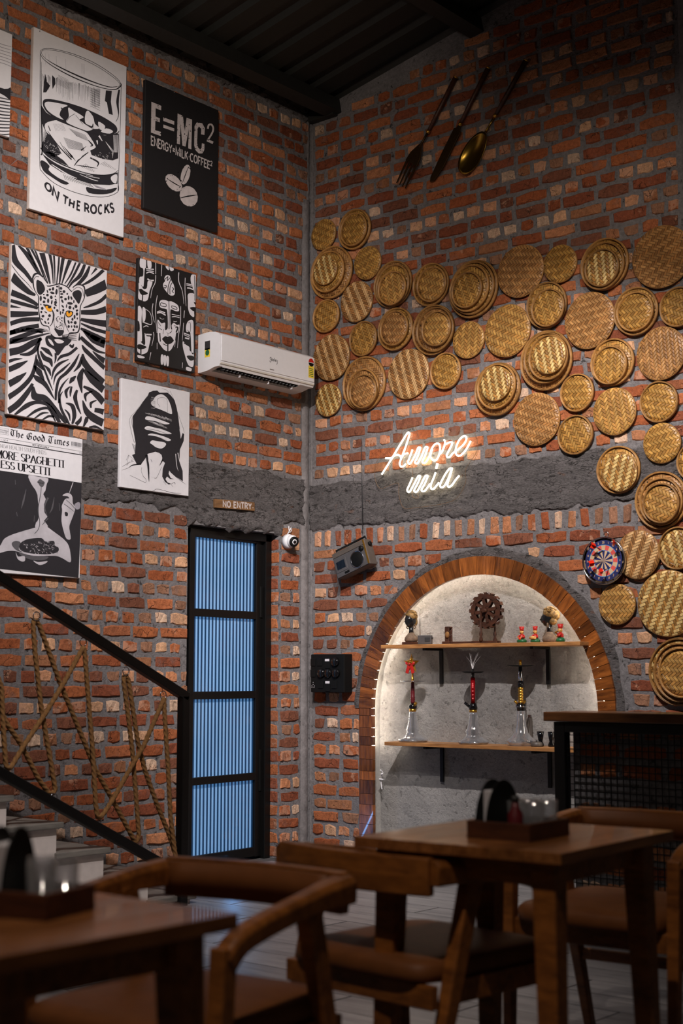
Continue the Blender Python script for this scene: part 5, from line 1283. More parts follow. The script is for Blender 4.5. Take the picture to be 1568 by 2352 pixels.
for k_ in range(4):
    za, zb = rails_z[k_][1], rails_z[k_ + 1][0]
    MB().box((-0.006, (y0 + y1) / 2, (za + zb) / 2), (0.006, y1 - y0, zb - za)).obj('glass_pane', M['film'], door)
    q = MB(); n = 18; st_ = (y1 - y0) / n
    for i in range(n): q.box((-0.001, y0 + st_ * (i + 0.72), (za + zb) / 2), (0.003, st_ * 0.36, zb - za))
    o = q.obj('clear_stripes', M['gap'], door); o['kind'] = 'stuff'
MB().box((0.02, -0.05, 1.62), (0.012, 0.022, 0.20)).box((0.02, -0.05, 0.55), (0.01, 0.02, 0.26)).obj('bolt', M['black'], door, bevel=0.002)
struct(MB().box((-0.185, (DOOR_U0 + DOOR_U1) / 2, 1.02), (0.008, 0.81, 2.05)).obj('wall_behind_door', M['black'], None))
# blue light of the room behind leaks under the leaf
bl_ = bpy.data.lights.new('blue_room_lamp', 'AREA'); bl_.energy = 1.6; bl_.color = (0.15, 0.45, 1.0); bl_.shape = 'RECTANGLE'; bl_.size = 0.5; bl_.size_y = 0.02
b_ = bpy.data.objects.new('blue_room_lamp', bl_); COL.objects.link(b_); b_.location = (-0.09, -0.68, 0.016); b_.rotation_euler = (0, math.radians(-60), 0)

# ---------------------------------------------------------------- NO ENTRY board
u0, v0 = WL(494, 1165, 0.03); u1, v1 = WL(585, 1154, 0.03)
sg = wall_thing('no_entry_sign', 'small wooden board lettered NO ENTRY above the blue door', 'sign', 'L', (u0 + u1) / 2, (v0 + v1) / 2 - 0.001, 0.0, roll=0.03)
w, h = u1 - u0, 0.054
MB().box((0, 0, 0.021), (w, h, 0.018)).obj('board', M['sign_wood'], sg, bevel=0.002)
q = MB(); polys, W_ = text_polys(list('NO ENTRY'), w=0.24, gap=0.22)
for p in polys: q.flat([(-w * 0.31 + x / W_ * w * 0.72, -h * 0.33 + y * h * 0.66) for x, y in p], 0.0306)
q.flat([(w * 0.45 + 0.004 * math.cos(t), 0.004 * math.sin(t) - 0.008) for t in [i * 1.05 for i in range(6)]], 0.0306)
q.obj('lettering', M['cream_ink'], sg)

# ---------------------------------------------------------------- dome camera
u, v = WL(668, 1243, 0.05)
cc = wall_thing('security_camera', 'white dome security camera beside the corner pillar', 'security camera', 'L', u, v, 0.012)
MB().lathe([(0.047, 0.0), (0.047, 0.022), (0.043, 0.034), (0.03, 0.04)], 28).obj('base', M['white'], cc)
dr = Vector((-0.28, -0.22, 0.93)).normalized(); Q = dr.to_track_quat('Z', 'Y').to_matrix()
MB().ball((0, 0, 0.045), 0.040, 24, 16).obj('ball', M['white'], cc)
q = MB().lathe([(0.034, 0.0), (0.034, 0.006), (0.026, 0.010), (0.001, 0.010)], 24, Vector((0, 0, 0.045)) + dr * 0.026, Q).obj('lens_face', M['black'], cc)
MB().lathe([(0.012, 0), (0.011, 0.004), (0.0005, 0.006)], 16, Vector((0, 0, 0.045)) + dr * 0.0365, Q).obj('lens', M['black_gloss'], q)
MB().tube(catmull([(-0.005, 0.045, 0.01), (0.0, 0.075, 0.03), (0.02, 0.09, 0.02), (0.03, 0.075, 0.015), (0.005, 0.06, 0.02), (0.015, 0.10, 0.004)], 6), 0.0035, 6).obj('cable', M['white'], cc)

# ---------------------------------------------------------------- air conditioner
NF = 0.205
ua, va = WL(506, 766, NF); ub, vb = WL(722, 822, NF); _, vc = WL(505, 832, NF); _, vd = WL(722, 882, NF)
vt = (va + vb) / 2; vf = (vc + vd) / 2; hF = vt - vf; AW = ub - ua
_, v_bb = WL(452, 856, 0.02); drop = vf - v_bb
ac = wall_thing('air_conditioner', 'white split air conditioner mounted high beside the corner', 'air conditioner', 'L', ua, vf, 0.012)
ZF = NF - 0.012
# section in (n, v): local y = v, z = n
curve = [(ZF, 0.0), (ZF - 0.012, -0.022), (ZF - 0.05, -drop * 0.55), (ZF - 0.11, -drop * 0.88), (0.03, -drop), (0.0, -drop)]
top = [(0.0, hF + 0.02), (0.10, hF + 0.026), (ZF - 0.04, hF + 0.018), (ZF - 0.012, hF + 0.004), (ZF, hF - 0.012)]
full = curve + top
notch = [(ZF, 0.0), (ZF - 0.014, -0.026), (ZF - 0.09, 0.02), (ZF - 0.13, -0.005), (ZF - 0.105, -drop * 0.86), (0.03, -drop), (0.0, -drop)] + top
MX = Matrix(((0, 0, 1), (0, 1, 0), (1, 0, 0)))      # (n, v, u) -> local (u, v, n)
def ext(poly, a, b): return MB().prism([(n_, v_) for n_, v_ in poly], a, b, M=MX)
q = ext(full, 0.0, 0.035); q2 = ext(notch, 0.035, AW - 0.13); q.add(q2.v, q2.f); q3 = ext(full, AW - 0.13, AW); q.add(q3.v, q3.f)
q.obj('body', M['white'], ac, bevel=0.006)
MB().box((AW / 2, hF * 0.5 + 0.003, ZF + 0.002), (AW - 0.012, hF - 0.014, 0.008)).obj('front_panel', M['white'], ac, bevel=0.005)
MB().box((AW * 0.45, -0.012, ZF - 0.055), (AW - 0.175, 0.03, 0.05)).obj('air_outlet', M['dark_grey'], ac)
for i in range(22):
    u_ = 0.05 + (AW - 0.20) * i / 21
    o = MB().box((u_, -0.022, ZF - 0.045), (0.003, 0.03, 0.05), Matrix.Rotation(0.5, 3, 'Y')).obj('vane', M['dark_grey'], ac)
MB().bar((0.045, -drop * 0.45, ZF - 0.072), (AW - 0.145, -drop * 0.45, ZF - 0.072), 0.034, 0.006, up=(0, 1, 0.5)).obj('flap', M['white'], ac, bevel=0.002)
MB().box((AW / 2, -0.004, ZF - 0.004), (AW - 0.006, 0.012, 0.012)).obj('lower_trim', M['offwhite'], ac, bevel=0.003)
for u_ in (0.22, 0.48, 0.70):
    if u_ < AW - 0.15: MB().box((u_, -0.03, ZF - 0.05), (0.008, 0.05, 0.014)).obj('flap_hinge', M['white'], ac, bevel=0.002)
# stickers and marks
q = MB().flat([(AW - 0.066, 0.035), (AW - 0.014, 0.035), (AW - 0.014, 0.115), (AW - 0.066, 0.115)], ZF + 0.0066).obj('energy_label', M['yellow'], ac)
MB().flat([(AW - 0.040 + 0.026 * math.cos(t), 0.138 + 0.026 * math.sin(t)) for t in [i * 0.5236 for i in range(7)]], ZF + 0.0068).obj('rating_dial', M['red'], q)
MB().flat([(AW - 0.040 + 0.026 * math.cos(t), 0.134 + 0.024 * math.sin(t)) for t in [math.pi + i * 0.5236 for i in range(7)]], ZF + 0.0068).obj('rating_dial', M['black'], q)
q2 = MB()
for i in range(5): q2.flat([(AW - 0.060, 0.045 + i * 0.012), (AW - 0.020, 0.045 + i * 0.012), (AW - 0.020, 0.049 + i * 0.012), (AW - 0.060, 0.049 + i * 0.012)], ZF + 0.0069)
o = q2.obj('label_print', M['green'], q); o['kind'] = 'stuff'
q = MB()
for pts in ([(0.012, 0.010), (0.002, 0.018), (0.004, 0.026), (0.014, 0.024), (0.012, 0.004), (0.004, -0.004), (-0.002, 0.004)], [(0.02, 0.018), (0.018, 0.008), (0.026, 0.008), (0.028, 0.018), (0.02, 0.02)], [(0.042, 0.03), (0.038, 0.008), (0.032, 0.012), (0.036, 0.02)], [(0.046, 0.018), (0.046, 0.008)], [(0.054, 0.012), (0.060, 0.016), (0.054, 0.02), (0.052, 0.01), (0.060, 0.008)], [(0.070, 0.02), (0.068, -0.004), (0.060, -0.008)]):
    pts = [tuple(p) for p in catmull([(x, y, 0) for x, y in pts], 4)]
    for p in ribbon_polys([(x, y) for x, y, z in pts], 0.0032): q.flat([(AW * 0.5 + x, hF * 0.44 + y) for x, y in p], ZF + 0.0067)
q.obj('maker_mark', M['dark_grey'], ac)
q = MB(); polys, W_ = text_polys(list('NVERTER') if False else list('INV'), w=0.2)
q.flat([(AW * 0.5, 0.025), (AW * 0.5 + 0.04, 0.025), (AW * 0.5 + 0.04, 0.030), (AW * 0.5, 0.030)], ZF + 0.0067).obj('small_print', M['grey_plastic'], ac)
SX = Matrix(((0, 0, -1), (0, 1, 0), (1, 0, 0)))
q = MB(); q.add([(-0.0006, hF * 0.52 + b, 0.06 + a) for a, b in ((0.0, 0), (0.045, 0), (0.045, 0.055), (0.0, 0.055))], [(3, 2, 1, 0)]); q.obj('service_sticker', M['dark_grey'], ac)
q = MB(); q.add([(-0.0006, hF * 0.26 + b, 0.06 + a) for a, b in ((0.0, 0), (0.045, 0), (0.045, 0.055), (0.0, 0.055))], [(3, 2, 1, 0)]); o = q.obj('warranty_sticker', M['yellow'], ac)
q = MB(); q.add([(-0.001, hF * 0.26 + 0.0275 + 0.019 * math.sin(t), 0.0825 + 0.017 * math.cos(t)) for t in [i * 0.6283 for i in range(10)]], [tuple(range(10))]); q.obj('seal', M['green'], o)

# ================================================================== staircase along the left wall
SXW = 0.90; RISE, GO = 0.140, 0.287
yn, zn = WL(355, 2000, SXW)          # nose of the second step at its open end
st0 = thing('staircase', 'white-sided staircase with grey stone treads climbing along the brick wall', 'staircase', (0.0, yn, 0.0))
for i in range(-1, 8):
    z = zn + RISE * i; y = -GO * i
    if z < 0.02: z = 0.03
    MB().box((SXW / 2 + 0.008, y - GO / 2 - 0.012, z - 0.014), (SXW - 0.02, GO + 0.035, 0.028)).obj('tread', M['tread'], st0, bevel=0.004)
    if z - 0.03 > 0.02: MB().box((SXW / 2, y - 0.02 - GO / 2, (z - 0.029) / 2), (SXW - 0.05, GO - 0.001, z - 0.029)).obj('riser', M['riser'], st0)

# ---------------------------------------------------------------- railing
rail = thing('stair_railing', 'black square-tube stair railing laced with rope', 'railing', (SXW, 0, 0))
def RP(px, py): u, v = WL(px, py, SXW); return Vector((0, u, v))
pt_top = RP(422, 1598); far = RP(0, 1327); ext_ = (far - pt_top)
MB().bar(pt_top + Vector((0, 0.02, -0.008)), far + ext_ * 0.35, 0.045, 0.045).obj('top_rail', M['black_steel'], rail, bevel=0.004)
b1 = RP(395, 1998); b2 = RP(0, 1775)
MB().bar(b1 - (b2 - b1) * 0.02, b2 + (b2 - b1) * 0.35, 0.045, 0.045).obj('bottom_rail', M['black_steel'], rail, bevel=0.004)
MB().box((0, pt_top.y, (pt_top.z + 0.02) / 2 - 0.01), (0.045, 0.05, pt_top.z)).obj('post', M['black_steel'], rail, bevel=0.004)
def zp(x, y): return RP(x / 3.5636, 1400 + y / 3.5636)
for (x, y) in ((300, 55), (680, 268), (1030, 505), (1335, 700), (45, 1325), (440, 1540), (800, 1730), (1140, 1950)):
    MB().torus(zp(x, y), 0.020, 0.0028, Matrix.Rotation(math.pi / 2, 3, 'Y'), 18, 6).obj('ring', M['chrome'], rail)
def rope(name, label, pts, side):
    path = [zp(x, y) + Vector((side * 0.012, 0, 0)) for x, y in pts]
    fine = []
    for a, b in zip(path, path[1:]):
        n = max(2, int((b - a).length / 0.006)); fine += [a.lerp(b, i / n) for i in range(n)]
    fine.append(path[-1])
    # round the turns
    for _ in range(6): fine = [fine[0]] + [(fine[i - 1] + fine[i] * 2 + fine[i + 1]) / 4 for i in range(1, len(fine) - 1)] + [fine[-1]]
    sect = [(0.0115 * (1 + 0.14 * math.cos(3 * t)) * math.cos(t), 0.0115 * (1 + 0.14 * math.cos(3 * t)) * math.sin(t)) for t in [2 * math.pi * i / 12 for i in range(12)]]
    o = thing(name, label, 'rope', (SXW, 0, 0), group='jute ropes laced in the stair railing')
    MB().sweep(fine, sect, up=(1, 0, 0), smooth=True, twist=70.0).obj('strands', M['rope'], o)
rope('jute_rope', 'jute rope laced through second and fourth upper rings of the stair railing', [(-260, -100), (0, 640), (12, 950), (35, 1290), (70, 1300), (190, 1100), (370, 830), (520, 580), (650, 340), (672, 300), (682, 380), (720, 860), (745, 1150), (770, 1600), (785, 1705), (820, 1690), (900, 1570), (1070, 1270), (1160, 1120), (1315, 760), (1330, 715), (1330, 800), (1362, 1300), (1382, 1700), (1425, 2040), (1455, 2100)], 1)
rope('jute_rope', 'jute rope laced through first and third upper rings of the stair railing', [(-200, 300), (10, 800), (60, 920), (190, 1110), (330, 1390), (410, 1500), (440, 1515), (468, 1480), (420, 1200), (350, 800), (300, 350), (283, 95), (305, 75), (340, 140), (505, 600), (730, 1150), (790, 1300), (920, 1530), (1090, 1850), (1125, 1915), (1152, 1860), (1100, 1190), (1060, 850), (1022, 560), (1040, 530), (1065, 580), (1140, 1080), (1200, 1320), (1300, 1600), (1400, 1850), (1465, 2060)], -1)

# ================================================================== woven trays
def tray(u, v, n, r, make, weave, spin, label, group):
    o = wall_thing('bamboo_tray', label, 'tray', 'R', u, v, n, roll=math.radians(spin), group=group)
    R_ = random.Random(int(u * 1000) + int(v * 777))
    seg = 48
    ell = R_.uniform(0.985, 1.015)
    wob = lambda a, z: 1 + 0.008 * math.sin(2 * a + u * 9) + 0.004 * math.sin(5 * a + v * 5)
    if make == 'f':
        MB().lathe([(r * 0.985, 0.002), (r * 0.99, 0.012), (r * 0.96, 0.0165), (r * 0.75, 0.0185), (r * 0.4, 0.0195), (0.0003, 0.020)], seg, rfun=wob).obj('woven_face', M['weave_' + weave], o)
        q = MB(); q.lathe([(r * 0.992, 0.001), (r * 1.0, 0.003), (r * 1.0, 0.011), (r * 0.988, 0.0135), (r * 0.975, 0.0125)], seg, rfun=wob); q.f = [f for f in q.f if len(f) == 4]; q.mi = q.mi[:len(q.f)]; q.sm = [True] * len(q.f)
        q.obj('rim', M['bamboo_rim'], o)
    else:
        MB().lathe([(r * 0.955, 0.003), (r * 0.955, 0.0075), (r * 0.6, 0.0095), (0.0003, 0.010)], seg, rfun=wob).obj('woven_face', M['weave_' + weave], o)
        q = MB()
        def ring(rr, z, a, b):
            pr = [(rr - a, z - b), (rr - a * 0.4, z + b * 0.9), (rr + a * 0.4, z + b * 0.9), (rr + a, z - b)]
            m = MB(); m.lathe(pr + [pr[0]], seg, rfun=wob); q.add(m.v, [f for f in m.f if len(f) == 4], 0, True)
        ring(r * 0.962, 0.012, 0.0042, 0.009); ring(r * 0.992, 0.010, 0.0038, 0.010)
        q.obj('rim', M['bamboo_rim'], o)
    q = MB(); a0 = R_.uniform(0, 6.28)
    for a in (a0, a0 + 2.6): q.ball((r * 0.86 * math.cos(a), r * 0.86 * math.sin(a), 0.0175 if make == 'f' else 0.009), 0.0035, 8, 5)
    q.obj('nail', M['black'], o)
STEP = {'f': 0.0205, 'r': 0.0205}
for where, stack in TRAYS:
    n = 0.016
    for i, (cx, cy, hh, make, weave, spin) in enumerate(stack):
        u, v, r = tray_place(cx, cy, hh, n + 0.008)
        if len(stack) == 1: lab = 'round bamboo tray ' + where
        else:
            pos = 'front tray' if i == len(stack) - 1 else ('back tray' if i == 0 else ('second tray from the front' if i == len(stack) - 2 and len(stack) == 4 else 'second tray from the back' if len(stack) == 4 else 'middle tray'))
            lab = pos + ' of the bamboo stack ' + where
        tray(u, v, n, r, make, weave, spin, lab.replace(',', ''), 'bamboo trays on the brick wall')
        n += STEP[make]

# ================================================================== neon lettering
ZN = lambda x, y: (860 + x / 6.03, 960 + y / 6.03)
un, vn = WR(*ZN(700, 650), 0.03)
ne = wall_thing('neon_sign', 'glowing warm white neon sign reading Amore mia on clear backing', 'neon sign', 'R', un, vn, 0.0)
def NP_(x, y, n): a, b = WR(*ZN(x, y), n); return (a - un, b - vn, n)
outl = [(20, 880), (80, 980), (180, 950), (330, 905), (335, 1050), (400, 1240), (560, 1245), (1080, 1150), (1260, 900), (1262, 710), (1400, 500), (1432, 350), (1360, 150), (1220, 105), (1130, 190), (900, 235), (650, 290), (605, 240), (570, 130), (480, 95), (400, 140), (330, 280), (100, 500), (0, 700)]
pl = [NP_(x, y, 0.028)[:2] for x, y in [tuple(p) for p in catmull([(x, y, 0) for x, y in outl], 4, True)] ] if False else [NP_(p[0], p[1], 0.028)[:2] for p in catmull([(x, y, 0) for x, y in outl], 4, True)]
MB().prism(pl, 0.026, 0.030).obj('acrylic_backing', M['acrylic'], ne)
MB().tube([Vector((x, y, 0.030)) for x, y in pl], 0.0011, 5, closed=True).obj('backing_edge', M['sign_wood'], ne)
STROKES = [('letter_a', [[(100, 780), (230, 575), (350, 375), (450, 215), (478, 208), (480, 240), (430, 400), (375, 545), (348, 625), (362, 672), (400, 668), (432, 635)], [(152, 558), (225, 555), (300, 512), (345, 520), (372, 560)], [(380, 540), (405, 505), (462, 487)]]),
           ('letter_m', [[(525, 440), (480, 560), (462, 610), (480, 635), (505, 615), (560, 520), (600, 420), (618, 408), (632, 420), (600, 520), (560, 610), (578, 632), (605, 615), (660, 510), (700, 410), (722, 402), (732, 418), (700, 520), (662, 600), (680, 625), (715, 605), (765, 520)]]),
           ('letter_o', [[(765, 520), (790, 430), (830, 370), (870, 352), (900, 375), (905, 440), (890, 520), (855, 580), (820, 588), (785, 560), (772, 520), (800, 430)], [(885, 520), (930, 470), (960, 410)]]),
           ('letter_r', [[(960, 300), (975, 330), (968, 380), (950, 430)], [(968, 375), (1010, 350), (1050, 335), (1075, 350), (1040, 430), (1000, 510), (1012, 545), (1045, 535), (1080, 490)]]),
           ('letter_e', [[(1080, 490), (1150, 440), (1230, 370), (1270, 300), (1262, 258), (1225, 255), (1170, 310), (1130, 400), (1122, 480), (1150, 522), (1195, 515), (1250, 460), (1300, 380), (1330, 320)]]),
           ('letter_m', [[(525, 825), (480, 930), (452, 995), (468, 1026), (495, 1010), (550, 910), (600, 812), (618, 802), (632, 815), (595, 910), (548, 1000), (565, 1026), (595, 1010), (655, 900), (700, 808), (722, 798), (735, 812), (695, 910), (650, 990), (668, 1016), (705, 1000), (765, 915)]]),
           ('letter_i', [[(845, 755), (810, 850), (778, 930), (786, 980), (820, 980), (855, 940), (890, 895)]]),
           ('dot', [[(872, 630), (852, 700)]]),
           ('letter_a', [[(1075, 700), (1040, 700), (985, 770), (925, 880), (905, 935), (925, 962), (965, 940), (1020, 840), (1070, 705), (1050, 790), (1010, 910), (1025, 955), (1070, 930), (1120, 860), (1170, 800)]])]
for nm, strokes in STROKES:
    q = MB()
    for stp in strokes:
        path = catmull([NP_(x, y, 0.040) for x, y in stp], 6) if len(stp) > 2 else [Vector(NP_(x, y, 0.040)) for x, y in stp]
        q.tube(path, 0.0052 if nm != 'dot' else 0.007, 8, up=(0, 0, 1))
    q.obj(nm, M['neon'], ne)
MB().tube(catmull([NP_(520, 700, 0.024), NP_(530, 830, 0.022), NP_(520, 1040, 0.02), NP_(540, 1100, 0.02), NP_(600, 1110, 0.02), NP_(600, 1060, 0.02)], 6), 0.0015, 5).obj('wire', M['sign_wood'], ne)

# ================================================================== radio hung on the wall
RZ = lambda x, y: (740 + x / 9.8, 1200 + y / 9.8)
NR = 0.125
tl = Vector(WR(*RZ(205, 715), NR)); tr_ = Vector(WR(*RZ(925, 350), NR)); blr = Vector(WR(*RZ(325, 1285), NR))
rw = (tr_ - tl).length; rh = (blr - tl).length; roll = math.atan2(tr_.y - tl.y, tr_.x - tl.x); ctr = (tr_ + blr) / 2
rd = wall_thing('cassette_radio', 'old silver cassette radio hanging tilted on the wall by its handle', 'radio', 'R', ctr.x, ctr.y, 0.0, roll=roll)
MB().box((0, 0, 0.040 + 0.04), (rw, rh, 0.078)).obj('case', M['grey_plastic'], rd, bevel=0.006)
MB().box((0, -rh * 0.10, 0.1205), (rw * 0.97, rh * 0.76, 0.006)).obj('front_panel', M['silver'], rd, bevel=0.002)
MB().box((0, rh * 0.38, 0.1205), (rw * 0.97, rh * 0.17, 0.005)).obj('tuning_scale', M['grey_plastic'], rd, bevel=0.002)
MB().lathe([(rh * 0.315, 0.122), (rh * 0.325, 0.127), (rh * 0.300, 0.128), (rh * 0.290, 0.124)], 36, (rw * 0.19, -rh * 0.13, 0)).obj('speaker_ring', M['chrome'], rd)
MB().lathe([(rh * 0.295, 0.1236), (rh * 0.28, 0.1255), (0.0005, 0.1245)], 36, (rw * 0.19, -rh * 0.13, 0)).obj('speaker_grille', M['black'], rd)
MB().lathe([(rh * 0.095, 0.1235), (rh * 0.09, 0.135), (0.0005, 0.136)], 20, (rw * 0.385, rh * 0.17, 0)).obj('tuning_knob', M['black'], rd)
q = MB().box((-rw * 0.29, -rh * 0.06, 0.124), (rw * 0.34, rh * 0.50, 0.005)).obj('cassette_door', M['silver'], rd, bevel=0.0015)
MB().box((-rw * 0.29, -rh * 0.05, 0.1268), (rw * 0.25, rh * 0.30, 0.002)).obj('cassette_window', M['black_gloss'], q)
for i in range(4): MB().box((-rw * 0.22 + i * rw * 0.035, -rh * 0.40, 0.124), (rw * 0.028, rh * 0.07, 0.008)).obj('key', M['black'], rd)
MB().box((rw * 0.475, 0, 0.1225), (rw * 0.03, rh * 0.94, 0.006)).obj('side_bezel', M['gold'], rd)
MB().lathe([(0.014, 0), (0.014, 0.012), (0.012, 0.014)], 18, (rw * 0.5, rh * 0.30, 0.075), Matrix.Rotation(math.pi / 2, 3, 'Y')).obj('side_knob', M['black'], rd)
MB().tube([(-rw * 0.45, rh * 0.50, 0.08), (-rw * 0.45, rh * 0.62, 0.08), (rw * 0.45, rh * 0.62, 0.08), (rw * 0.47, rh * 0.35, 0.08)], 0.007, 8).obj('handle', M['black'], rd)
uA, vA = WR(832, 1216, 0.05); uB, vB = WR(829, 1005, 0.03)
d = Matrix.Rotation(-roll, 2) @ (Vector((uA, vA)) - ctr); e = Matrix.Rotation(-roll, 2) @ (Vector((uB, vB)) - ctr)
MB().tube([(d.x, d.y, 0.045), (e.x, e.y, 0.03)], [0.0032, 0.0016], 6, up=(0, 0, 1)).obj('aerial', M['dark_grey'], rd)

# ================================================================== switchboard
u0, v1 = WR(713.5, 1503, 0.095); u1, v0 = WR(790, 1591, 0.095)
w, h = u1 - u0, v1 - v0
sb = wall_thing('switchboard', 'black wall switchboard with round regulator knobs beside the arch', 'switchboard', 'R', (u0 + u1) / 2, (v0 + v1) / 2, 0.012)
MB().box((0, 0, 0.04), (w, h, 0.078)).obj('box', M['black'], sb, bevel=0.004)
MB().box((0, 0, 0.081), (w * 0.985, h * 0.985, 0.006)).obj('face_plate', M['black'], sb, bevel=0.002)
for (x, y) in ((0.26, 0.29), (-0.16, 0.0), (0.05, 0.0), (0.28, 0.0)):
    q = MB().lathe([(w * 0.105, 0.084), (w * 0.10, 0.098), (w * 0.085, 0.104), (0.0005, 0.105)], 24, (x * w, y * h, 0)).obj('regulator_knob', M['black_gloss'], sb)
for (x, y) in ((-0.42, 0.29), (-0.22, 0.29), (-0.42, 0.0), (-0.19, -0.30), (0.22, -0.30), (0.02, 0.22), (0.02, -0.37)):
    MB().box((x * w, y * h, 0.0865), (w * 0.14, h * 0.19, 0.006)).obj('switch', M['black'], sb, bevel=0.0015)
for (x, y) in ((0.01, 0.345), (0.02, -0.235)): MB().box((x * w, y * h, 0.088), (w * 0.12, h * 0.06, 0.004)).obj('paper_tag', M['paper'], sb)
q = MB()
for (x, y) in ((-0.42, -0.235), (-0.42, -0.29), (-0.455, -0.33), (-0.385, -0.33), (-0.455, -0.365), (-0.395, -0.365)): q.ball((x * w, y * h, 0.085), 0.0028, 8, 5)
q.obj('socket_holes', M['paper'], sb)

# ================================================================== dartboard
ud, vd_ = WR(1386, 1288, 0.06); dd = project((ud, -0.06, vd_))[2]; RD = 55.5 * dd / FPX
db = wall_thing('dartboard', 'round navy, red and cream dartboard with silver rim at the tray wall', 'dartboard', 'R', ud, vd_, 0.0385)
db['label'] = 'round navy red and cream dartboard with silver rim among the trays'
MB().lathe([(RD * 0.93, 0.0), (RD * 0.95, 0.022), (0.0005, 0.022)], 48).obj('board', M['dart_cream'], db)
MB().lathe([(RD * 0.955, 0.0), (RD * 0.995, 0.006), (RD * 1.0, 0.026), (RD * 0.975, 0.031), (RD * 0.945, 0.027), (RD * 0.94, 0.022)], 56).obj('rim', M['chrome'], db)
MB().torus((0.010, RD * 1.10, 0.006), 0.014, 0.0028, None, 18, 6).obj('hanging_ring', M['chrome'], db)
pr = MB()
def ringsec(r0, r1, a0, a1, z, mi, n=4):
    pts = [(r1 * math.sin(a0 + (a1 - a0) * i / n), r1 * math.cos(a0 + (a1 - a0) * i / n)) for i in range(n + 1)]
    pts += [(r0 * math.sin(a1 + (a0 - a1) * i / n), r0 * math.cos(a1 + (a0 - a1) * i / n)) for i in range(n + 1)] if r0 > 0 else [(0, 0)]
    pr.flat(pts, z, mi)
for i in range(20):
    a0 = 2 * math.pi * (i - 0.5) / 20; a1 = 2 * math.pi * (i + 0.5) / 20
    ringsec(RD * 0.66, RD * 0.86, a0, a1, 0.0225, 0); ringsec(RD * 0.43, RD * 0.66, a0, a1, 0.0225, 1 if i % 2 else 2); ringsec(0, RD * 0.43, a0, a1, 0.0225, 2 if i % 2 else 0)
    for r_ in (0.43, 0.66): ringsec(RD * (r_ - 0.012), RD * (r_ + 0.012), a0, a1, 0.0229, 3)
    num = [20, 1, 18, 4, 13, 6, 10, 15, 2, 17, 3, 19, 7, 16, 8, 11, 14, 9, 12, 5][i]
    polys, W_ = text_polys(list(str(num)), w=0.2); am = 2 * math.pi * i / 20; hx = RD * 0.085; k_ = hx * 0.9
    for p in polys: pr.flat([(RD * 0.76 * math.sin(am) + (x - W_ / 2) * k_, RD * 0.76 * math.cos(am) + (y - 0.5) * hx) for x, y in p], 0.0231, 2)
pr.obj('printed_face', [M['navy'], M['dart_red'], M['dart_cream'], M['dart_blue']], db)
for where, (x, y), tip in (('near the top of the dartboard', (-0.02, 0.42), (-0.28, 0.24)), ('left of the dartboard bull', (-0.05, -0.02), (-0.42, -0.14)), ('low on the dartboard', (0.24, -0.33), (-0.12, -0.16)), ('at the upper right rim of the dartboard', (0.72, 0.62), (0.06, 0.05))):
    o = wall_thing('dart', 'small dart with red flight stuck ' + where, 'dart', 'R', ud + x * RD, vd_ + y * RD, 0.0625, group='darts in the dartboard')
    dv = Vector((tip[0], tip[1], 0.55)).normalized(); L_ = 0.075
    MB().tube([dv * -0.004, dv * 0.022, dv * 0.05], [0.0006, 0.0042, 0.0024], 8, up=(0, 1, 0)).obj('barrel', M['chrome'], o)
    a = dv.cross(Vector((0, 1, 0))).normalized(); b = a.cross(dv)
    q = MB()
    for s_ in (a, b):
        nn = dv.cross(s_).normalized() * 0.0005
        vs = [dv * 0.045 + nn, dv * 0.058 + s_ * 0.016 + nn, dv * 0.085 + s_ * 0.016 + nn, dv * 0.078 + nn, dv * 0.085 - s_ * 0.016 + nn, dv * 0.058 - s_ * 0.016 + nn]
        q.add(vs + [x_ - nn * 2 for x_ in vs], [(0, 1, 2, 3), (0, 3, 4, 5), (9, 8, 7, 6), (11, 10, 9, 6)])
    q.obj('flight', M['orange_red'], o)

# ================================================================== big cutlery
CZ = lambda x, y, n=0.03: WR(880 + x / 4.3556, 110 + y / 4.3556, n)
def cut(name, label, p_top, p_fer):
    a = Vector(CZ(*p_top)); b = Vector(CZ(*p_fer)); L_ = (a - b).length
    o = wall_thing(name, label, 'wall cutlery', 'R', b.x, b.y, 0.0, roll=math.atan2(a.y - b.y, a.x - b.x) - math.pi / 2, group='giant cutlery on the wall')
    MB().tube([(0, 0, 0.03), (0, L_ * 0.3, 0.03), (0, L_ * 0.99, 0.03)], [0.011, 0.014, 0.0155], 12, up=(0, 0, 1)).obj('handle', M['dark_wood'], o)
    MB().tube([(0, L_ * 0.985, 0.03), (0, L_ * 1.005, 0.03)], 0.0165, 12, up=(0, 0, 1)).obj('end_cap', M['gold'], o)
    MB().tube([(0, -0.012, 0.03), (0, 0.008, 0.03)], 0.0135, 12, up=(0, 0, 1)).obj('ferrule', M['gold'], o)
    return o, b, (a - b).normalized()
def rel(b, ax, p):
    q = Vector(CZ(*p)) - b; return (q.x * ax.y - q.y * ax.x, q.x * ax.x + q.y * ax.y)
o, b, ax = cut('giant_fork', 'giant dark brass fork with wooden handle, leftmost of the wall cutlery', (725, 290), (450, 835)); o['label'] = 'giant dark brass fork with wooden handle leftmost of three wall cutlery pieces'
hd = rel(b, ax, (180, 1400)); tine_end = hd[1]
nk = rel(b, ax, (370, 1000))[1]; yk = nk - 0.11
MB().tube([(0, -0.01, 0.03), (0, nk * 0.6, 0.034), (0, nk, 0.036)], [0.008, 0.007, 0.010], 8, up=(0, 0, 1)).obj('neck', M['dark_brass'], o)
MB().prism([(-0.012, nk + 0.02), (0.012, nk + 0.02), (0.048, nk - 0.05), (0.056, yk), (-0.056, yk), (-0.048, nk - 0.05)], 0.033, 0.041).obj('head', M['dark_brass'], o, bevel=0.002)
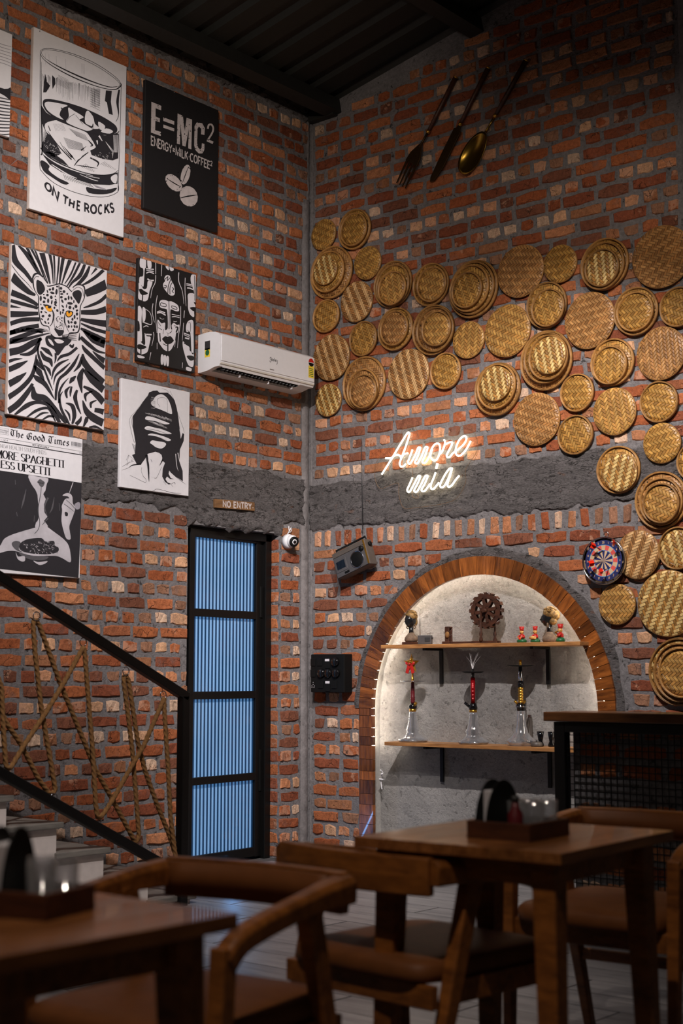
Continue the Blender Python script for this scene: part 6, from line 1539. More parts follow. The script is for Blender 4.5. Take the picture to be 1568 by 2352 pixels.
for i in range(4):
    x = -0.045 + i * 0.030
    MB().bar((x, yk + 0.004, 0.037), (x * 0.95, tine_end + 0.01, 0.030), 0.016, 0.006, up=(0, 0, 1), w2=0.008, h2=0.005).obj('tine', M['dark_brass'], o, bevel=0.001)
o, b, ax = cut('giant_knife', '', (1050, 195), (770, 760)); o['label'] = 'giant dark brass knife with wooden handle between fork and spoon'
e = rel(b, ax, (475, 1345))[1]
MB().prism([(-0.010, -0.005), (0.012, -0.005), (0.020, -0.03), (0.034, -0.045), (0.036, e * 0.7), (0.018, e * 0.95), (-0.010, e), (-0.024, e * 0.93), (-0.030, e * 0.5), (-0.030, -0.04), (-0.014, -0.03)], 0.026, 0.034).obj('blade', M['dark_brass'], o, bevel=0.002)
o, b, ax = cut('giant_spoon', '', (1430, 120), (1120, 675)); o['label'] = 'giant brass spoon with wooden handle rightmost of three wall cutlery pieces'
t0 = rel(b, ax, (1030, 850))[1]; t1 = rel(b, ax, (820, 1280))[1]
MB().tube([(0, -0.01, 0.03), (0, t0 * 0.6, 0.032), (0, t0, 0.034)], [0.009, 0.006, 0.009], 8, up=(0, 0, 1)).obj('neck', M['brass'], o)
q = MB(); cy = (t0 + t1) / 2; ry = abs(t0 - t1) / 2; rx = 0.080; vs = []; NRg, NSg = 8, 40
for zz, inner in ((1, True), (0, False)):
    for i in range(NRg + 1):
        rr = i / NRg
        for k_ in range(NSg):
            a = 2 * math.pi * k_ / NSg
            x = rx * rr * math.cos(a) * (1 + 0.12 * rr * math.sin(a) * -1); y = cy + ry * rr * math.sin(a)
            dep = -0.030 * (1 - rr ** 2.2)
            vs.append((x, y, 0.046 + dep + (0 if inner else -0.004)))
n1 = (NRg + 1) * NSg
fs = [(i * NSg + k_, (i + 1) * NSg + k_, (i + 1) * NSg + (k_ + 1) % NSg, i * NSg + (k_ + 1) % NSg) for i in range(NRg) for k_ in range(NSg)]
fs = fs + [tuple(n1 + x for x in reversed(f)) for f in fs] + [(NRg * NSg + k_, n1 + NRg * NSg + k_, n1 + NRg * NSg + (k_ + 1) % NSg, NRg * NSg + (k_ + 1) % NSg) for k_ in range(NSg)]
q.add(vs, fs, 0, True); q.obj('bowl', M['brass'], o)

# ================================================================== shelves in the niche
SH = [(1.337, 0.70, 2.115, 'upper'), (0.745, 0.725, 2.10, 'lower')]
for zt, xa, xb, nm in SH:
    sh = thing('niche_shelf', f'{nm} wooden shelf on black brackets inside the arched niche', 'shelf', ((xa + xb) / 2, -0.018, zt))
    MB().box((0, 0, -0.011), (xb - xa, 0.205, 0.022)).obj('board', M['shelf'], sh, bevel=0.002)
    for px in (1012, 1257):
        xk = on_plane(px, 1500, 1, 0.07).x - (xa + xb) / 2
        q = MB().box((xk, 0.006, -0.030), (0.026, 0.18, 0.014)).box((xk, 0.092, -0.135), (0.026, 0.012, 0.21))
        q.bar((xk, -0.02, -0.034), (xk, 0.09, -0.15), 0.008, 0.010, up=(1, 0, 0)) if False else None
        q.obj('bracket', M['black_steel'], sh, bevel=0.002)
S1, S2 = 1.3372, 0.7452
def onshelf(px, py, z, y): p = on_plane(px, py, 1, y); return (p.x, y, z)

# ---------------------------------------------------------------- busts
def bust(label, loc, rz, H, bun):
    o = thing('carved_bust', label, 'bust', loc, rz)
    k = H / 0.205
    q = MB()
    if not bun: MB().box((0, 0, 0.008 * k), (0.085 * k, 0.06 * k, 0.016 * k)).obj('plinth', M['dark_wood'], o, bevel=0.002)
    b = 0.016 * k if not bun else 0.0
    MB().lathe([(0.028 * k, b), (0.034 * k, b + 0.010 * k), (0.033 * k, b + 0.022 * k), (0.024 * k, b + 0.034 * k), (0.016 * k, b + 0.044 * k), (0.013 * k, b + 0.050 * k)], 24, rfun=lambda a, z: 1 + 0.12 * abs(math.cos(a))).obj('collar', M['bust_collar'], o)
    MB().lathe([(0.015 * k, b + 0.042 * k), (0.0125 * k, b + 0.06 * k), (0.0135 * k, b + 0.085 * k)], 18).obj('neck', M['bust_black'], o)
    # head: egg with brow, nose, lips, chin facing -y
    c = Vector((0, -0.004 * k, b + 0.115 * k)); hd = MB(); hd.ball(c, (0.027 * k, 0.033 * k, 0.040 * k), 24, 18)
    vs = []
    for v in hd.v:
        p = Vector(v) - c; d = p.copy()
        fy = max(0.0, -p.y / (0.033 * k))
        z = p.z / (0.040 * k); x = p.x / (0.027 * k)
        add = 0.0
        if fy > 0.3:
            add += 0.012 * k * math.exp(-((z + 0.18) / 0.2) ** 2 - (x / 0.2) ** 2)       # nose
            add += 0.007 * k * math.exp(-((z + 0.52) / 0.10) ** 2 - (x / 0.35) ** 2)     # lips
            add += 0.006 * k * math.exp(-((z + 0.85) / 0.14) ** 2 - (x / 0.45) ** 2)     # chin
            add += 0.003 * k * math.exp(-((z - 0.18) / 0.10) ** 2)                        # brow
            add -= 0.004 * k * math.exp(-((z + 0.0) / 0.09) ** 2 - ((abs(x) - 0.45) / 0.22) ** 2)
        if z < -0.2: p.x *= 1 - 0.30 * (-z - 0.2)
        p.y -= add; vs.append(tuple(p + c))
    hd.v = vs; hd.obj('head', M['bust_black'], o)
    w = MB()
    w.ball(c + Vector((0, 0.008 * k, 0.022 * k)), (0.031 * k, 0.034 * k, 0.030 * k), 20, 14)
    R_ = random.Random(3)
    for i in range(22):
        a = R_.uniform(0, 6.28); t = R_.uniform(0.2, 1.3)
        p = c + Vector((0.029 * k * math.sin(t) * math.cos(a), 0.010 * k + 0.030 * k * math.sin(t) * math.sin(a), 0.024 * k + 0.028 * k * math.cos(t)))
        if p.y < c.y - 0.022 * k: continue
        w.torus(p, 0.0085 * k, 0.0036 * k, Vector((p - c)).to_track_quat('Z', 'Y').to_matrix(), 12, 6); w.ball(p, 0.005 * k, 8, 6)
    if bun:
        for (x, y, z, r) in ((0.0, 0.030, 0.012, 0.026), (0.012, 0.026, -0.016, 0.018), (-0.012, 0.030, 0.020, 0.02)): w.ball(c + Vector((x * k, y * k, z * k)), r * k, 14, 10)
    else:
        w.ball(c + Vector((0, 0.03 * k, -0.006 * k)), (0.020 * k, 0.012 * k, 0.026 * k), 12, 8)
    w.obj('head_wrap', M['bust_gold'], o)
    for s_ in (-1, 1): MB().torus(c + Vector((s_ * 0.028 * k, 0.004 * k, -0.034 * k)), 0.009 * k, 0.003 * k, Matrix.Rotation(math.pi / 2, 3, 'Y') if False else Matrix.Rotation(math.pi / 2, 3, 'X'), 16, 6).obj('earring', M['bust_collar'], o)
    return o
bust('black bust with gold head wrap at the left end of the upper shelf', onshelf(944, 1470, S1, -0.03), math.radians(-12), 0.235, False)
bust('black bust with gold rose-coiled hair behind the painted figurines', onshelf(1262, 1466, S1, 0.0), math.radians(-75), 0.250, True)

# ---------------------------------------------------------------- pocket radio
pr_ = thing('pocket_radio', 'small grey pocket radio with raised aerial beside the left bust', 'radio', onshelf(976, 1470, S1, -0.045), math.radians(18))
MB().box((0, 0, 0.029), (0.088, 0.03, 0.056)).obj('case', M['silver'], pr_, bevel=0.004)
MB().box((0.02, -0.016, 0.030), (0.034, 0.003, 0.026)).obj('display', M['dark_grey'], pr_, bevel=0.001)
MB().lathe([(0.007, 0), (0.007, 0.006)], 14, (0.044, 0, 0.04), Matrix.Rotation(math.pi / 2, 3, 'Y')).obj('dial', M['dark_grey'], pr_)
MB().tube([(-0.035, 0.008, 0.054), (-0.036, 0.008, 0.222)], [0.0026, 0.0014], 6, up=(0, 1, 0)).obj('aerial', M['chrome'], pr_)

# ---------------------------------------------------------------- spinning wheel
wl = thing('spinning_wheel', 'dark carved wooden model spinning wheel in the middle of the upper shelf', 'spinning wheel', onshelf(1082, 1468, S1, -0.035), math.radians(6))
MB().box((0, 0, 0.007), (0.36, 0.03, 0.014)).box((0.10, 0, 0.008), (0.16, 0.075, 0.015)).box((-0.16, 0, 0.008), (0.05, 0.06, 0.015)).obj('base_board', M['dark_wood'], wl, bevel=0.002)
wc = Vector((0.105, 0.0, 0.195)); WRD = 0.098
RX = Matrix.Rotation(math.pi / 2, 3, 'X')
for y_ in (-0.014, 0.014):
    q = MB()
    n = 40; vs = []
    for yy in (y_ - 0.003, y_ + 0.003):
        for rr in (WRD, WRD * 0.72):
            for i in range(n): a = 2 * math.pi * i / n; vs.append((wc.x + rr * math.cos(a), yy, wc.z + rr * math.sin(a)))
    fs = []
    for i in range(n):
        j = (i + 1) % n
        fs += [(i, j, n + j, n + i), (2 * n + j, 2 * n + i, 3 * n + i, 3 * n + j), (j, i, 2 * n + i, 2 * n + j), (n + i, n + j, 3 * n + j, 3 * n + i)]
    q.add(vs, fs); q.obj('wheel_ring', M['dark_wood'], wl)
for i in range(16):
    a = 2 * math.pi * i / 16; d = Vector((math.cos(a), 0, math.sin(a))); t = Vector((-math.sin(a), 0, math.cos(a)))
    q = MB(); c0 = wc + d * WRD * 0.96; c1 = wc + d * WRD * 1.10
    vs = [c0 - t * 0.005, c0 + t * 0.005, c1 + t * 0.011, c1 - t * 0.011]
    q.add([v + Vector((0, s_ * 0.018, 0)) for s_ in (-1, 1) for v in vs], [(0, 1, 2, 3), (7, 6, 5, 4), (0, 4, 5, 1), (1, 5, 6, 2), (2, 6, 7, 3), (3, 7, 4, 0)]); q.obj('cog', M['dark_wood'], wl)
for i in range(4):
    a = math.pi * i / 4 + 0.2; d = Vector((math.cos(a), 0, math.sin(a)))
    for y_ in (-0.014, 0.014):
        MB().bar(wc - d * WRD * 0.8 + Vector((0, y_, 0)), wc + d * WRD * 0.8 + Vector((0, y_, 0)), 0.006, 0.018, up=(0, 0, 1) if i != 2 else (1, 0, 0)).obj('spoke', M['dark_wood'], wl)
MB().tube([wc + Vector((0, -0.045, 0)), wc + Vector((0, 0.045, 0))], 0.012, 12).obj('hub', M['dark_wood'], wl)
for y_ in (-0.036, 0.036):
    for dx in (0.0,):
        MB().lathe([(0.009, 0.012), (0.012, 0.02), (0.007, 0.04), (0.011, 0.055), (0.006, 0.075), (0.0065, 0.205), (0.010, 0.212), (0.004, 0.22)], 14, (wc.x + (0.035 if y_ > 0 else -0.02), y_, 0)).obj('upright', M['dark_wood'], wl)
MB().box((-0.155, 0.018, 0.055), (0.030, 0.010, 0.092)).box((-0.155, -0.018, 0.055), (0.030, 0.010, 0.092)).box((-0.155, 0, 0.10), (0.030, 0.046, 0.010)).obj('spindle_block', M['dark_wood'], wl, bevel=0.003)
MB().ball((-0.15, -0.026, 0.055), (0.014, 0.012, 0.020), 12, 8).obj('yarn', M['rope'], wl)
q = MB()
for (a, b) in (((-0.15, -0.02, 0.06), wc + Vector((-0.085, -0.018, 0.04))), ((-0.15, -0.02, 0.05), wc + Vector((-0.03, -0.018, -0.095)))): q.tube([a, b], 0.0008, 4)
for i in range(7):
    a = -1.1 + i * 0.36; p1 = wc + Vector((math.cos(a), 0, math.sin(a))) * WRD * 1.08; p2 = wc + Vector((math.cos(a + 0.36), 0, math.sin(a + 0.36))) * WRD * 1.08
    q.tube([p1 + Vector((0, -0.019 if i % 2 else 0.019, 0)), p2 + Vector((0, 0.019 if i % 2 else -0.019, 0))], 0.0014, 5)
q.obj('thread', M['cream_ink'], wl)

# ---------------------------------------------------------------- painted figurines
def figurine(label, px, rz, H, act):
    o = thing('painted_figurine', label, 'figurine', onshelf(px, 1466, S1, -0.055), rz, group='painted seated musician figurines')
    k = H / 0.10
    MB().lathe([(0.020 * k, 0.0), (0.024 * k, 0.006 * k), (0.022 * k, 0.016 * k), (0.012 * k, 0.026 * k)], 18, rfun=lambda a, z: 1 + 0.35 * abs(math.cos(a))).obj('crossed_legs', M['green'], o)
    MB().lathe([(0.014 * k, 0.018 * k), (0.017 * k, 0.030 * k), (0.016 * k, 0.042 * k), (0.008 * k, 0.052 * k)], 16).obj('jacket', M['red'], o)
    for s_ in (-1, 1):
        e = Vector((s_ * 0.026 * k, -0.006 * k, 0.034 * k)); hnd = Vector((s_ * 0.012 * k, -0.020 * k, 0.032 * k)) if not (act == 1 and s_ < 0) else Vector((-0.020 * k, -0.022 * k, 0.052 * k))
        MB().tube([Vector((s_ * 0.014 * k, 0, 0.045 * k)), e, hnd], [0.006 * k, 0.0058 * k, 0.004 * k], 8).obj('arm', M['red'], o)
        MB().ball(hnd, 0.005 * k, 8, 6).obj('hand', M['skin_yellow'], o)
    h = MB(); c = Vector((0, -0.001 * k, 0.064 * k)); h.ball(c, (0.0125 * k, 0.0125 * k, 0.0145 * k), 14, 10); h.ball(c + Vector((0, -0.0125 * k, -0.001 * k)), 0.003 * k, 8, 6)
    for s_ in (-1, 1): h.ball(c + Vector((s_ * 0.0125 * k, 0, 0)), (0.002 * k, 0.003 * k, 0.004 * k), 6, 5)
    h = h.obj('head', M['skin_yellow'], o)
    q = MB()
    for s_ in (-1, 1): q.ball(c + Vector((s_ * 0.005 * k, -0.0115 * k, 0.004 * k)), 0.0016 * k, 6, 4); q.tube([c + Vector((0, -0.0135 * k, -0.005 * k)), c + Vector((s_ * 0.006 * k, -0.012 * k, -0.0065 * k))], 0.0014 * k, 5)
    q.obj('face_paint', M['black'], h)
    MB().lathe([(0.0115 * k, 0.072 * k), (0.0125 * k, 0.078 * k), (0.0165 * k, 0.097 * k), (0.012 * k, 0.094 * k), (0.0005, 0.090 * k)], 12).obj('turban', M['red'], o)
    if act == 0: MB().tube([(-0.022 * k, -0.022 * k, 0.028 * k), (0.022 * k, -0.022 * k, 0.028 * k)], [0.009 * k, 0.009 * k], 12).obj('drum', M['skin_yellow'], o)
    if act == 1: MB().tube([(-0.020 * k, -0.026 * k, 0.052 * k), (0.0, -0.016 * k, 0.058 * k)], [0.006 * k, 0.002 * k], 8).obj('horn', M['gold'], o)
    if act == 2: MB().ball((0, -0.018 * k, 0.024 * k), (0.010 * k, 0.006 * k, 0.008 * k), 10, 8).obj('instrument', M['orange_red'], o)
figurine('painted figurine in red crown with beard, leftmost of three on the shelf'.replace(',', ''), 1198, math.radians(-8), 0.096, 2)
figurine('painted figurine playing a drum, between bearded one and rose-haired bust'.replace(',', ''), 1229, math.radians(-15), 0.096, 0)
figurine('painted figurine raising its hand, right of the rose-haired bust'.replace(',', ''), 1287, math.radians(-55), 0.106, 1)

# ---------------------------------------------------------------- water pipes
def pipe(label, px, y):
    return thing('hookah', label, 'hookah', onshelf(px, 1698, S2, y))
flute = lambda a, z: 1 + 0.05 * math.cos(10 * a)
def base_glass(o, prof, fl=None, mat='thin_glass'):
    inner = [(max(0.002, r - 0.0035), z + (0.004 if i == 0 else 0)) for i, (r, z) in enumerate(prof)]
    MB().lathe(prof, 40, rfun=fl).obj('glass_base', M[mat], o)
def stem(o, name, prof, mat, seg=24): return MB().lathe(prof, seg).obj(name, M[mat], o)
o = pipe('hookah with maroon grip topped by a gold star and red bow', 948, -0.025)
base_glass(o, [(0.080, 0.0), (0.089, 0.008), (0.086, 0.016), (0.062, 0.028), (0.040, 0.048), (0.036, 0.06), (0.040, 0.075), (0.034, 0.09), (0.026, 0.125), (0.0215, 0.17), (0.021, 0.186)], flute)
stem(o, 'silver_fill', [(0.076, 0.003), (0.082, 0.012), (0.05, 0.024), (0.0005, 0.0245)], 'silver')  # metal disc added inside so the glass base looks silvery and highlit
stem(o, 'down_pipe', [(0.006, 0.03), (0.006, 0.19)], 'grey_plastic', 10)
stem(o, 'collar', [(0.0215, 0.184), (0.022, 0.19), (0.022, 0.202)], 'gold')
stem(o, 'valve_body', [(0.024, 0.202), (0.026, 0.212), (0.024, 0.222), (0.014, 0.234)], 'black_gloss')
MB().tube([(0.018, -0.01, 0.218), (0.036, -0.014, 0.238)], [0.0075, 0.009], 10).obj('hose_port', M['gold'], o)
stem(o, 'grip', [(0.012, 0.234), (0.0145, 0.246), (0.0125, 0.252), (0.0155, 0.258), (0.0130, 0.264), (0.0155, 0.270), (0.0125, 0.276), (0.0135, 0.30), (0.0105, 0.355), (0.010, 0.362)], 'maroon')
stem(o, 'ash_tray', [(0.012, 0.366), (0.072, 0.3665), (0.079, 0.370), (0.078, 0.3715), (0.010, 0.369)], 'chrome', 40)
stem(o, 'top_stem', [(0.009, 0.362), (0.008, 0.386), (0.0065, 0.388), (0.006, 0.43)], 'gold', 14)
st_ = MB(); pts = []
for i in range(10): a = math.pi / 2 + i * math.pi / 5; rr = 0.064 if i % 2 == 0 else 0.026; pts.append((rr * math.cos(a), rr * math.sin(a)))
vs = [(x, -0.010, z + 0.475) for x, z in pts] + [(0, -0.020, 0.475), (0, 0.0, 0.475)]
st_.add(vs, [(10, (i + 1) % 10, i) for i in range(10)] + [(11, i, (i + 1) % 10) for i in range(10)]); st_.obj('star', M['gold'], o)
q = MB()
for s_ in (-1, 1):
    q.ball((s_ * 0.020, -0.026, 0.478), (0.018, 0.006, 0.011), 12, 8, Matrix.Rotation(s_ * -0.3, 3, 'Y')); q.bar((s_ * 0.008, -0.026, 0.468), (s_ * 0.024, -0.026, 0.418), 0.022, 0.003, up=(0, 1, 0))
q.ball((0, -0.030, 0.476), 0.008, 10, 8); q.obj('bow', M['red'], o)
q = MB()
for (x, z, r) in ((-0.012, 0.492, 0.008), (0.008, 0.500, 0.009), (0.018, 0.484, 0.007), (-0.006, 0.478, 0.007), (0.004, 0.488, 0.008)): q.ball((x, -0.030, z), r, 10, 8)
q.obj('baubles', M['gold'], o)

o = pipe('hookah with red heart-studded stem in the middle of the lower shelf', 1087, -0.025)
base_glass(o, [(0.078, 0.0), (0.087, 0.008), (0.085, 0.016), (0.062, 0.028), (0.044, 0.046), (0.042, 0.06), (0.046, 0.074), (0.038, 0.09), (0.028, 0.125), (0.023, 0.17), (0.0225, 0.188)], flute)
stem(o, 'silver_fill', [(0.074, 0.003), (0.080, 0.012), (0.05, 0.024), (0.0005, 0.0245)], 'silver')  # added metal disc, stands in for highlights in the clear base
stem(o, 'down_pipe', [(0.006, 0.03), (0.006, 0.19)], 'grey_plastic', 10)
stem(o, 'collar', [(0.023, 0.187), (0.0235, 0.192), (0.0225, 0.203)], 'gold')
stem(o, 'valve_body', [(0.025, 0.203), (0.026, 0.214), (0.020, 0.236), (0.016, 0.240)], 'black_gloss')
MB().tube([(-0.018, -0.01, 0.218), (-0.048, -0.018, 0.243)], [0.008, 0.0085], 10).obj('hose_port', M['black_gloss'], o)
stem(o, 'tube', [(0.0135, 0.238), (0.0135, 0.392)], 'red_glass')
for i in range(5):
    z = 0.268 + i * 0.022; q = MB(); pts = []
    for j in range(16): t = 2 * math.pi * j / 16; pts.append((0.0046 * (16 * math.sin(t) ** 3) / 16, 0.0046 * (13 * math.cos(t) - 5 * math.cos(2 * t) - 2 * math.cos(3 * t) - math.cos(4 * t)) / 16))
    rr = Matrix.Rotation(math.radians(-40), 3, 'Z')
    q.prism([(x, y) for x, y in pts], 0.0, 0.0014, M=Matrix(((1, 0, 0), (0, 0, -1), (0, 1, 0)))); q.v = [tuple(Vector((0, 0, z)) + Vector((x, y - 0.0132, z2))) for x, y, z2 in q.v]
    e_ = q.obj('heart_stud', M['heart'], o); e_.rotation_euler = (0, 0, math.radians(30))
stem(o, 'neck', [(0.0095, 0.39), (0.0095, 0.418)], 'silver', 14)
stem(o, 'ash_tray', [(0.010, 0.418), (0.050, 0.4195), (0.066, 0.4255), (0.065, 0.427), (0.009, 0.421)], 'black', 40)
stem(o, 'bowl_tip', [(0.008, 0.418), (0.0065, 0.432), (0.0055, 0.444)], 'black', 14)
q = MB()
for i in range(11):
    a = random.uniform(-1, 1); q.tube(catmull([(0, 0, 0.436), (a * 0.012, 0.01 * random.uniform(-1, 1), 0.475), (a * 0.045, 0.02 * random.uniform(-1, 1), 0.515 + random.uniform(0, 0.025))], 4), 0.00045, 4)
e_ = q.obj('fibre_spray', M['fibre'], o); e_['kind'] = 'stuff'

o = pipe('hookah with steel and gold stem and wide clear flask, rightmost of three'.replace(',', ''), 1197, -0.025)
base_glass(o, [(0.062, 0.0), (0.070, 0.006), (0.086, 0.028), (0.085, 0.031), (0.060, 0.050), (0.040, 0.075), (0.030, 0.11), (0.0255, 0.16), (0.025, 0.200)])
stem(o, 'down_pipe', [(0.0085, 0.03), (0.0085, 0.20)], 'silver', 12)
stem(o, 'valve_body', [(0.024, 0.198), (0.025, 0.218), (0.030, 0.222), (0.030, 0.226), (0.0255, 0.236), (0.016, 0.248)], 'black_gloss')
stem(o, 'chrome_band', [(0.0305, 0.2215), (0.0308, 0.224), (0.0305, 0.2265)], 'chrome')
for s_ in (-1, 1): MB().tube([(s_ * 0.018, -0.008, 0.238), (s_ * 0.034, -0.012, 0.258)], [0.006, 0.0085], 10).obj('hose_port', M['gold'], o)
tw = []
for i in range(24): z = 0.245 + i * 0.004; tw.append((0.0155 + 0.0022 * math.sin(i * 1.6), z))
stem(o, 'gold_tube', tw, 'gold')
stem(o, 'black_ring', [(0.017, 0.338), (0.0175, 0.352), (0.0165, 0.368)], 'black_gloss')
stem(o, 'steel_cone', [(0.0155, 0.368), (0.010, 0.455)], 'chrome')
stem(o, 'ash_tray', [(0.010, 0.455), (0.060, 0.457), (0.078, 0.4615), (0.077, 0.463), (0.009, 0.459)], 'black', 40)
stem(o, 'bowl_tip', [(0.009, 0.455), (0.0065, 0.464), (0.008, 0.472), (0.0085, 0.494)], 'gold', 14)

tg = thing('charcoal_tongs', 'metal charcoal tongs leaning behind the clear flask hookah', 'tongs', onshelf(1213, 1690, S2, 0.055))
for s_ in (-1, 1): MB().bar((s_ * 0.018, 0, 0.002), (s_ * 0.008 + 0.004, 0.012, 0.165), 0.014, 0.003, up=(0, 1, 0)).obj('arm', M['grey_plastic'], tg, bevel=0.001)
MB().bar((-0.006, 0.012, 0.168), (0.014, 0.012, 0.168), 0.014, 0.012, up=(0, 1, 0)).obj('spring_bend', M['chrome'], tg)
ds = thing('ash_dish', 'small round metal dish on the lower shelf by the black cups', 'dish', onshelf(1232, 1703, S2, -0.06))
MB().lathe([(0.030, 0.0), (0.034, 0.006), (0.032, 0.022), (0.022, 0.028), (0.0005, 0.029)], 24).obj('body', M['grey_plastic'], ds)
MB().ball((0, 0, 0.032), 0.006, 10, 6).obj('knob', M['dark_grey'], ds)
for px, lab in ((1241, 'black hookah bowl cup left of its twin on the lower shelf'), (1266, 'black hookah bowl cup beside the counter end on the lower shelf')):
    o = thing('hookah_bowl', lab, 'cup', onshelf(px, 1700, S2, -0.02), group='black hookah bowls')
    MB().lathe([(0.018, 0.0), (0.020, 0.01), (0.012, 0.03), (0.016, 0.05), (0.021, 0.085), (0.019, 0.085), (0.012, 0.05), (0.0005, 0.045)], 22).obj('cup', M['black_gloss'], o)
# knotted white cable at the left reveal
kn = thing('loose_cable', 'short knotted white cable at the left edge of the niche', 'cable', (0.575, 0.03, 0.50))
R_ = random.Random(8); pth = [(0.0, 0.0, 0.06)] + [(0.012 + R_.uniform(-0.014, 0.014), R_.uniform(-0.02, 0.02), 0.05 - i * 0.008 + R_.uniform(-0.012, 0.012)) for i in range(9)] + [(0.012, 0, -0.06)]
MB().tube(catmull(pth, 6), 0.004, 6).obj('cable', M['white'], kn)

# ================================================================== counter with brick front behind wire mesh
CX0, CX1, CY, CT = 2.80, 4.55, -1.50, 0.985
ct = thing('counter', 'low brick counter with wooden top and black wire mesh front', 'counter', (CX0, CY, 0))
LW = CX1 - CX0
MB().box((LW / 2 - 0.02, 0.115, CT - 0.021), (LW + 0.05, 0.30, 0.042)).obj('wooden_top', M['counter'], ct, bevel=0.004)
MB().box((LW / 2 + 0.03, 0.13, (CT - 0.05) / 2), (LW - 0.06, 0.16, CT - 0.05)).obj('masonry_core', M['mortar'], ct)
q = MB()
for a, b in (((0.03, 0, 0.0), (0.03, 0, CT - 0.044)), ((LW - 0.03, 0, 0.0), (LW - 0.03, 0, CT - 0.044)), ((0.03, 0.21, 0.0), (0.03, 0.21, CT - 0.044))): MB().bar(a, b, 0.055, 0.05, up=(0, 1, 0)).obj('post', M['black_steel'], ct, bevel=0.003)
for z in (CT - 0.066, 0.03): MB().bar((0.058, 0, z), (LW - 0.058, 0, z), 0.05, 0.045).obj('frame_bar', M['black_steel'], ct, bevel=0.003)
x = 0.06; q = MB()
while x < LW - 0.06: q.bar((x, 0, 0.05), (x, 0, CT - 0.085), 0.0036, 0.0036, up=(0, 1, 0)); x += 0.0305
z = 0.06
while z < CT - 0.09: q.bar((0.058, -0.002, z), (LW - 0.058, -0.002, z), 0.0036, 0.0036); z += 0.0305
o = q.obj('wire_mesh', M['black_steel'], ct); o['kind'] = 'stuff'
rnd = random.Random(9); lst = []
z = 0.90; k_ = 0
while z > 0.05:
    if k_ != 3: fill_course(lst, 0.075, LW - 0.02, z, 0.066, 's' if k_ % 2 else 'h', rnd)
    z -= CR; k_ += 1
for (u, v, L, h, kd) in lst:
    me, vs, fs, col, L0, H0 = rnd.choice(VAR[kd])
    o = bpy.data.objects.new('brick', me); COL.objects.link(o); o.parent = ct
    o.matrix_local = Matrix.Translation((u, 0.048, v)) @ Matrix(((1, 0, 0, 0), (0, 0, -1, 0), (0, 1, 0, 0), (0, 0, 0, 1))) @ Matrix.Diagonal((L / L0, h / H0, 0.7, 1))

# ================================================================== tables
def table(label, loc, rz, sx, sy):
    o = thing('dining_table', label, 'table', loc, rz, group='wooden dining tables')
    H = 0.75; n = 6
    for i in range(n):
        w_ = sx / n
        MB().box((-sx / 2 + w_ * (i + 0.5), 0, H - 0.013), (w_ - 0.0012, sy, 0.026)).obj('plank', M['table'], o, bevel=0.0015)
    for s_ in (-1, 1):
        MB().box((s_ * (sx / 2 - 0.075), 0, H - 0.056), (0.02, sy - 0.2, 0.058)).obj('apron', M['furniture'], o, bevel=0.002)
        MB().box((0, s_ * (sy / 2 - 0.075), H - 0.056), (sx - 0.2, 0.02, 0.058)).obj('apron', M['furniture'], o, bevel=0.002)
        for t_ in (-1, 1):
            MB().bar((s_ * (sx / 2 - 0.07), t_ * (sy / 2 - 0.07), H - 0.0265), (s_ * (sx / 2 - 0.05), t_ * (sy / 2 - 0.05), 0.0), 0.062, 0.062, up=(0, 1, 0), w2=0.042, h2=0.042).obj('leg', M['furniture'], o, bevel=0.004)
    return o
T2 = ((4.21, -3.99, 0.0), math.radians(3)); T1 = ((4.228, -5.616, 0.0), 0.0)
table('wooden dining table in front of the niche and the counter', T2[0], T2[1], 0.575, 0.60)
table('wooden dining table cut by the lower left corner of the picture', T1[0], T1[1], 0.60, 0.60)

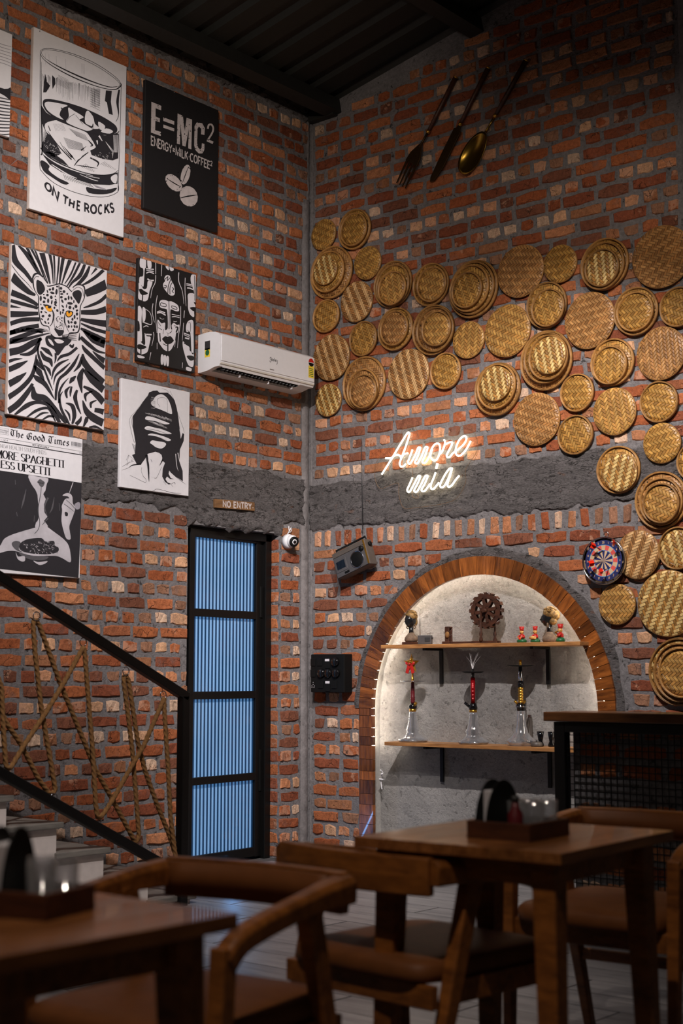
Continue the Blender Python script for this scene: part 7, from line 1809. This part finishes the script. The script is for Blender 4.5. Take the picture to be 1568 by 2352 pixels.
# ================================================================== chairs
def make_chair(label, loc, rz):
    o = thing('wooden_armchair', label, 'chair', loc, rz, group='wooden armchairs with brown leather seats')
    # back rail: bowed board, lower edge arched
    pts = []
    for i in range(13):
        t = -1 + 2 * i / 12; pts.append(Vector((t * 0.255, -0.275 + 0.035 * t * t, 0.672)))
    q = MB(); sect = [(-0.015, -0.045), (0.012, -0.045), (0.018, 0.0), (0.015, 0.045), (-0.013, 0.045), (-0.015, 0.0)]
    q.sweep(pts, sect); q.obj('back_rail', M['furniture'], o, bevel=0.004)
    pad = [Vector((p.x * 0.90, p.y + 0.022, p.z + 0.002)) for p in pts]
    MB().sweep(pad, [(-0.009, -0.036), (0.006, -0.036), (0.010, 0.0), (0.006, 0.036), (-0.009, 0.036)], smooth=True).obj('back_pad', M['leather'], o)
    for s_ in (-1, 1):
        a = catmull([(s_ * 0.252, -0.245, 0.682), (s_ * 0.262, -0.12, 0.676), (s_ * 0.268, 0.04, 0.655), (s_ * 0.268, 0.15, 0.630), (s_ * 0.266, 0.195, 0.595)], 5)
        MB().sweep(a, [(-0.022, -0.022), (0.022, -0.022), (0.024, 0.012), (0.016, 0.022), (-0.016, 0.022), (-0.024, 0.012)], scale=[1.35, 1.35, 1.3, 1.25, 1.2, 1.1, 1.05, 1, 1, 1, 1, 1, 1, 1, 1, 1, 1, 1, 1, 1, 1][:len(a)]).obj('arm_rest', M['furniture'], o, bevel=0.004)
        MB().bar((s_ * 0.266, 0.192, 0.625), (s_ * 0.258, 0.225, 0.0), 0.044, 0.040, up=(1, 0, 0), w2=0.030, h2=0.030).obj('front_leg', M['furniture'], o, bevel=0.005)
        MB().bar((s_ * 0.258, -0.095, 0.668), (s_ * 0.245, -0.285, 0.0), 0.052, 0.040, up=(1, 0, 0), w2=0.032, h2=0.030).obj('rear_leg', M['furniture'], o, bevel=0.005)
        MB().bar((s_ * 0.238, 0.20, 0.395), (s_ * 0.238, -0.175, 0.395), 0.024, 0.055).obj('side_rail', M['furniture'], o, bevel=0.003)
    for y in (0.195, -0.225): MB().bar((-0.25, y, 0.392), (0.25, y, 0.392), 0.024, 0.055).obj('seat_rail', M['furniture'], o, bevel=0.003)
    MB().bar((-0.245, -0.215, 0.255), (0.245, -0.215, 0.255), 0.022, 0.034).obj('stretcher', M['furniture'], o, bevel=0.003)
    # padded seat: rounded slab, crowned on top
    q = MB(); rings = []; NS_ = 44
    def sq(rx, ry, z, crown=0.0):
        r = []
        for i in range(NS_):
            t = 2 * math.pi * i / NS_; c_, s2 = math.cos(t), math.sin(t)
            x = math.copysign(abs(c_) ** 0.28, c_) * rx; y = math.copysign(abs(s2) ** 0.28, s2) * ry
            r.append((x, 0.0 + y, z + crown))
        return r
    prof_ = [(0.222, 0.240, 0.418), (0.238, 0.256, 0.424), (0.240, 0.258, 0.440), (0.238, 0.256, 0.458), (0.228, 0.246, 0.468), (0.19, 0.205, 0.475), (0.12, 0.13, 0.480), (0.04, 0.045, 0.482), (0.001, 0.001, 0.482)]
    vs = [p for (rx, ry, z) in prof_ for p in sq(rx, ry, z)]
    q.add(vs, [(i * NS_ + k, i * NS_ + (k + 1) % NS_, (i + 1) * NS_ + (k + 1) % NS_, (i + 1) * NS_ + k) for i in range(len(prof_) - 1) for k in range(NS_)], 0, True)
    q.obj('seat_cushion', M['leather'], o)
    return o
ch = make_chair('wooden armchair whose back faces the picture, tucked under table before the niche'.replace(',', ''), (3.945, -4.045, 0.0), math.radians(-5))
def place(label, loc, rz):
    c = copy_tree(ch); c.location = loc; c.rotation_euler = (0, 0, rz); c['label'] = label
place('wooden armchair drawn up to the lower left table facing it', (3.955, -4.895, 0.0), math.radians(186))
place('wooden armchair between the table and the mesh-fronted counter', (4.02, -3.14, 0.0), math.radians(184))

# ================================================================== table tops
def tumbler_mesh():
    H, R0, R1 = 0.076, 0.021, 0.0250
    prof = [(0.0005, 0.0), (R0, 0.0), (R0 + 0.001, 0.004), (R1, H), (R1 - 0.0016, H + 0.0006), (R1 - 0.003, H), (R0 - 0.002, 0.012), (0.0005, 0.010)]
    return MB().lathe(prof, 28).mesh('tumbler', M['glass'])
TM = tumbler_mesh()
def caddy(where, loc, rz, disc, glasses, bottle, sy):
    o = thing('table_caddy', f'dark wooden caddy box on the {where} table', 'caddy', loc, rz, group='table caddies')
    sx, h = 0.175, 0.042
    MB().box((0, 0, 0.005), (sx, sy, 0.010)).obj('bottom', M['caddy'], o)
    for s_ in (-1, 1):
        MB().box((0, s_ * (sy / 2 - 0.005), h / 2 + 0.003), (sx, 0.010, h - 0.006)).obj('short_side', M['caddy'], o, bevel=0.002)
        MB().box((s_ * (sx / 2 - 0.005), 0, h / 2 + 0.003), (0.010, sy - 0.022, h - 0.006)).obj('long_side', M['caddy'], o, bevel=0.002)
    Mw = Matrix.Translation(loc) @ Matrix.Rotation(rz, 4, 'Z')
    n = thing('napkin_holder', f'black half-round napkin holder in the caddy of the {where} table', 'napkin holder', Mw @ Vector((disc[0], disc[1], 0.0105)), rz + disc[2])
    half = [(0.064 * math.cos(t), 0.128 * math.sin(t)) for t in [math.pi * i / 20 for i in range(21)]]
    for s_ in (-1, 1): MB().prism(half, -0.002, 0.002, M=Matrix(((1, 0, 0), (0, 0, -1), (0, 1, 0))), c=(0, s_ * 0.018, 0)).obj('plate', M['black'], n)
    MB().box((0, 0, 0.052), (0.075, 0.030, 0.10)).obj('napkins', M['paper'], n, bevel=0.003)
    if bottle:
      bt = thing('sauce_bottle', f'dark sauce bottle in the caddy of the {where} table', 'bottle', Mw @ Vector((0.030, -0.065, 0.0105)), rz)
      MB().lathe([(0.017, 0), (0.019, 0.006), (0.019, 0.050), (0.009, 0.066), (0.008, 0.080)], 20).obj('body', M['maroon'], bt)
      MB().lathe([(0.010, 0.080), (0.010, 0.093), (0.0005, 0.094)], 16).obj('cap', M['dark_grey'], bt)
    for i, (gx, gy, lb) in enumerate(glasses):
        g = bpy.data.objects.new('glass_tumbler', TM); COL.objects.link(g)
        g.location = Mw @ Vector((gx, gy, 0.0105)); tag(g, f'clear glass tumbler {lb} on the {where} table', 'glass', 'clear glass tumblers')
caddy('right hand', (4.255, -4.05, 0.7505), math.radians(3), (-0.045, -0.020, 1.35), [(0.05, -0.005, 'nearest right in the caddy'), (0.052, 0.055, 'far right in the caddy'), (-0.004, 0.060, 'far left in the caddy'), (-0.006, 0.005, 'nearest left in the caddy')], True, 0.20)
caddy('lower left', (4.248, -5.532, 0.7505), math.radians(15), (-0.040, 0.0, 1.75), [(0.050, -0.032, 'nearest in the caddy'), (0.052, 0.028, 'second in the caddy'), (0.004, 0.030, 'farthest in the caddy')], False, 0.135)
